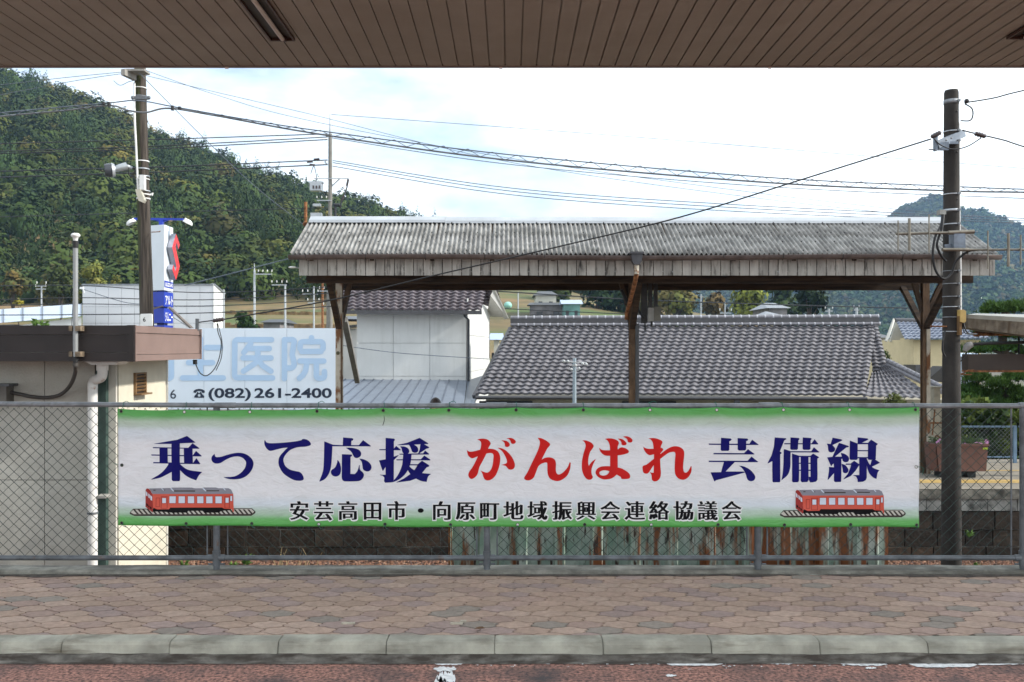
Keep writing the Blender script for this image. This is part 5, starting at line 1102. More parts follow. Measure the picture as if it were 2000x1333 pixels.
# cream house, right
ch = thing('cream_house', 'cream two-storey house with blue-grey tiles behind the right shelter post', 'house', (X(1830, 46), 46, -1.5))
M_cw = mat('cream_wall', (.60, .50, .30), .8, .05, 3)
Dc = 44.0
g = MB(); g.box((X(1784, Dc), Dc, -1.5), (X(1915, Dc), Dc + 6, Z(664, Dc))); g.build('wall', M_cw, ch)
g = MB(); g.prism([(X(1784, Dc) - .005, Dc + .02, -1.5), (X(1755, 46.5), 46.5, -1.5), (X(1737, 50), 50, -1.5), (X(1745, 50), 50.2, -1.5)], (0, 0, Z(660, Dc) + 1.5)); g.build('gable_wall', M_cw, ch)
g = MB(); g.prism([P(1748, 627, 45), P(1737, 660, 44.2), P(1733, 668, 44.2), P(1730, 666, 44.2), P(1746, 622, 45)], (0, .12, 0)); g.build('bargeboard', mat('cream_trim', (.52, .50, .44)), ch); g = MB(); g.prism([P(1750, 630, 46), P(1778, 662, 46), P(1738, 668, 46.5)], (0, .1, 0)); g.build('gable_panel', mat('cream_trim', (.52, .50, .44)), ch)
tile_roof(P(1750, 629, 47), P(1900, 632, 47), P(1767, 664, 43.4), P(1935, 662, 43.4), 17, 7, 'roof', mat('blue_grey_tile', (.14, .16, .21), .3, .15, 6, col2=(.22, .25, .32), spec=.6), ch, .05, .05)
g = MB(); g.tube([P(1748, 626, 47), P(1905, 629, 47)], .12, 8); g.beam(P(1748, 628.5, 47), P(1905, 631.5, 47), .3, .12); g.build('ridge_tiles', M_td, ch)
g = MB(); g.box((X(1761, 45.9), 45.4, Z(716, 45.6)), (X(1771, 45.9), 45.6, Z(690, 45.6))); g.build('window', mat('dark_glass', (.02, .022, .025)), ch)
g = MB(); g.box((X(1770, 43.6), 42.6, Z(731, 43)), (X(1796, 43.6), 43.9, Z(713, 43))); g.build('balcony', M_td, ch)
g = MB(); g.prism([P(1812, 742, 40), P(1842, 716, 40), P(1850, 716, 40), P(1850, 748, 40)], (0, 1, 0)); g.build('porch_roof', mat('dark_timber', (.05, .045, .04), .8), ch)
# ---------------------------------------------------------------- foliage builders
nr = np.random.default_rng(5)
LN = []
def leaf_blob(n, flat=1.0, size=.16, up=.3, rs=None, shell=.55):
    """n leaf-clump faces through a unit crown: (n,4,3) corners, (n,) brightness"""
    r = rs or nr
    d = r.normal(size=(n, 3)); d /= np.linalg.norm(d, axis=1)[:, None]
    rad_ = (shell + (1 - shell) * r.random(n)) * (1 + .16 * np.sin(d[:, 0] * 5 + 1) * np.cos(d[:, 1] * 4) + .12 * np.sin(d[:, 2] * 7 + d[:, 0] * 3))
    c = d * rad_[:, None]; c[:, 2] *= flat
    nn = d + r.normal(size=(n, 3)) * .3; nn[:, 2] += up; nn /= np.linalg.norm(nn, axis=1)[:, None]
    a = np.cross(nn, r.normal(size=(n, 3))); a /= np.linalg.norm(a, axis=1)[:, None]; b = np.cross(nn, a)
    s = size * (.6 + .8 * r.random(n))[:, None]
    q = np.stack([c - a * s, c - b * s * .75, c + a * s, c + b * s * .75], 1)
    LN.append(d * .86 + nn * .14); return q, .9 + .2 * r.random(n)
M_leaf = mat('forest_foliage', (1, 1, 1), .9, .1, 3, attr=True, spec=.15)
def scatter(name, pos, rad_, hgt, cols, protos):
    vs = []; cs = []; ns = []
    for i in range(len(pos)):
        q, br, ln = protos[i % len(protos)]; t = nr.random() * 6.283; c, s = math.cos(t), math.sin(t)
        p = q.reshape(-1, 3); v = np.empty_like(p)
        v[:, 0] = (p[:, 0] * c - p[:, 1] * s) * rad_[i]; v[:, 1] = (p[:, 0] * s + p[:, 1] * c) * rad_[i]; v[:, 2] = p[:, 2] * hgt[i]
        ln2 = np.empty_like(ln); ln2[:, 0] = ln[:, 0] * c - ln[:, 1] * s; ln2[:, 1] = ln[:, 0] * s + ln[:, 1] * c; ln2[:, 2] = ln[:, 2]; ns.append(ln2.repeat(4, 0))
        vs.append(v + pos[i]); cs.append((br[:, None] * cols[i][None, :]).repeat(4, 0))
    v = np.concatenate(vs); c = np.concatenate(cs)
    return np_mesh(name, v, np.arange(len(v)).reshape(-1, 4), np.clip(c, 0, 1), M_leaf, None, np.concatenate(ns))
def ip(x, xs, ys): return float(np.interp(x, xs, ys))
# ---------------------------------------------------------------- wooded hill, left
HX = [-1200, -700, -400, -200, 0, 100, 200, 300, 430, 520, 600, 700, 815, 900, 1000, 1100, 1200, 1350, 1500]
HY = [-150, -120, -60, 40, 160, 186, 222, 278, 327, 363, 388, 418, 452, 490, 525, 555, 580, 610, 640]
D_F0, D_F1, D_R = 75.0, 150.0, 390.0
def hill_z(a, D):
    """ground height; a = direction in frame pixels, D = distance"""
    zr = max(2, Z(ip(a, HX, HY), D_R)); zf = ip(a, [-1500, 300, 700, 1150, 1600], [9.5, 9.5, 9.2, 8.5, 2])
    if D < D_F0: return -1.6
    if D < D_F1: return -1.6 + (min(zf, zr * .5) + 1.6) * ((D - D_F0) / (D_F1 - D_F0)) ** .9
    t = (D - D_F1) / (D_R - D_F1); z0 = min(zf, zr * .5)
    if t <= 1: return z0 + (zr - z0) * (t * (1.15 - .15 * t)) + 3.0 * noise.noise(Vector((a * .012, D * .02, 0))) * min(1, 4 * t) * (1 - t * t * .8)
    return zr - (t - 1) * zr * .9
g = MB(); g.quad((-1700, 17, -1.512), (1700, 17, -1.512), (1700, 1890, -1.512), (-1700, 1890, -1.512)); struct('town_ground', g, mat('grey_green_earth', (.09, .085, .06), .95, .4, .3, col2=(.15, .135, .10)))
g = MB(); g.smooth = True; As = list(range(-1250, 1520, 30)); Ds = [72, 80, 95, 110, 125, 140, 150, 170, 195, 220, 250, 280, 310, 340, 365, 390, 430, 520, 640]
g.add([((a - CX) / F * D, D, hill_z(a, D)) for a in As for D in Ds], [(i * len(Ds) + j, (i + 1) * len(Ds) + j, (i + 1) * len(Ds) + j + 1, i * len(Ds) + j + 1) for i in range(len(As) - 1) for j in range(len(Ds) - 1)])
struct('hill', g, mat('dry_grass_slope', (.085, .085, .03), .95, .3, .09, col2=(.19, .125, .055), col3=(.07, .10, .025), scale3=.05, pos3=(.45, .6), stretch3=(.35, 1, 3), pos=(.35, .6), bump=.2, bscale=3))
def blob3(*a): q, br = leaf_blob(*a); return q, br, LN[-1]
protos = [blob3(460, 1.0, .115, .3, None, .8) for _ in range(7)]; cone = []
for _ in range(4):
    q, br = leaf_blob(400, 1.25, .105, .3, None, .75); c = q.mean(1); k = np.clip(1.15 - .62 * (c[:, 2] + 1.1) / 2.2, .2, 1.2); q[:, :, :2] = q[:, :, :2] * k[:, None, None]; cone.append((q, br, LN[-1]))
PALF = np.array([(.030, .052, .012), (.038, .060, .014), (.052, .070, .016), (.070, .080, .018), (.026, .046, .018), (.020, .038, .014), (.085, .082, .022), (.10, .075, .028), (.048, .066, .020), (.060, .056, .022), (.034, .056, .013), (.11, .10, .03)])
PALW = np.array([3, 3, 3, 2, 2, 2, .8, .12, 2, .8, 2, .2]); PALW = PALW / PALW.sum()
pos, ra, hg, co = [], [], [], []; grid = {}
rk = random.Random(12)
n_tried = 0
while len(pos) < 3300 and n_tried < 60000:
    n_tried += 1
    D = D_F1 + (D_R - D_F1 + 12) * rk.random() ** .8 - 8; a = rk.uniform(-620, 1330)
    if a > 930 and D < 215: continue
    if 430 < a < 680 and D < 152: continue
    z = hill_z(a, D); r = rk.uniform(2.6, 5.2) * (.8 + .3 * D / D_R); wxp = (a - CX) / F * D
    gi, gj = int(wxp // 6), int(D // 6)
    if any((wxp - x_) ** 2 + (D - d_) ** 2 < (.62 * (r + r_)) ** 2 for i_ in (-1, 0, 1) for j_ in (-1, 0, 1) for x_, d_, r_ in grid.get((gi + i_, gj + j_), ())): continue
    grid.setdefault((gi, gj), []).append((wxp, D, r))
    cn_ = noise.noise(Vector((a * .011, D * .025, 7)))
    con = cn_ > .12 and rk.random() < .8
    h_ = r * (rk.uniform(1.0, 1.35) if con else rk.uniform(.8, 1.15)); pos.append(((a - CX) / F * D, D, z + h_ * .55)); ra.append(r * (.8 if con else 1)); hg.append(h_)
    c = PALF[nr.choice(len(PALF), p=PALW)]
    if con: c = np.array((.022, .042, .014)) * rk.uniform(.8, 1.4)
    if D < 215 and a < 640: c = c * .7 + np.array((.02, .045, .02)) * .3
    c = c * rk.uniform(.6, 1.35) * np.array((1.38, 1.2, .95)); co.append((con, c))
ic = [i for i in range(len(pos)) if co[i][0]]; ib = [i for i in range(len(pos)) if not co[i][0]]
T = lambda l_, ix: [l_[i] for i in ix]
o = scatter('broadleaf_forest', np.array(T(pos, ib)), T(ra, ib), T(hg, ib), [co[i][1] for i in ib], protos); tag(o, 'mixed broadleaf forest covering the hillside on the left', None, None, 'stuff')
o = scatter('conifer_forest', np.array(T(pos, ic)), T(ra, ic), T(hg, ic), [co[i][1] for i in ic], cone); tag(o, 'dark conifers standing in bands on the hillside', None, None, 'stuff')
# ---------------------------------------------------------------- far mountain, right
MX = [900, 1050, 1250, 1500, 1600, 1650, 1720, 1760, 1800, 1825, 1850, 1878, 1900, 1925, 1960, 2000, 2060, 2200, 2400, 2700]
MY = [640, 575, 548, 548, 530, 490, 432, 408, 392, 381, 394, 410, 410, 414, 428, 446, 470, 500, 470, 520]
D_M0, D_M1 = 520.0, 1250.0
def mt_z(a, D):
    zr = max(4, Z(ip(a, MX, MY) + 3, D_M1)); t = (D - D_M0) / (D_M1 - D_M0)
    if t <= 0: return -1.6
    if t > 1: return zr * (1 - (t - 1) * 1.5)
    sp = noise.noise(Vector((a * .006, D * .0035, 3))) * 38 + noise.noise(Vector((a * .02, D * .009, 8))) * 10
    return max(-1, zr * (.72 * t ** 1.1 + .28 * t * t) + sp * min(1, 3 * t) * (1 - t) * min(1, zr / 80))
g = MB(); g.smooth = True; As = list(range(900, 2720, 14)); Ds = list(np.linspace(D_M0 - 10, D_M1, 30)) + [1320, 1500, 1800]
g.add([((a - CX) / F * D, D, mt_z(a, D)) for a in As for D in Ds], [(i * len(Ds) + j, (i + 1) * len(Ds) + j, (i + 1) * len(Ds) + j + 1, i * len(Ds) + j + 1) for i in range(len(As) - 1) for j in range(len(Ds) - 1)])
struct('mountain', g, mat('mountain_ground', (.03, .045, .015), .95, .3, .01))
far = [blob3(30, .9, .32) for _ in range(6)]; pos, ra, hg, co = [], [], [], []
for _ in range(9800):
    a = rk.uniform(1120, 2230); D = D_M0 + 30 + (D_M1 - D_M0 - 20) * rk.random() ** .75; z = mt_z(a, D); r = rk.uniform(3.2, 6) * (.75 + .4 * D / D_M1)
    pos.append(((a - CX) / F * D, D, z + r * .35)); ra.append(r); hg.append(r * rk.uniform(.8, 1.25))
    k = noise.noise(Vector((a * .008, D * .006, 1)))
    c = np.array((.030, .055, .014)) if k > -.05 else np.array((.055, .070, .018))
    if rk.random() < .12: c = np.array((.09, .075, .03))
    co.append(c * rk.uniform(.7, 1.3))
tag(scatter('mountain_forest', np.array(pos), ra, hg, co, far), 'forest covering the twin peaked mountain on the right', None, None, 'stuff')
# ---------------------------------------------------------------- single trees
M_bark = mat('bark', (.06, .045, .032), .95, .3, 6, bump=.5)
def tree(name, label, px, D, ytop, ybot, wpx, col, n=900, size=.13, lobes=9, seed=1, group=None, flat=.9, zbase=None, cat='tree', light=None):
    r = np.random.default_rng(seed); rk = random.Random(seed); zt_, zb_ = Z(ytop, D), Z(ybot, D); w = PX(wpx, D) / 2; x = X(px, D)
    zg = zb_ if zbase is None else zbase
    t = thing(name, label, cat, (x, D, zg), group)
    g = MB(); H = zt_ - zg; rr = max(.05, w * .07); lobs = []
    for i in range(lobes):
        an = rk.uniform(0, 6.283); el = rk.random(); rad_ = w * rk.uniform(.15, .62) * (1 - .45 * el); lobs.append((Vector((x + rad_ * math.cos(an), D + rad_ * math.sin(an), zb_ + (zt_ - zb_) * (.22 + .58 * el))), w * rk.uniform(.42, .66) * (1 - .3 * el)))
    lobs.append((Vector((x, D, zt_ - w * .38)), w * .42))
    g.tube([(x, D, zg), (x + .05 * w, D, zg + H * .35), (x, D, zg + H * .8)], [rr, rr * .75, rr * .25], 8)
    for c, s in lobs: g.tube([(x, D, zg + H * .35), (Vector((x, D, zg + H * .5)) + c) * .5, c], [rr * .5, rr * .3, rr * .1], 5)
    g.build('trunk', M_bark, t)
    vs, cs, nrm_ = [], [], []
    for c, s in lobs:
        q, br = leaf_blob(n // len(lobs), flat, size * w / s * 1.0, .35, r, .45); nrm_.append(LN[-1].repeat(4, 0)); v = q.reshape(-1, 3) * s + np.array(c); vs.append(v)
        cc = np.array(col) * (1 + .22 * (r.random() - .5)); 
        if light is not None and r.random() < .4: cc = np.array(light)
        cs.append((br[:, None] * cc[None, :]).repeat(4, 0))
    v = np.concatenate(vs); c = np.concatenate(cs); np_mesh('crown', v, np.arange(len(v)).reshape(-1, 4), np.clip(c, 0, 1), M_leaf, t, np.concatenate(nrm_)); return t
tree('bamboo_clump', 'yellow-green bamboo clump rising behind the white warehouse', 186, 82, 508, 600, 78, (.14, .15, .035), 1300, .075, 14, 3, zbase=-.5, light=(.18, .17, .045))
tree('bamboo_clump', 'lower yellowish bamboo clump right beside the big bamboo behind the warehouse', 228, 84, 535, 600, 40, (.15, .145, .035), 500, .09, 8, 33, zbase=-.5)
tree('autumn_tree', 'rust tinged round tree at the far left below the forest', 25, 120, 522, 575, 75, (.13, .095, .03), 900, .10, 9, 4, zbase=3, light=(.08, .09, .03))
tree('broadleaf_tree', 'dark green tree right of the rust tinged one on the left', 118, 118, 515, 590, 70, (.045, .06, .018), 900, .10, 9, 5, zbase=3)
tree('yellow_bush', 'small bright yellow bush on the grassy slope at far left', 36, 100, 585, 600, 30, (.24, .21, .03), 250, .16, 5, 6, cat='bush', zbase=2.5)
tree('broadleaf_tree', 'dark round tree standing low behind the clinic billboard', 478, 72, 608, 650, 62, (.022, .045, .014), 700, .12, 8, 7, zbase=-1.5)
tree('cedar_grove_tree', 'dark cedar left of the middle shelter post', 1168, 150, 515, 632, 100, (.020, .038, .013), 900, .11, 10, 8, zbase=2)
tree('cedar_grove_tree', 'tall dark cedar touching the middle shelter post on its left', 1212, 152, 520, 632, 80, (.024, .042, .012), 800, .11, 10, 9, zbase=2)
tree('broadleaf_tree', 'olive green tree left of the yellowish bamboo in the middle', 1262, 150, 525, 632, 80, (.10, .085, .03), 800, .11, 10, 10, zbase=2)
tree('bamboo_clump', 'yellowish green bamboo right of the switch boxes', 1322, 145, 540, 632, 115, (.13, .135, .035), 1300, .085, 14, 11, zbase=2, light=(.17, .14, .05))
tree('autumn_tree', 'brownish tree between the two bamboo clumps', 1396, 150, 568, 632, 75, (.12, .085, .035), 600, .12, 8, 12, zbase=2)
tree('bamboo_clump', 'bright yellow-green bamboo left of the far dark tiled house', 1462, 135, 556, 632, 105, (.15, .17, .03), 1300, .085, 14, 13, zbase=2, light=(.19, .20, .04))
tree('dark_pine', 'big dark pine right of the far tiled house', 1580, 110, 535, 632, 92, (.014, .026, .009), 1100, .10, 12, 14, zbase=-1.5)
tree('broadleaf_tree', 'deep green tree behind the far dark tiled house', 1520, 150, 540, 632, 100, (.035, .055, .018), 800, .11, 9, 15, zbase=2)
tree('olive_shrub', 'loose olive shrub in front of the right end of the tiled roof', 1752, 24, 767, 805, 70, (.09, .105, .03), 700, .07, 9, 16, cat='bush', zbase=-1.5)
tree('garden_tree', 'green bush between the tiled roof and the cream house', 1730, 40, 684, 705, 24, (.06, .085, .025), 260, .13, 6, 17, cat='bush', zbase=-1.5)
tree('broadleaf_tree', 'pale green tree under the shelter roof right of the white house', 1090, 165, 545, 590, 110, (.05, .07, .02), 700, .11, 9, 18, zbase=8)
hd = thing('hedge', 'dark leafy hedge behind the light blue fence at the right', 'hedge', (X(1930, 18.6), 18.6, -1.5))
r9 = np.random.default_rng(44); n9 = 9000; xa, xb_ = X(1770, 18.6), X(2230, 18.6); zt9 = Z(800, 18.6)
u = r9.random(n9); px9 = xa + (xb_ - xa) * u; top9 = zt9 + .18 * np.sin(px9 * 2.1) + .1 * np.sin(px9 * 5.3 + 1)
c9 = np.stack([px9, 18.15 + .9 * r9.random(n9) ** 1.5, -1.5 + (top9 + 1.5) * r9.random(n9) ** .7], 1)
d9 = r9.normal(size=(n9, 3)) + np.array((0, -.7, .5)); d9 /= np.linalg.norm(d9, axis=1)[:, None]; a9 = np.cross(d9, r9.normal(size=(n9, 3))); a9 /= np.linalg.norm(a9, axis=1)[:, None]; b9 = np.cross(d9, a9); s9 = (.05 + .05 * r9.random(n9))[:, None]
q9 = np.stack([c9 - a9 * s9, c9 - b9 * s9 * .55, c9 + a9 * s9, c9 + b9 * s9 * .55], 1)
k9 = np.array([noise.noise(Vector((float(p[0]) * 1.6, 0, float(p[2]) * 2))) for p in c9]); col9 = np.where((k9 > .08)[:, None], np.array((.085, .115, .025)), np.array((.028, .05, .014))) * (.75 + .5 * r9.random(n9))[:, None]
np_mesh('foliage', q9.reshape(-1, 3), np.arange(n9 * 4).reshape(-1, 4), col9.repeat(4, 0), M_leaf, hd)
g = MB(); g.box((xa, 18.5, -1.5), (xb_, 18.9, zt9 - .25)); g.build('dark_core', mat('hedge_inner_shade', (.02, .022, .012), .95, .4, 20), hd)  # solid dark box, its colour standing in for shade inside the hedge
# ---------------------------------------------------------------- pruned garden pines
M_needle = mat('pine_needles', (1, 1, 1), .85, .1, 3, attr=True, spec=.2)
def pine(label, px, D, pads, col, seed, trunk):
    r = np.random.default_rng(seed); x = X(px, D); t = thing('garden_pine', label, 'pine tree', (x, D, -1.5)); g = MB()
    tp = [P(a, b_, D + .1) for a, b_ in trunk]; tp[0] = (tp[0][0], tp[0][1], -1.5); g.tube(catmull(tp, 5), .10, 8)
    tr = [Vector(p) for p in catmull(tp, 5)]; vs, cs = [], []
    for (a, b_, w, h) in pads:
        dy = r.uniform(-.5, .35); c = Vector(P(a, b_, D + dy)); W, Hh = PX(w, D) / 2, PX(h, D) / 2
        near = min(tr, key=lambda q: (q - c).length + max(0, q.z - c.z) * 3); g.tube([near, (near + c) * .5 + Vector((0, 0, .08)), c - Vector((0, 0, Hh * .5))], [.05, .035, .02], 6)
        Hh *= 1.1; n = int(220 + 1100 * W * max(Hh, .15)); n = min(n, 1800)
        p = r.normal(size=(n, 3)); p /= np.linalg.norm(p, axis=1)[:, None]; p *= r.random(n)[:, None] ** .4; p[:, 2] = np.abs(p[:, 2]) * 1.1 - .3
        p *= np.array((W, W * .7, Hh)) * (1 + .15 * r.normal(size=(n, 1))); p += np.array(c)
        k = 5; base = p.repeat(k, 0); d = r.normal(size=(n * k, 3)) * .6; d[:, 2] += .9; d /= np.linalg.norm(d, axis=1)[:, None]; l_ = (.09 + .06 * r.random(n * k))[:, None]
        sd = np.cross(d, r.normal(size=(n * k, 3))); sd /= np.linalg.norm(sd, axis=1)[:, None]; sd *= .013
        q = np.stack([base - sd, base + sd, base + d * l_ + sd * .4, base + d * l_ - sd * .4], 1); vs.append(q.reshape(-1, 3))
        cs.append((np.array(col)[None, :] * (.7 + .7 * r.random(n * k))[:, None] * np.array((1 + .2 * r.random(), 1, 1))[None, :]).repeat(4, 0))
    g.build('trunk', M_bark, t); v = np.concatenate(vs); c = np.concatenate(cs); np_mesh('needles', v, np.arange(len(v)).reshape(-1, 4), np.clip(c, 0, 1), M_needle, t); return t
pine('pruned garden pine with flat needle pads behind the brown station canopy', 1965, 22.0, [(1943, 606, 56, 28), (1982, 604, 56, 30), (1930, 650, 60, 26), (1985, 655, 70, 26), (1905, 685, 60, 22), (1960, 682, 70, 22), (2020, 690, 60, 30), (1910, 740, 54, 28), (1990, 738, 66, 30), (1898, 765, 50, 30), (1930, 775, 60, 32), (1985, 780, 70, 30), (1960, 800, 80, 30), (1905, 800, 60, 30), (1950, 752, 50, 22), (1975, 765, 50, 24), (2000, 775, 60, 28), (1892, 785, 44, 24), (1940, 790, 60, 24)],
     (.042, .095, .018), 31, [(1965, 1000), (1962, 800), (1968, 720), (1958, 660), (1964, 610)])
pine('second pruned pine beyond the right edge of the picture behind the first', 2060, 23.5, [(2020, 640, 60, 28), (2070, 620, 60, 30), (2010, 720, 60, 30), (2050, 760, 80, 30), (2020, 790, 70, 30)], (.05, .105, .022), 32, [(2060, 1000), (2062, 760), (2058, 620)])
# ---------------------------------------------------------------- far buildings
M_wm = mat('white_metal_cladding', (.60, .61, .63), .6, .03, .6); M_lb = mat('pale_blue_metal_roof', (.44, .50, .58), .5, .05, .5)
Dw = 70.0
w1 = thing('warehouse', 'big plain white panelled warehouse behind the sign tower', 'warehouse', (X(290, Dw), Dw + 6, -1.5))
g = MB(); xs = [161 + 25.5 * k for k in range(11)]; xs[-1] = 416
for a, b_ in zip(xs, xs[1:]):
    for z0, z1 in ((-1.5, Z(632, Dw)), (Z(631.4, Dw), Z(600, Dw)), (Z(599.4, Dw), Z(558, Dw))): g.box((X(a, Dw) + .012, Dw, z0), (X(b_, Dw) - .012, Dw + .1, z1))
g.build('wall_panels', M_wm, w1)
g = MB(); g.prism([(X(162, Dw), Dw + .05, -1.5), (X(415, Dw), Dw + .05, -1.5), (X(437, 80), 80, -1.5), (X(162, 80), 80, -1.5)], (0, 0, Z(560, Dw) + 1.5)); g.build('core', mat('panel_gap', (.25, .26, .28), .8), w1)
g = MB(); g.prism([(X(416.5, Dw), Dw - .02, -1.5), (X(416.5, Dw), Dw - .02, Z(556, Dw)), (X(437, 79.8), 79.8, Z(575, 79.8)), (X(437, 79.8), 79.8, -1.5)], (.05, 0, 0)); g.build('side_wall', mat('white_cladding_and_lit_side', (.74, .74, .72), .6, .03, 1), w1)  # whiter than the front, sunlight on this side put into the colour
g = MB(); g.box((X(160, Dw), Dw - .06, Z(558, Dw)), (X(416, Dw), Dw + .1, Z(555, Dw))); g.beam((X(416, Dw), Dw, Z(555.5, Dw)), (X(438, 80), 80, Z(574, 80)), .25, .14); g.build('coping', M_galv, w1)
g = MB(); g.box((X(421, 73), 72.4, Z(640, 73)), (X(427, 73), 72.6, Z(612, 73))); g.build('door', mat('cream_trim', (.52, .50, .44)), w1)
g = MB(); g.box((X(157, 69), 68.9, Z(565, 69)), (X(163, 69), 69.1, Z(561, 69))); g.tube(catmull([P(160, 565, 69), P(164, 568, 69), P(165, 572, 69), P(162, 573, 69)], 4), .03, 5); g.build('floodlight', M_white, w1)
w2 = thing('low_warehouse', 'low warehouse with pale blue sloping metal roof at the left edge', 'warehouse', (X(60, 64), 66, -1.5))
g = MB(); g.quad(P(-260, 652, 60), P(159, 618, 60), P(159, 594, 68), P(-260, 622, 68)); g.build('roof', M_lb, w2)
g = MB()
for k in range(12):
    t = k / 11; g.beam(Vector(P(-260, 652, 60)).lerp(Vector(P(159, 618, 60)), t) + Vector((0, 0, .03)), Vector(P(-260, 622, 68)).lerp(Vector(P(159, 594, 68)), t) + Vector((0, 0, .03)), .06, .05)
g.build('roof_seam', M_wireg, w2)
g = MB(); g.prism([P(28, 637, 60.5), P(159, 620, 60.5), (X(159, 60.5), 60.5, -1.5), (X(28, 60.5), 60.5, -1.5)], (X(159, 66.5) - X(159, 60.5), 6, 0)); g.build('wall', mat('white_cladding_and_lit_side', (.74, .74, .72)), w2)
g = MB(); g.prism([P(-200, 640, 60.6), P(26, 634, 60.6), (X(26, 60.5), 60.6, -1.5), (X(-200, 60.5), 60.6, -1.5)], (0, 6, 0)); g.build('open_bay', mat('bay_grey', (.22, .24, .26), .8, .3, .8), w2)
# dealership sign tower
Dt = 40.0; k = Dt / F
tw_ = thing('sign_tower', 'blue and white sign tower with red emblem beside the wooden pole', 'sign tower', (X(316, Dt), Dt + .5, -1.5))
def tower_box(yt, yb, name, m, inset=0):
    """box with its near edge at 320 px: faces run back to the left and right"""
    n_ = Vector((X(320.5, Dt), Dt + inset, 0)); l_ = Vector((X(283 + inset * 20, Dt + .45), Dt + .45, 0)); r_ = Vector((X(338 - inset * 10, Dt + 1.1), Dt + 1.1, 0)); b_ = l_ + r_ - n_
    g = MB(); zb_, zt_ = Z(yb, Dt), Z(yt, Dt); g.prism([(p.x, p.y, zb_) for p in (n_, r_, b_, l_)], (0, 0, zt_ - zb_)); g.build(name, m, tw_); return n_, r_
M_tw = mat('white_sign_panel', (.62, .66, .70), .4, .03, 1); M_blu = mat('blue_sign_panel', (.008, .035, .36), .35, .08, 2)
n_, r_ = tower_box(439, 567, 'upper_box', M_tw)
tower_box(570, 599, 'middle_box', M_blu); tower_box(602, 631, 'lower_box', M_blu); tower_box(635.5, 660, 'base_box', M_blu)
g = MB(); g.box((X(308, Dt + .5), Dt + .4, -1.5), (X(323, Dt + .6), Dt + .85, Z(450, Dt))); g.build('column', mat('dark_blue_steel', (.006, .02, .16), .4, .1, 3), tw_)
fd = (r_ - n_); fn = Vector((fd.y, -fd.x, 0)).normalized()
def fp(u, py, off): p = n_ + fd * u + fn * off; return (p.x, p.y, Z(py, Dt))
em = [(.5, 1), (0, .68), (.58, .285), (.40, .175), (.17, .32), (0, .21), (.5, 0), (1, .32), (.42, .715), (.60, .825), (.83, .68), (1, .79)]
g = MB(); pts = [fp(.22 + .86 * u, 545 - 92 * v, .05) for u, v in em]; g.prism(pts, tuple(fn * .22)); g.build('emblem_sides', mat('emblem_grey', (.30, .31, .36), .5), tw_)
g = MB(); tri = tessellate_polygon([[Vector((u, v, 0)) for u, v in em]]); g.add([fp(.22 + .86 * u, 545 - 92 * v, .276) for u, v in em], [tuple(t) for t in tri]); g.build('emblem', mat('emblem_red', (.62, .018, .02), .35, .05, 3), tw_)
g = MB(); g.add([fp(.02, 548, .012), fp(.98, 549, .012), fp(.98, 562, .012), fp(.02, 561, .012)], [(0, 1, 2, 3)]); g.build('name_strip', M_blu, tw_)
def tower_text(body, py, h, u0, u1, off=.015):
    co_, tr_ = text_mesh(body, 1, .02); w_ = max(c[0] for c in co_); g = MB(); g.add([fp(u0 + (u1 - u0) * x / w_, py - y * h / .78, off) for x, y in co_], tr_); g.build('lettering', M_wp, tw_)
tower_text('アルト', 594, 17, .06, .94); tower_text('ジムニー', 627, 17, .06, .94); tower_text('SUZUKI', 559, 8, .08, .92, .02)
g = MB(); g.beam(P(262, 428, Dt + .6), P(358, 429, Dt + .6), .1, .09); g.box((X(312, Dt + .6), Dt + .5, Z(448, Dt)), (X(319, Dt + .6), Dt + .7, Z(427, Dt))); g.prism([P(296, 429, Dt + .6), P(312, 434, Dt + .6), P(312, 429, Dt + .6)], (0, .05, 0)); g.prism([P(319, 429, Dt + .6), P(319, 434, Dt + .6), P(336, 429, Dt + .6)], (0, .05, 0)); g.build('lamp_arm', M_blu, tw_)
for px, s in ((257, -1), (366, 1)):
    g = MB(); c = Vector(P(px, 437, Dt + .5)); g.smooth = True; n = 12; vs = []
    for i in range(7):
        ph = math.pi / 2 * i / 6
        for j in range(n):
            t = 2 * math.pi * j / n; q = Vector((.24 * math.sin(ph) * math.cos(t), .17 * math.sin(ph) * math.sin(t), .19 * math.cos(ph))); q.rotate(Matrix.Rotation(s * .45, 3, 'Y')); vs.append(c + q)
    g.add(vs, [(i * n + j, i * n + (j + 1) % n, (i + 1) * n + (j + 1) % n, (i + 1) * n + j) for i in range(6) for j in range(n)])
    g.tube([c + Vector((0, 0, .15)), Vector(P(px - s * 4, 428, Dt + .6))], .05, 8); g.build('lamp_shade', M_white, tw_)
g = MB(); g.beam(P(331, 601, Dt - .2), P(378, 645, Dt - 6), .09, .09); g.beam(P(300, 604, Dt - .1), P(318, 598, Dt - .1), .05, .05); g.build('stay', mat('brown_stay', (.14, .11, .09), .7, .2, 4), tw_)
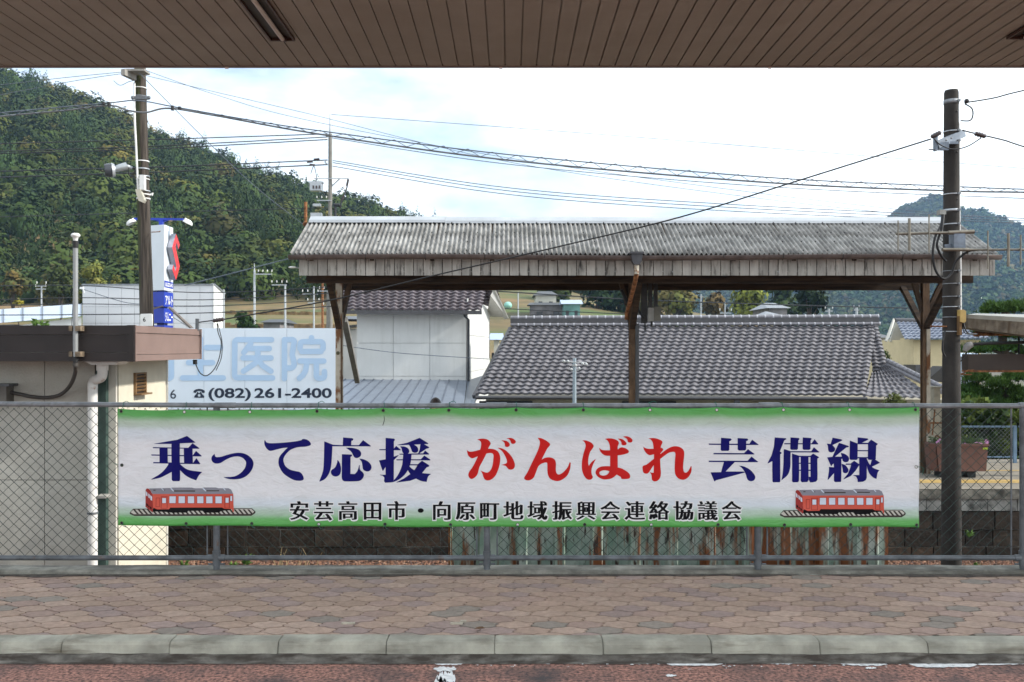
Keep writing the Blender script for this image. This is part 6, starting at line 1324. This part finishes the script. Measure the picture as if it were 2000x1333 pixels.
# far houses on the slope
def far_house(label, px0, px1, D, yr, ye, yb, wall, roofm, depth=8, hip=3):
    t = thing('far_house', label, 'house', (X((px0 + px1) / 2, D), D + depth / 2, Z(yb, D) - .5)); g = MB(); x0, x1 = X(px0, D), X(px1, D); g.box((x0 + .4, D + .4, Z(yb, D) - .5), (x1 - .4, D + depth - .4, Z(ye, D))); g.build('wall', wall, t)
    ze, zr = Z(ye, D), Z(yr, D); hx = PX(hip, D); g = MB()
    v = [(x0, D, ze), (x1, D, ze), (x1, D + depth, ze), (x0, D + depth, ze), (x0 + hx, D + depth / 2, zr), (x1 - hx, D + depth / 2, zr)]
    g.add(v, [(0, 1, 5, 4), (1, 2, 5), (2, 3, 4, 5), (3, 0, 4), (3, 2, 1, 0)]); g.build('roof', roofm, t)
    for k in range(2):
        a = x0 + (x1 - x0) * (.22 + .4 * k); g = MB(); zz = Z(ye, D) - .9; g.box((a, D + .32, zz - 1.0), (a + (x1 - x0) * .14, D + .44, zz)); g.build('window', mat('dark_glass', (.02, .022, .025)), t)
    return t
Mfw = mat('far_cream_wall', (.50, .48, .40), .8, .06, 1); Mfr = mat('far_dark_roof', (.05, .052, .055), .5, .15, .8); Mfg = mat('far_grey_wall', (.16, .15, .15), .8, .3, 1); Mfb = mat('far_solar_blue_roof', (.30, .38, .50), .35, .08, 1)
far_house('pale two-storey house on the slope left of the middle shelter post', 1041, 1092, 130, 566, 577, 592, Mfw, Mfr, 8, 12)
far_house('low dark shed joined below the pale two-storey house on the slope', 1030, 1112, 126, 590, 596, 608, Mfg, Mfr, 4, 6)
far_house('small house with blue-grey lean roof right of the pale two-storey house', 1096, 1139, 122, 584, 594, 612, mat('teal_wall', (.12, .26, .24), .7, .3, .6), Mfb, 6, 0)
far_house('dark tiled old farmhouse between bright bamboo and big pine', 1498, 1546, 105, 589, 602, 618, Mfg, mat('far_silver_tile', (.13, .14, .155), .35, .2, 1.2), 8, 14)
far_house('little gabled annex in front of the dark tiled farmhouse', 1494, 1524, 98, 607, 615, 622, mat('far_white_wall', (.6, .6, .6), .8), mat('far_silver_tile', (.13, .14, .155)), 5, 13)
far_house('dark roofed farmhouse on the slope right of the three thin poles', 505, 552, 95, 622, 630, 645, Mfg, Mfr, 7, 4)
far_house('grey roofed house behind the cream house at the tiled roof end', 1716, 1748, 60, 648, 660, 690, Mfw, Mfr, 6, 4)
far_house('pale house tucked between white house and grey tiled roof', 953, 985, 62, 650, 664, 720, Mfw, Mfb, 6, 3)
g = MB(); g.ball(P(992, 597, 118), (.55, .7, .5), 12); tag(g.build('water_tank', mat('pale_teal_tank', (.25, .5, .42), .5)), 'pale green tank on the slope right of the white house roof', 'tank')
far_house('bluish white building behind the pine and the brown sign', 1878, 1925, 38, 690, 697, 800, mat('bluish_white_wall', (.42, .47, .54), .6, .05, 1), Mfb, 1.4, 2)
for i, (a, b_, D, y) in enumerate(((440, 660, 128, 608), (430, 660, 112, 628))):
    g = MB(); n = 24
    for j in range(n):
        x0 = a + (b_ - a) * j / n; g.box((X(x0, D), D, hill_z(x0, D) - .5), (X(x0 + (b_ - a) / n, D), D + .5, hill_z(x0, D) + .45 + .3 * noise.noise(Vector((j * .7, i, 0)))))
    tag(g.build('terrace_wall', mat('earth_terrace', (.20, .13, .06) if i == 0 else (.13, .12, .11), .95, .4, 1.5, bump=.5, bscale=8)), ['upper earthen terrace bank across the dry grass slope', 'lower grey stone terrace wall across the dry grass slope'][i], 'wall')
# ---------------------------------------------------------------- distant utility poles
M_cp = mat('pole_concrete', (.19, .18, .16), .85, .12, 3); M_gp = mat('zinc_pole', (.38, .40, .42), .5, .1, 3, metal=.3)
def upole(label, px, D, yt, yb, w, m=None, spike=0, arms=(), group=None, name='utility_pole'):
    m = m or M_gp; t = thing(name, label, 'utility pole', (X(px, D), D, Z(yb, D)), group); g = MB(); r = PX(w / 2, D)
    g.tube([P(px, yb, D), P(px, yt, D)], [r * 1.15, r * .85], 12); g.build('shaft', m, t)
    if spike: g = MB(); g.tube([P(px, yt, D), P(px - .5, yt - spike, D)], [r * .55, r * .15], 8); g.build('spike', M_gp, t)
    for y, a, b_ in arms:
        g = MB(); g.beam(P(px + a, y, D - .15), P(px + b_, y, D - .15), PX(1.6, D), PX(1.8, D)); ar = g.build('cross_arm', M_gp, t)
        for q in np.linspace(a, b_, max(2, int(abs(b_ - a) / 8) + 1)):
            if abs(q) > 2: g = MB(); g.lathe(P(px + q, y - 5, D - .15), [(PX(.6, D), 0), (PX(1.3, D), PX(1, D)), (PX(.8, D), PX(2.4, D)), (PX(1.2, D), PX(3.4, D)), (PX(.4, D), PX(5, D))][::-1] and [(PX(.5, D), -PX(.5, D)), (PX(1.2, D), PX(.8, D)), (PX(.7, D), PX(2, D)), (PX(1.1, D), PX(3, D)), (PX(.3, D), PX(4, D))], 8); g.build('insulator', M_ceram, ar)
    return t
Dp = 60.0
up = upole('tall concrete power pole with transformer box above the left end of the shelter roof', 645, Dp, 262, 800, 8.6, M_cp, 40, ((349, -32, 36), (392, -26, 2)))
g = MB(); g.box((X(607, Dp), Dp - .35, Z(374, Dp)), (X(630, Dp), Dp + .2, Z(359, Dp))); g.box((X(605, Dp), Dp - .3, Z(359, Dp)), (X(632, Dp), Dp + .15, Z(356, Dp))); g.build('switch_gear', mat('light_grey_metal', (.38, .40, .42)), up)
g = MB()
for q in (612, 618, 624): g.tube([P(q, 363, Dp - .36), P(q, 369, Dp - .36)], .06, 6)
for a in (((680, 350), (677, 364)), ((668, 392), (672, 382)), ((600, 317), (611, 316)), ((605, 322), (615, 323)), ((613, 312), (624, 311))): g.tube([P(*a[0], Dp), P(*a[1], Dp)], .07, 6)
g.build('fuse', M_ins, up)
g = MB()
for pts in (((647, 365), (664, 349)), ((640, 268), (634, 262)), ((640, 322), (635, 318), (635, 312))): g.tube([P(*q, Dp) for q in pts], .05, 5)
g.box((X(612, Dp), Dp - .2, Z(404, Dp)), (X(627, Dp), Dp + .1, Z(399, Dp))); g.box((X(608, Dp), Dp - .25, Z(426, Dp)), (X(629, Dp), Dp + .2, Z(417, Dp))); g.build('fittings', M_gp, up)
g = MB(); g.tube(catmull([P(665, 408, Dp), P(668, 390, Dp), P(676, 372, Dp), P(681, 352, Dp)], 5), .05, 5); g.tube(catmull([P(607, 340, Dp), P(613, 325, Dp), P(618, 345, Dp), P(616, 358, Dp)], 5), .025, 5); g.tube([P(652, 401, Dp), P(664, 401, Dp)], .12, 6); g.tube([P(655, 403, Dp), P(655, 425, Dp)], .09, 6); g.build('jumper_wire', M_wire, up)
g = MB(); g.tube([P(597, 437, 14.7), P(597, 395, 14.7)], .026, 10); g.ball(P(596.5, 438, 14.68), .045, 8); g.tube([P(597, 437, 14.7), P(612, 446, 14.7)], .02, 8); g.build('vent_pipe', M_rust, sh)
upole('slim grey pole with three insulators and pointed top above the billboard', 497, 80, 528, 660, 4.5, M_gp, 14, ((536, -1, 34),)); upole('slim grey pole with a left arm right of the pointed one', 557, 82, 556, 660, 4.2, M_gp, 0, ((557, -26, 3),)); upole('thin pale post left of the pointed grey pole', 437, 74, 566, 660, 4, M_gp)
upole('grey pole in the cluster left of the shelter post', 613, 84, 560, 660, 3.4, M_gp, 0, ((575, -22, 8), (592, -12, 10))); upole('rust brown pole in the cluster left of the shelter post', 630, 70, 545, 650, 4.5, M_rust, 0, ((569, -6, 12),)); upole('stout pale concrete pole nearest the shelter post', 641, 64, 570, 660, 7, M_cp, 0, ((600, -9, 4),))
upole('small pole with crossed arms on the grass slope at the left', 81, 110, 558, 606, 3, M_gp, 0, ((559, -9, 9), (565, -11, 8))); upole('thin pale pole on the slope right of the white house roof', 1012, 120, 570, 620, 2.6, M_gp); upole('thin grey pole among the bamboo right of the switch boxes', 1369, 120, 575, 640, 2.4, M_gp)
upole('pale pole with short arms beyond the tiled roof near its right end', 1619, 70, 603, 640, 4, M_gp, 0, ((608, -7, 7),)); upole('pale pole with short arms beside the big dark pine', 1673, 72, 600, 640, 5, M_gp, 0, ((606, -5, 5),)); upole('thin white pole left of the bright bamboo', 1416, 110, 590, 640, 2.4, M_gp, 0, ((612, -10, 12),))
sp_ = upole('galvanised short pole with ring fittings in front of the tiled roof', 1122, 21.0, 700, 960, 8, mat('blue_grey_zinc', (.30, .36, .40), .45, .1, 4, metal=.3))
g = MB(); g.tube([P(1097, 707, 20.9), P(1146, 709, 20.9)], .012, 6)
for q in ((1101, 706), (1109, 706), (1138, 711), (1145, 712), (1116, 722), (1131, 720)): g.ball(P(*q, 20.88), .035, 8)
g.lathe(P(1122, 716, 21), [(.06, 0), (.07, .02), (.06, .05)], 12); g.tube(catmull([P(1112, 718, 20.9), P(1118, 726, 20.88), P(1128, 724, 20.88), P(1137, 720, 20.9)], 4), .008, 5); g.build('fittings', mat('dull_ceramic', (.42, .43, .43), .4, .1, 6), sp_)
# ---------------------------------------------------------------- overhead wires
def wire(label, pts, D, w=2.2, m=None, group='overhead wires', n=10, D1=None, name='overhead_wire'):
    g = MB(); k = len(pts); cm = catmull([P(x, y, D + ((D1 or D) - D) * i / (k - 1)) for i, (x, y) in enumerate(pts)], n); g.tube(cm, PX(w / 2, D), 6); return tag(g.build(name, m or M_wire), label, 'wire', group)
U = [(-200, 241), (0, 221), (207, 202), (270, 197), (345, 210), (500, 237), (640, 258), (1000, 303), (1500, 347), (1850, 364), (2000, 370), (2300, 378)]
Lw = [(-200, 252), (0, 228), (120, 217), (212, 206.5), (250, 216), (285, 220), (330, 212), (420, 226), (640, 265), (1000, 314), (1500, 357), (1850, 373), (2000, 376), (2300, 383)]
sc_ = thing('messenger_cable', 'thick sagging cable tied to its carrier wire by a spiral across the sky', 'cable', P(640, 300, 14.6))
g = MB(); g.tube(catmull([P(*q, 14.6) for q in U], 8), .010, 6); g.build('carrier_wire', M_wireg, sc_)
g = MB(); g.tube(catmull([P(*q, 14.6) for q in Lw], 8), .0145, 6); g.build('thick_cable', mat('grey_cable_sheath', (.15, .16, .17), .5, .2, 3), sc_)
g = MB(); px = -190; up_ = True; pts = []
ux, uy = zip(*U); lx, ly = zip(*Lw)
while px < 2290:
    if not 205 < px < 365: pts.append((px, ip(px, ux, uy) - 1 if up_ else ip(px, lx, ly) + 1))
    elif pts:
        g.tube([P(*q, 14.58) for q in pts], .006, 5); pts = []
    up_ = not up_; px += 24
g.tube([P(*q, 14.58) for q in pts], .006, 5); g.build('spiral_hanger', M_wireg, sc_)
g = MB()
for q, y0, y1 in ((213, 200, 208), (337, 207, 216), (202, 200, 205), (351, 209, 213)): g.tube([P(q, y0, 14.57), P(q, y1, 14.57)], .028, 6)
g.build('hanger_clip', M_black, sc_)
wire('black wire slanting from the concrete pole down across the shelter roof to the hut', [(1818, 272), (1560, 353), (1330, 424), (1100, 480), (850, 538), (640, 588), (432, 625)], 10.8, 3.0, M_black, None, D1=12.15)
dead = thing('wire_bracket', 'small upright steel bracket at the corner of the hut roof', 'bracket', P(385.5, 645, 12.05)); g = MB(); g.box((X(382.5, 12.05), 12.03, Z(646, 12.05)), (X(388, 12.05), 12.07, Z(623, 12.05))); g.build('plate', M_galvd, dead)
insul('dark wire clamp insulator just beyond the hut roof corner', (416, 627), (437, 624), 12.1); g = MB(); g.tube([P(388, 630, 12.05), P(418, 626, 12.1)], .008, 6); g.build('tail', M_black, dead)
g = MB(); g.tube(catmull([P(424, 632, 12.1), P(426, 650, 12.1), P(432, 670, 12.1), P(428, 700, 12.1), P(418, 722, 12.1), P(404, 734, 12.1), P(392, 730, 12.1), P(384, 716, 12.1), P(381, 704, 12.1)], 6), .007, 6)
g.tube(catmull([P(425, 632, 12.1), P(430, 650, 12.1), P(434, 672, 12.1), P(432, 700, 12.1), P(422, 724, 12.1)], 6), .006, 6); g.tube([P(381, 712, 12.1), P(381, 703, 12.1)], .03, 8); tag(g.build('drop_cable', M_black), 'thin black drop cable looping below the hut roof corner', 'cable')
wire('pair of twisted dark wires leaving the top of the concrete pole to the right', [(1884, 201), (1940, 192), (2000, 177), (2200, 135)], 10.8, 2.6, M_black, None)
wire('dark wire leaving the right insulator of the concrete pole', [(1880, 255), (1904, 261), (1960, 274), (2000, 287), (2200, 350)], 10.8, 2.6, M_black, None)
g = MB(); g.tube(catmull([P(1884, 203, 10.82), P(1898, 212, 10.8), P(1900, 226, 10.82), P(1894, 236, 10.85), P(1876, 236, 10.9)], 6), .008, 6); g.tube(catmull([P(1825, 272, 10.8), P(1838, 284, 10.78), P(1862, 292, 10.78), P(1890, 286, 10.8), P(1916, 270, 10.8)], 6), .007, 6); g.ball(P(1888, 198, 10.8), .03, 8); tag(g.build('jumper_cable', M_black), 'dark jumper cables looping round the head of the concrete pole', 'cable')
G = 'thin power lines along the hillside'
for lb, pts, w in (('topmost of the three power lines crossing the hill to the power pole top', [(-300, 288), (0, 281), (300, 273), (640, 262)], 2.0), ('middle of the three power lines crossing the hill to the power pole top', [(-300, 305), (0, 296), (300, 286), (640, 268)], 2.0), ('lowest of the three power lines crossing the hill to the power pole top', [(-300, 306), (0, 300), (300, 291), (640, 273)], 2.0),
    ('upper of the two dark lines at mid height on the hill', [(-300, 345), (0, 335), (300, 327), (640, 313)], 2.2), ('lower of the two dark lines at mid height on the hill', [(-300, 360), (0, 347), (300, 337), (640, 322)], 2.4),
    ('lone thin line with white balls low across the forest', [(-300, 432), (0, 424), (430, 412), (640, 406)], 1.6)): wire(lb, pts, Dp, w, M_wire, G)
G = 'power lines falling away to the right of the power pole'
for lb, pts, w in (('highest faint line from the tip of the power pole across the sky', [(647, 224), (1200, 265), (1780, 312), (2200, 345)], 1.1), ('line just under the spiral cable right of the power pole', [(649, 270), (1000, 322), (1500, 365), (2000, 388), (2300, 398)], 1.6),
    ('first of three close lines falling right from mid power pole', [(650, 314), (1000, 368), (1450, 401), (2000, 427), (2300, 437)], 1.6), ('second of three close lines falling right from mid power pole', [(650, 318), (1000, 374), (1450, 407), (2000, 432), (2300, 443)], 1.6), ('third of three close lines falling right from mid power pole', [(650, 325), (1000, 381), (1450, 414), (2000, 436), (2300, 446)], 1.6)): wire(lb, pts, Dp, w, M_wireg, G)
G = 'thin wires at the top of the wooden pole'
for lb, pts, w in (('upper thin wire from wooden pole top falling right across the sky', [(285, 138), (420, 185), (600, 235), (1000, 310), (1500, 380), (1900, 425)], 1.0), ('lower thin wire from wooden pole top falling right across the sky', [(285, 148), (420, 180), (600, 222), (1000, 318), (1500, 390), (1900, 432)], 1.0),
    ('upper thin wire running left from the wooden pole top', [(-200, 190), (100, 155), (240, 141)], 1.1), ('lower thin wire running left from the wooden pole top', [(-200, 225), (120, 163), (240, 144)], 1.1), ('thin guy wire slanting right from the wooden pole top into the forest', [(272, 143), (390, 262), (500, 366), (620, 460)], 1.5)): wire(lb, pts, 14.7, w, M_wireg, G)
g = MB(); g.tube(catmull([P(222, 158, 14.75), P(235, 167, 14.75), P(252, 160, 14.75), P(262, 158, 14.8)], 5), .005, 5); tag(g.build('loop_wire', M_wireg), 'thin loose wire loop left of the wooden pole head', 'wire')
G = 'low wires in front of the warehouses'
for lb, pts, w in (('highest of the low wires crossing the warehouse roof line', [(-100, 561), (150, 558), (400, 572), (660, 560)], 1.8), ('second of the low wires crossing the white warehouse', [(-100, 590), (150, 582), (400, 586), (660, 572)], 1.8), ('third of the low wires crossing the white warehouse', [(-100, 600), (150, 594), (400, 598), (660, 585)], 1.6), ('lowest of the low wires crossing the white warehouse', [(-100, 616), (150, 615), (420, 611), (660, 598)], 2.0)): wire(lb, pts, 45, w, M_wire, G)
G = 'wires seen below the shelter roof'
for lb, pts, w in (('upper wire seen below the shelter roof over the far trees', [(940, 567), (1250, 586), (1640, 599), (1850, 603)], 2.2), ('lower wire seen below the shelter roof over the far trees', [(940, 601), (1180, 612), (1400, 619)], 1.8)): wire(lb, pts, 42, w, M_wire, G)
wire('thin wire crossing the white house wall', [(668, 675), (780, 690), (960, 702)], 26, 1.4, M_wireg, None)
wire('greenish wire sloping up from the warehouse roof to the shelter', [(360, 558), (470, 530), (570, 504)], 50, 2.0, M_wireg, None); wire('thin wire slanting down across the white warehouse wall', [(164, 566), (240, 590), (300, 600), (370, 640)], 45, 1.4, M_wireg, None)
# ---------------------------------------------------------------- right platform: canopy edge, sign, planter, fence
Dcn = 13.6
cn2 = thing('station_canopy', 'old rust stained station canopy edge entering from the right', 'canopy', (X(1960, Dcn), Dcn + 1, ZPL))
g = MB(); a = P(1890.5, 616, 14.6); b_ = P(2120, 628, 12.0)
M_rs = mat('rust_streaked_concrete', (.15, .12, .09), .9, .3, 5, col2=(.24, .20, .15), bump=.3, col3=(.08, .05, .03), scale3=7, pos3=(.5, .7), stretch3=(1.5, 1.5, .3))
g.prism([P(1890.5, 622, 13.9), P(2160, 640, 12.3), P(2160, 676, 12.3), P(1891, 641, 13.9)], (.05, .4, 0)); g.build('fascia', M_rs, cn2)
g = MB(); g.prism([P(1890, 615, 13.9), P(2160, 629, 12.3), P(2160, 640, 12.3), P(1890, 622, 13.9)], (.04, .38, 0)); g.build('metal_edge', mat('pale_edge_flashing', (.34, .32, .27), .6, .12, 4), cn2)
g = MB(); g.quad(P(1890, 614.8, 13.9), P(2160, 628.5, 12.3), P(2300, 620, 16), P(1905, 612.6, 16)); g.build('roof', mat('grey_flat_roof', (.30, .30, .28), .8, .1, 3), cn2)
g = MB(); g.quad(P(1893, 641, 14.0), P(2160, 676, 12.6), P(2300, 660, 16), P(1910, 652, 15.8)); g.build('soffit', M_tim, cn2)
g = MB(); g.tube([P(1905, 653, 14.2), P(2050, 652, 14.2)], .03, 8); g.ball(P(1908, 653, 14.2), (.07, .04, .045), 8); g.tube([(X(2120, 14.2), 14.2, ZPL), P(2120, 650, 14.2)], .07, 10); g.build('beam', M_rust, cn2)
sg = thing('sign_box', 'blank dark brown sign box hanging below the station canopy at the right', 'sign', P(1950, 725, 13.7))
g = MB(); g.box((X(1885, 13.7), 13.6, Z(723, 13.7)), (X(2080, 13.7), 13.8, Z(692, 13.7))); g.build('case', mat('dark_brown_sign', (.042, .028, .02), .55, .15, 4), sg)
g = MB(); g.box((X(1886, 13.7), 13.58, Z(727, 13.7)), (X(2080, 13.7), 13.82, Z(723.3, 13.7))); g.tube([P(1902, 723.5, 13.58), P(1890, 724, 13.58), P(1882, 729, 13.58), P(1876, 731, 13.6)], .012, 6); g.tube([P(1875, 732, 13.6), P(1898, 732, 13.6)], .01, 6); g.build('lower_rail', M_rust, sg)
g = MB()
for px in (1990, 2050): g.tube([P(px, 693, 13.7), P(px, 650, 13.9)], .015, 6)
g.build('hanger', M_black, sg)
lp = thing('street_lamp', 'grey swan lamp head on a black arm above the brown sign box', 'lamp', P(1890, 684, 13.4))
g = MB(); g.tube([P(1898, 673, 13.4), P(1892, 675, 13.4), P(1887, 680, 13.4), P(1884, 686, 13.4)], [.045, .055, .05, .035], 12); g.build('head', mat('mottled_grey_lamp', (.22, .21, .20), .6, .25, 14), lp)
g = MB(); g.tube([P(1895, 673, 13.4), P(1930, 671, 13.45), P(2080, 667, 13.6)], .024, 8); g.tube(catmull([P(1888, 686, 13.4), P(1886, 695, 13.4), P(1880, 703, 13.4), P(1874, 707, 13.4)], 5), .010, 6); g.build('arm', M_black, lp)
# planter with pink flowers
Dpl = 14.05
plt = thing('planter', 'brown plastic planter with pink flowers on the platform', 'planter', (X(1876, Dpl), Dpl + .2, ZPL))
M_pl = mat('brown_plastic_planter', (.125, .058, .043), .6, .12, 4, bump=.1)
x0, x1, z0, z1 = X(1829, Dpl), X(1930, Dpl), Z(921, Dpl), Z(868, Dpl)
g = MB(); g.prism([(x0, Dpl, z1), (x1, Dpl, z1), (x1 - .03, Dpl, z0), (x0 + .04, Dpl, z0)], (0, .34, 0)); g.box((x0 - .012, Dpl - .012, z1 - .03), (x1 + .012, Dpl + .352, z1 + .004)); g.prism([(x0 - .07, Dpl + .12, z1), (x0 - .02, Dpl - .005, z1), (x0 + .02, Dpl - .005, z0), (x0 - .03, Dpl + .12, z0)], (.02, .2, 0)); g.build('tub', M_pl, plt)
for a in (1842, 1893): g = MB(); g.box((X(a, Dpl), Dpl + .05, ZPL), (X(a + 16, Dpl), Dpl + .3, z0)); g.build('foot', M_black, plt)
g = MB(); g.box((X(1919, Dpl), Dpl - .018, Z(878, Dpl)), (X(1928, Dpl), Dpl - .0125, Z(874.5, Dpl))); g.build('sticker', mat('lime_sticker', (.30, .42, .02), .5), plt)
g = MB(); rk = random.Random(77)
for k in range(260):
    x = rk.uniform(x0, x1); c = Vector((x, Dpl + rk.uniform(.02, .3), z1 + rk.random() ** 2 * .09)); a = Vector((rk.gauss(0, 1), rk.gauss(0, 1), rk.gauss(0, .7))).normalized() * .035; b_ = a.orthogonal().normalized() * .018; g.add([c - a, c - b_, c + a, c + b_], [(0, 1, 2, 3)])
g.build('leaves', mat('planter_leaf', (.06, .10, .03), .8, .3, 9), plt, fix=False)
g = MB()
for q, y in ((1926, 860), (1929, 863), (1924, 863), (1927, 866), (1908, 865), (1912, 866), (1905, 866), (1915, 867), (1884, 867), (1832, 862), (1835, 859), (1829, 864)):
    c = P(q, y, Dpl + .05); g.tube([c, (c[0], c[1], z1)], .003, 4)
    for j in range(5): t = j * 1.256; g.ball((c[0] + .010 * math.cos(t), c[1] - .01, c[2] + .010 * math.sin(t)), (.008, .005, .008), 6)
g.build('flowers', mat('pink_petal', (.62, .30, .55), .6, .2, 20), plt)
# light blue mesh fence on the far platform edge
Dbf = 15.9; bf = thing('blue_mesh_fence', 'light blue framed mesh fence along the far side of the platform', 'fence', (X(1910, Dbf), Dbf, ZPL)); M_bf = mat('light_blue_paint', (.16, .25, .36), .5, .15, 5)
z1, z0, zm = Z(832, Dbf), Z(916, Dbf), Z(894, Dbf)
for a, b_ in ((1790, 1985), (1990, 2160)):
    g = MB(); g.box((X(a, Dbf), Dbf - .015, z1 - .03), (X(b_, Dbf), Dbf + .015, z1)); g.box((X(a, Dbf), Dbf - .012, z0), (X(b_, Dbf), Dbf + .012, z0 + .02)); g.box((X(a, Dbf), Dbf - .012, zm), (X(b_, Dbf), Dbf + .012, zm + .02)); g.build('rail', M_bf, bf)
    g = MB(); g.box((X(b_ - 6, Dbf), Dbf - .02, ZPL), (X(b_, Dbf), Dbf + .02, z1 + .003)); g.build('post', M_bf, bf)
    g = MB(); xa, xb = X(a, Dbf), X(b_ - 6, Dbf); st = .075
    for s in (1, -1):
        for kk in range(-14, int((xb - xa) / st) + 14):
            xs0 = xa + kk * st; xs1 = xs0 + s * (z1 - z0); 
            t0 = max(0, (xa - xs0) / (xs1 - xs0) if s > 0 else (xb - xs0) / (xs1 - xs0)); t1 = min(1, (xb - xs0) / (xs1 - xs0) if s > 0 else (xa - xs0) / (xs1 - xs0))
            if t1 > t0: g.tube([(xs0 + (xs1 - xs0) * t, Dbf + s * .003, z0 + (z1 - z0) * t) for t in (t0, t1)], .002, 4, cap=False)
    g.build('mesh_panel', mat('grey_mesh', (.25, .27, .28), .5, .1, 4), bf)
cb = thing('equipment_cabinet', 'weathered cream cabinet just left of the concrete pole on the platform', 'cabinet', (X(1826, 15.2), 15.2, ZPL)); M_cb = mat('weathered_cream_box', (.34, .31, .24), .8, .2, 6)
g = MB(); g.box((X(1819, 15.2), 15.1, ZPL), (X(1831, 15.2), 15.35, Z(758, 15.2))); g.box((X(1816, 15.2), 15.06, Z(758, 15.2)), (X(1835, 15.2), 15.4, Z(755, 15.2))); g.build('post_box', M_cb, cb)
g = MB(); g.box((X(1821, 15.3), 15.4, ZPL), (X(1860, 15.3), 15.8, Z(790, 15.3))); g.build('body', M_cb, cb)
g = MB(); g.box((X(1816, 15.0), 14.98, Z(828, 15)), (X(1845, 15.0), 15.02, Z(825, 15))); g.tube([P(1821, 850, 15), P(1826, 800, 15)], .012, 6); g.tube(catmull([P(1822, 870, 15), P(1828, 852, 15), P(1836, 856, 15), P(1838, 866, 15)], 5), .014, 6); g.build('pipework', M_rust, cb)
# ---------------------------------------------------------------- person seated on the platform bench
Db = 14.9; xb = X(849, Db); zs = ZPL + .42
be = thing('bench', 'plain wooden platform bench hidden behind the banner under the seated person', 'bench', (xb, Db, ZPL)); g = MB()
for k in range(3): g.box((xb - .8, Db - .02 + k * .13, zs - .03), (xb + .8, Db + .09 + k * .13, zs))
g.build('seat', M_tim, be)
for s in (-.65, .65): g = MB(); g.box((xb + s - .03, Db, ZPL), (xb + s + .03, Db + .34, zs - .03)); g.build('leg', M_tim, be)
me = bpy.data.meshes.new('body')
J = [(0, .18, zs + .12), (0, .20, zs + .36), (0, .19, zs + .52), (0, .17, zs + .60), (0, .15, zs + .71), (0, .15, zs + .78),
     (.18, .19, zs + .50), (.22, .12, zs + .28), (.12, -.08, zs + .17), (.07, -.13, zs + .15), (-.18, .19, zs + .50), (-.22, .12, zs + .28), (-.12, -.08, zs + .17), (-.07, -.13, zs + .15),
     (.10, .15, zs + .08), (.11, -.24, zs + .08), (.11, -.24, ZPL + .08), (.12, -.38, ZPL + .04), (-.10, .15, zs + .08), (-.11, -.24, zs + .08), (-.11, -.24, ZPL + .08), (-.12, -.38, ZPL + .04)]
ED = [(0, 1), (1, 2), (2, 3), (3, 4), (4, 5), (2, 6), (6, 7), (7, 8), (8, 9), (2, 10), (10, 11), (11, 12), (12, 13), (0, 14), (14, 15), (15, 16), (16, 17), (0, 18), (18, 19), (19, 20), (20, 21)]
RD = [.14, .15, .13, .055, .085, .07, .06, .047, .035, .03, .06, .047, .035, .03, .085, .065, .045, .035, .085, .065, .045, .035]
base = Vector((xb, Db, ZPL)); me.from_pydata([tuple(Vector((xb + a, Db + b_ + .05, c)) - base) for a, b_, c in J], ED, [])
pe = thing('person', 'seated person in dark clothes of whom only the brown hair tops the banner', 'person', tuple(base), None)
tmp = bpy.data.objects.new('body', me); COL.objects.link(tmp); sk = tmp.modifiers.new('s', 'SKIN'); ss = tmp.modifiers.new('u', 'SUBSURF'); ss.levels = 2; ss.render_levels = 2
for v, r in zip(me.skin_vertices[0].data, RD): v.radius = (r, r)
me.skin_vertices[0].data[0].use_root = True
dg = bpy.context.evaluated_depsgraph_get(); dg.update(); m2 = bpy.data.meshes.new_from_object(tmp.evaluated_get(dg)); bpy.data.objects.remove(tmp)
m2.name = 'body'; ob = bpy.data.objects.new('body', m2); COL.objects.link(ob); ob.parent = pe; ORG[ob.name] = np.array(base); m2.materials.clear(); m2.materials.append(mat('dark_jacket_cloth', (.03, .03, .04), .9, .2, 8)); m2.polygons.foreach_set('use_smooth', [True] * len(m2.polygons))
top = Z(777.5, Db); g = MB(); c = (xb, Db + .19, top - .125); g.ball(c, (.098, .115, .125), 16); g.ball((c[0], c[1] + .03, c[2] - .07), (.10, .10, .10), 14); g.build('hair', mat('dark_brown_hair', (.025, .012, .007), .5, .3, 30), pe)
g = MB(); g.ball((c[0], c[1] - .035, c[2] - .045), (.078, .09, .11), 14); g.ball((c[0], c[1] - .125, c[2] - .055), (.014, .02, .022), 8); g.build('face', mat('skin', (.45, .27, .19), .6, .05, 9), pe)
# ---------------------------------------------------------------- thin air
g = MB(); g.box((-1690, -68, -2.6), (1690, 1890, 330)); hz = g.build('haze', bpy.data.materials.new('haze_air')); tag(hz, None, None, None, 'stuff')
hm = hz.data.materials[0]; hm.use_nodes = True; n = hm.node_tree.nodes
for q in list(n):
    if q.type != 'OUTPUT_MATERIAL': n.remove(q)
pv = n.new('ShaderNodeVolumePrincipled'); pv.inputs['Color'].default_value = (.42, .66, 1.0, 1); pv.inputs['Density'].default_value = .00017; pv.inputs['Anisotropy'].default_value = .1
hm.node_tree.links.new(pv.outputs[0], n['Material Output'].inputs['Volume'])
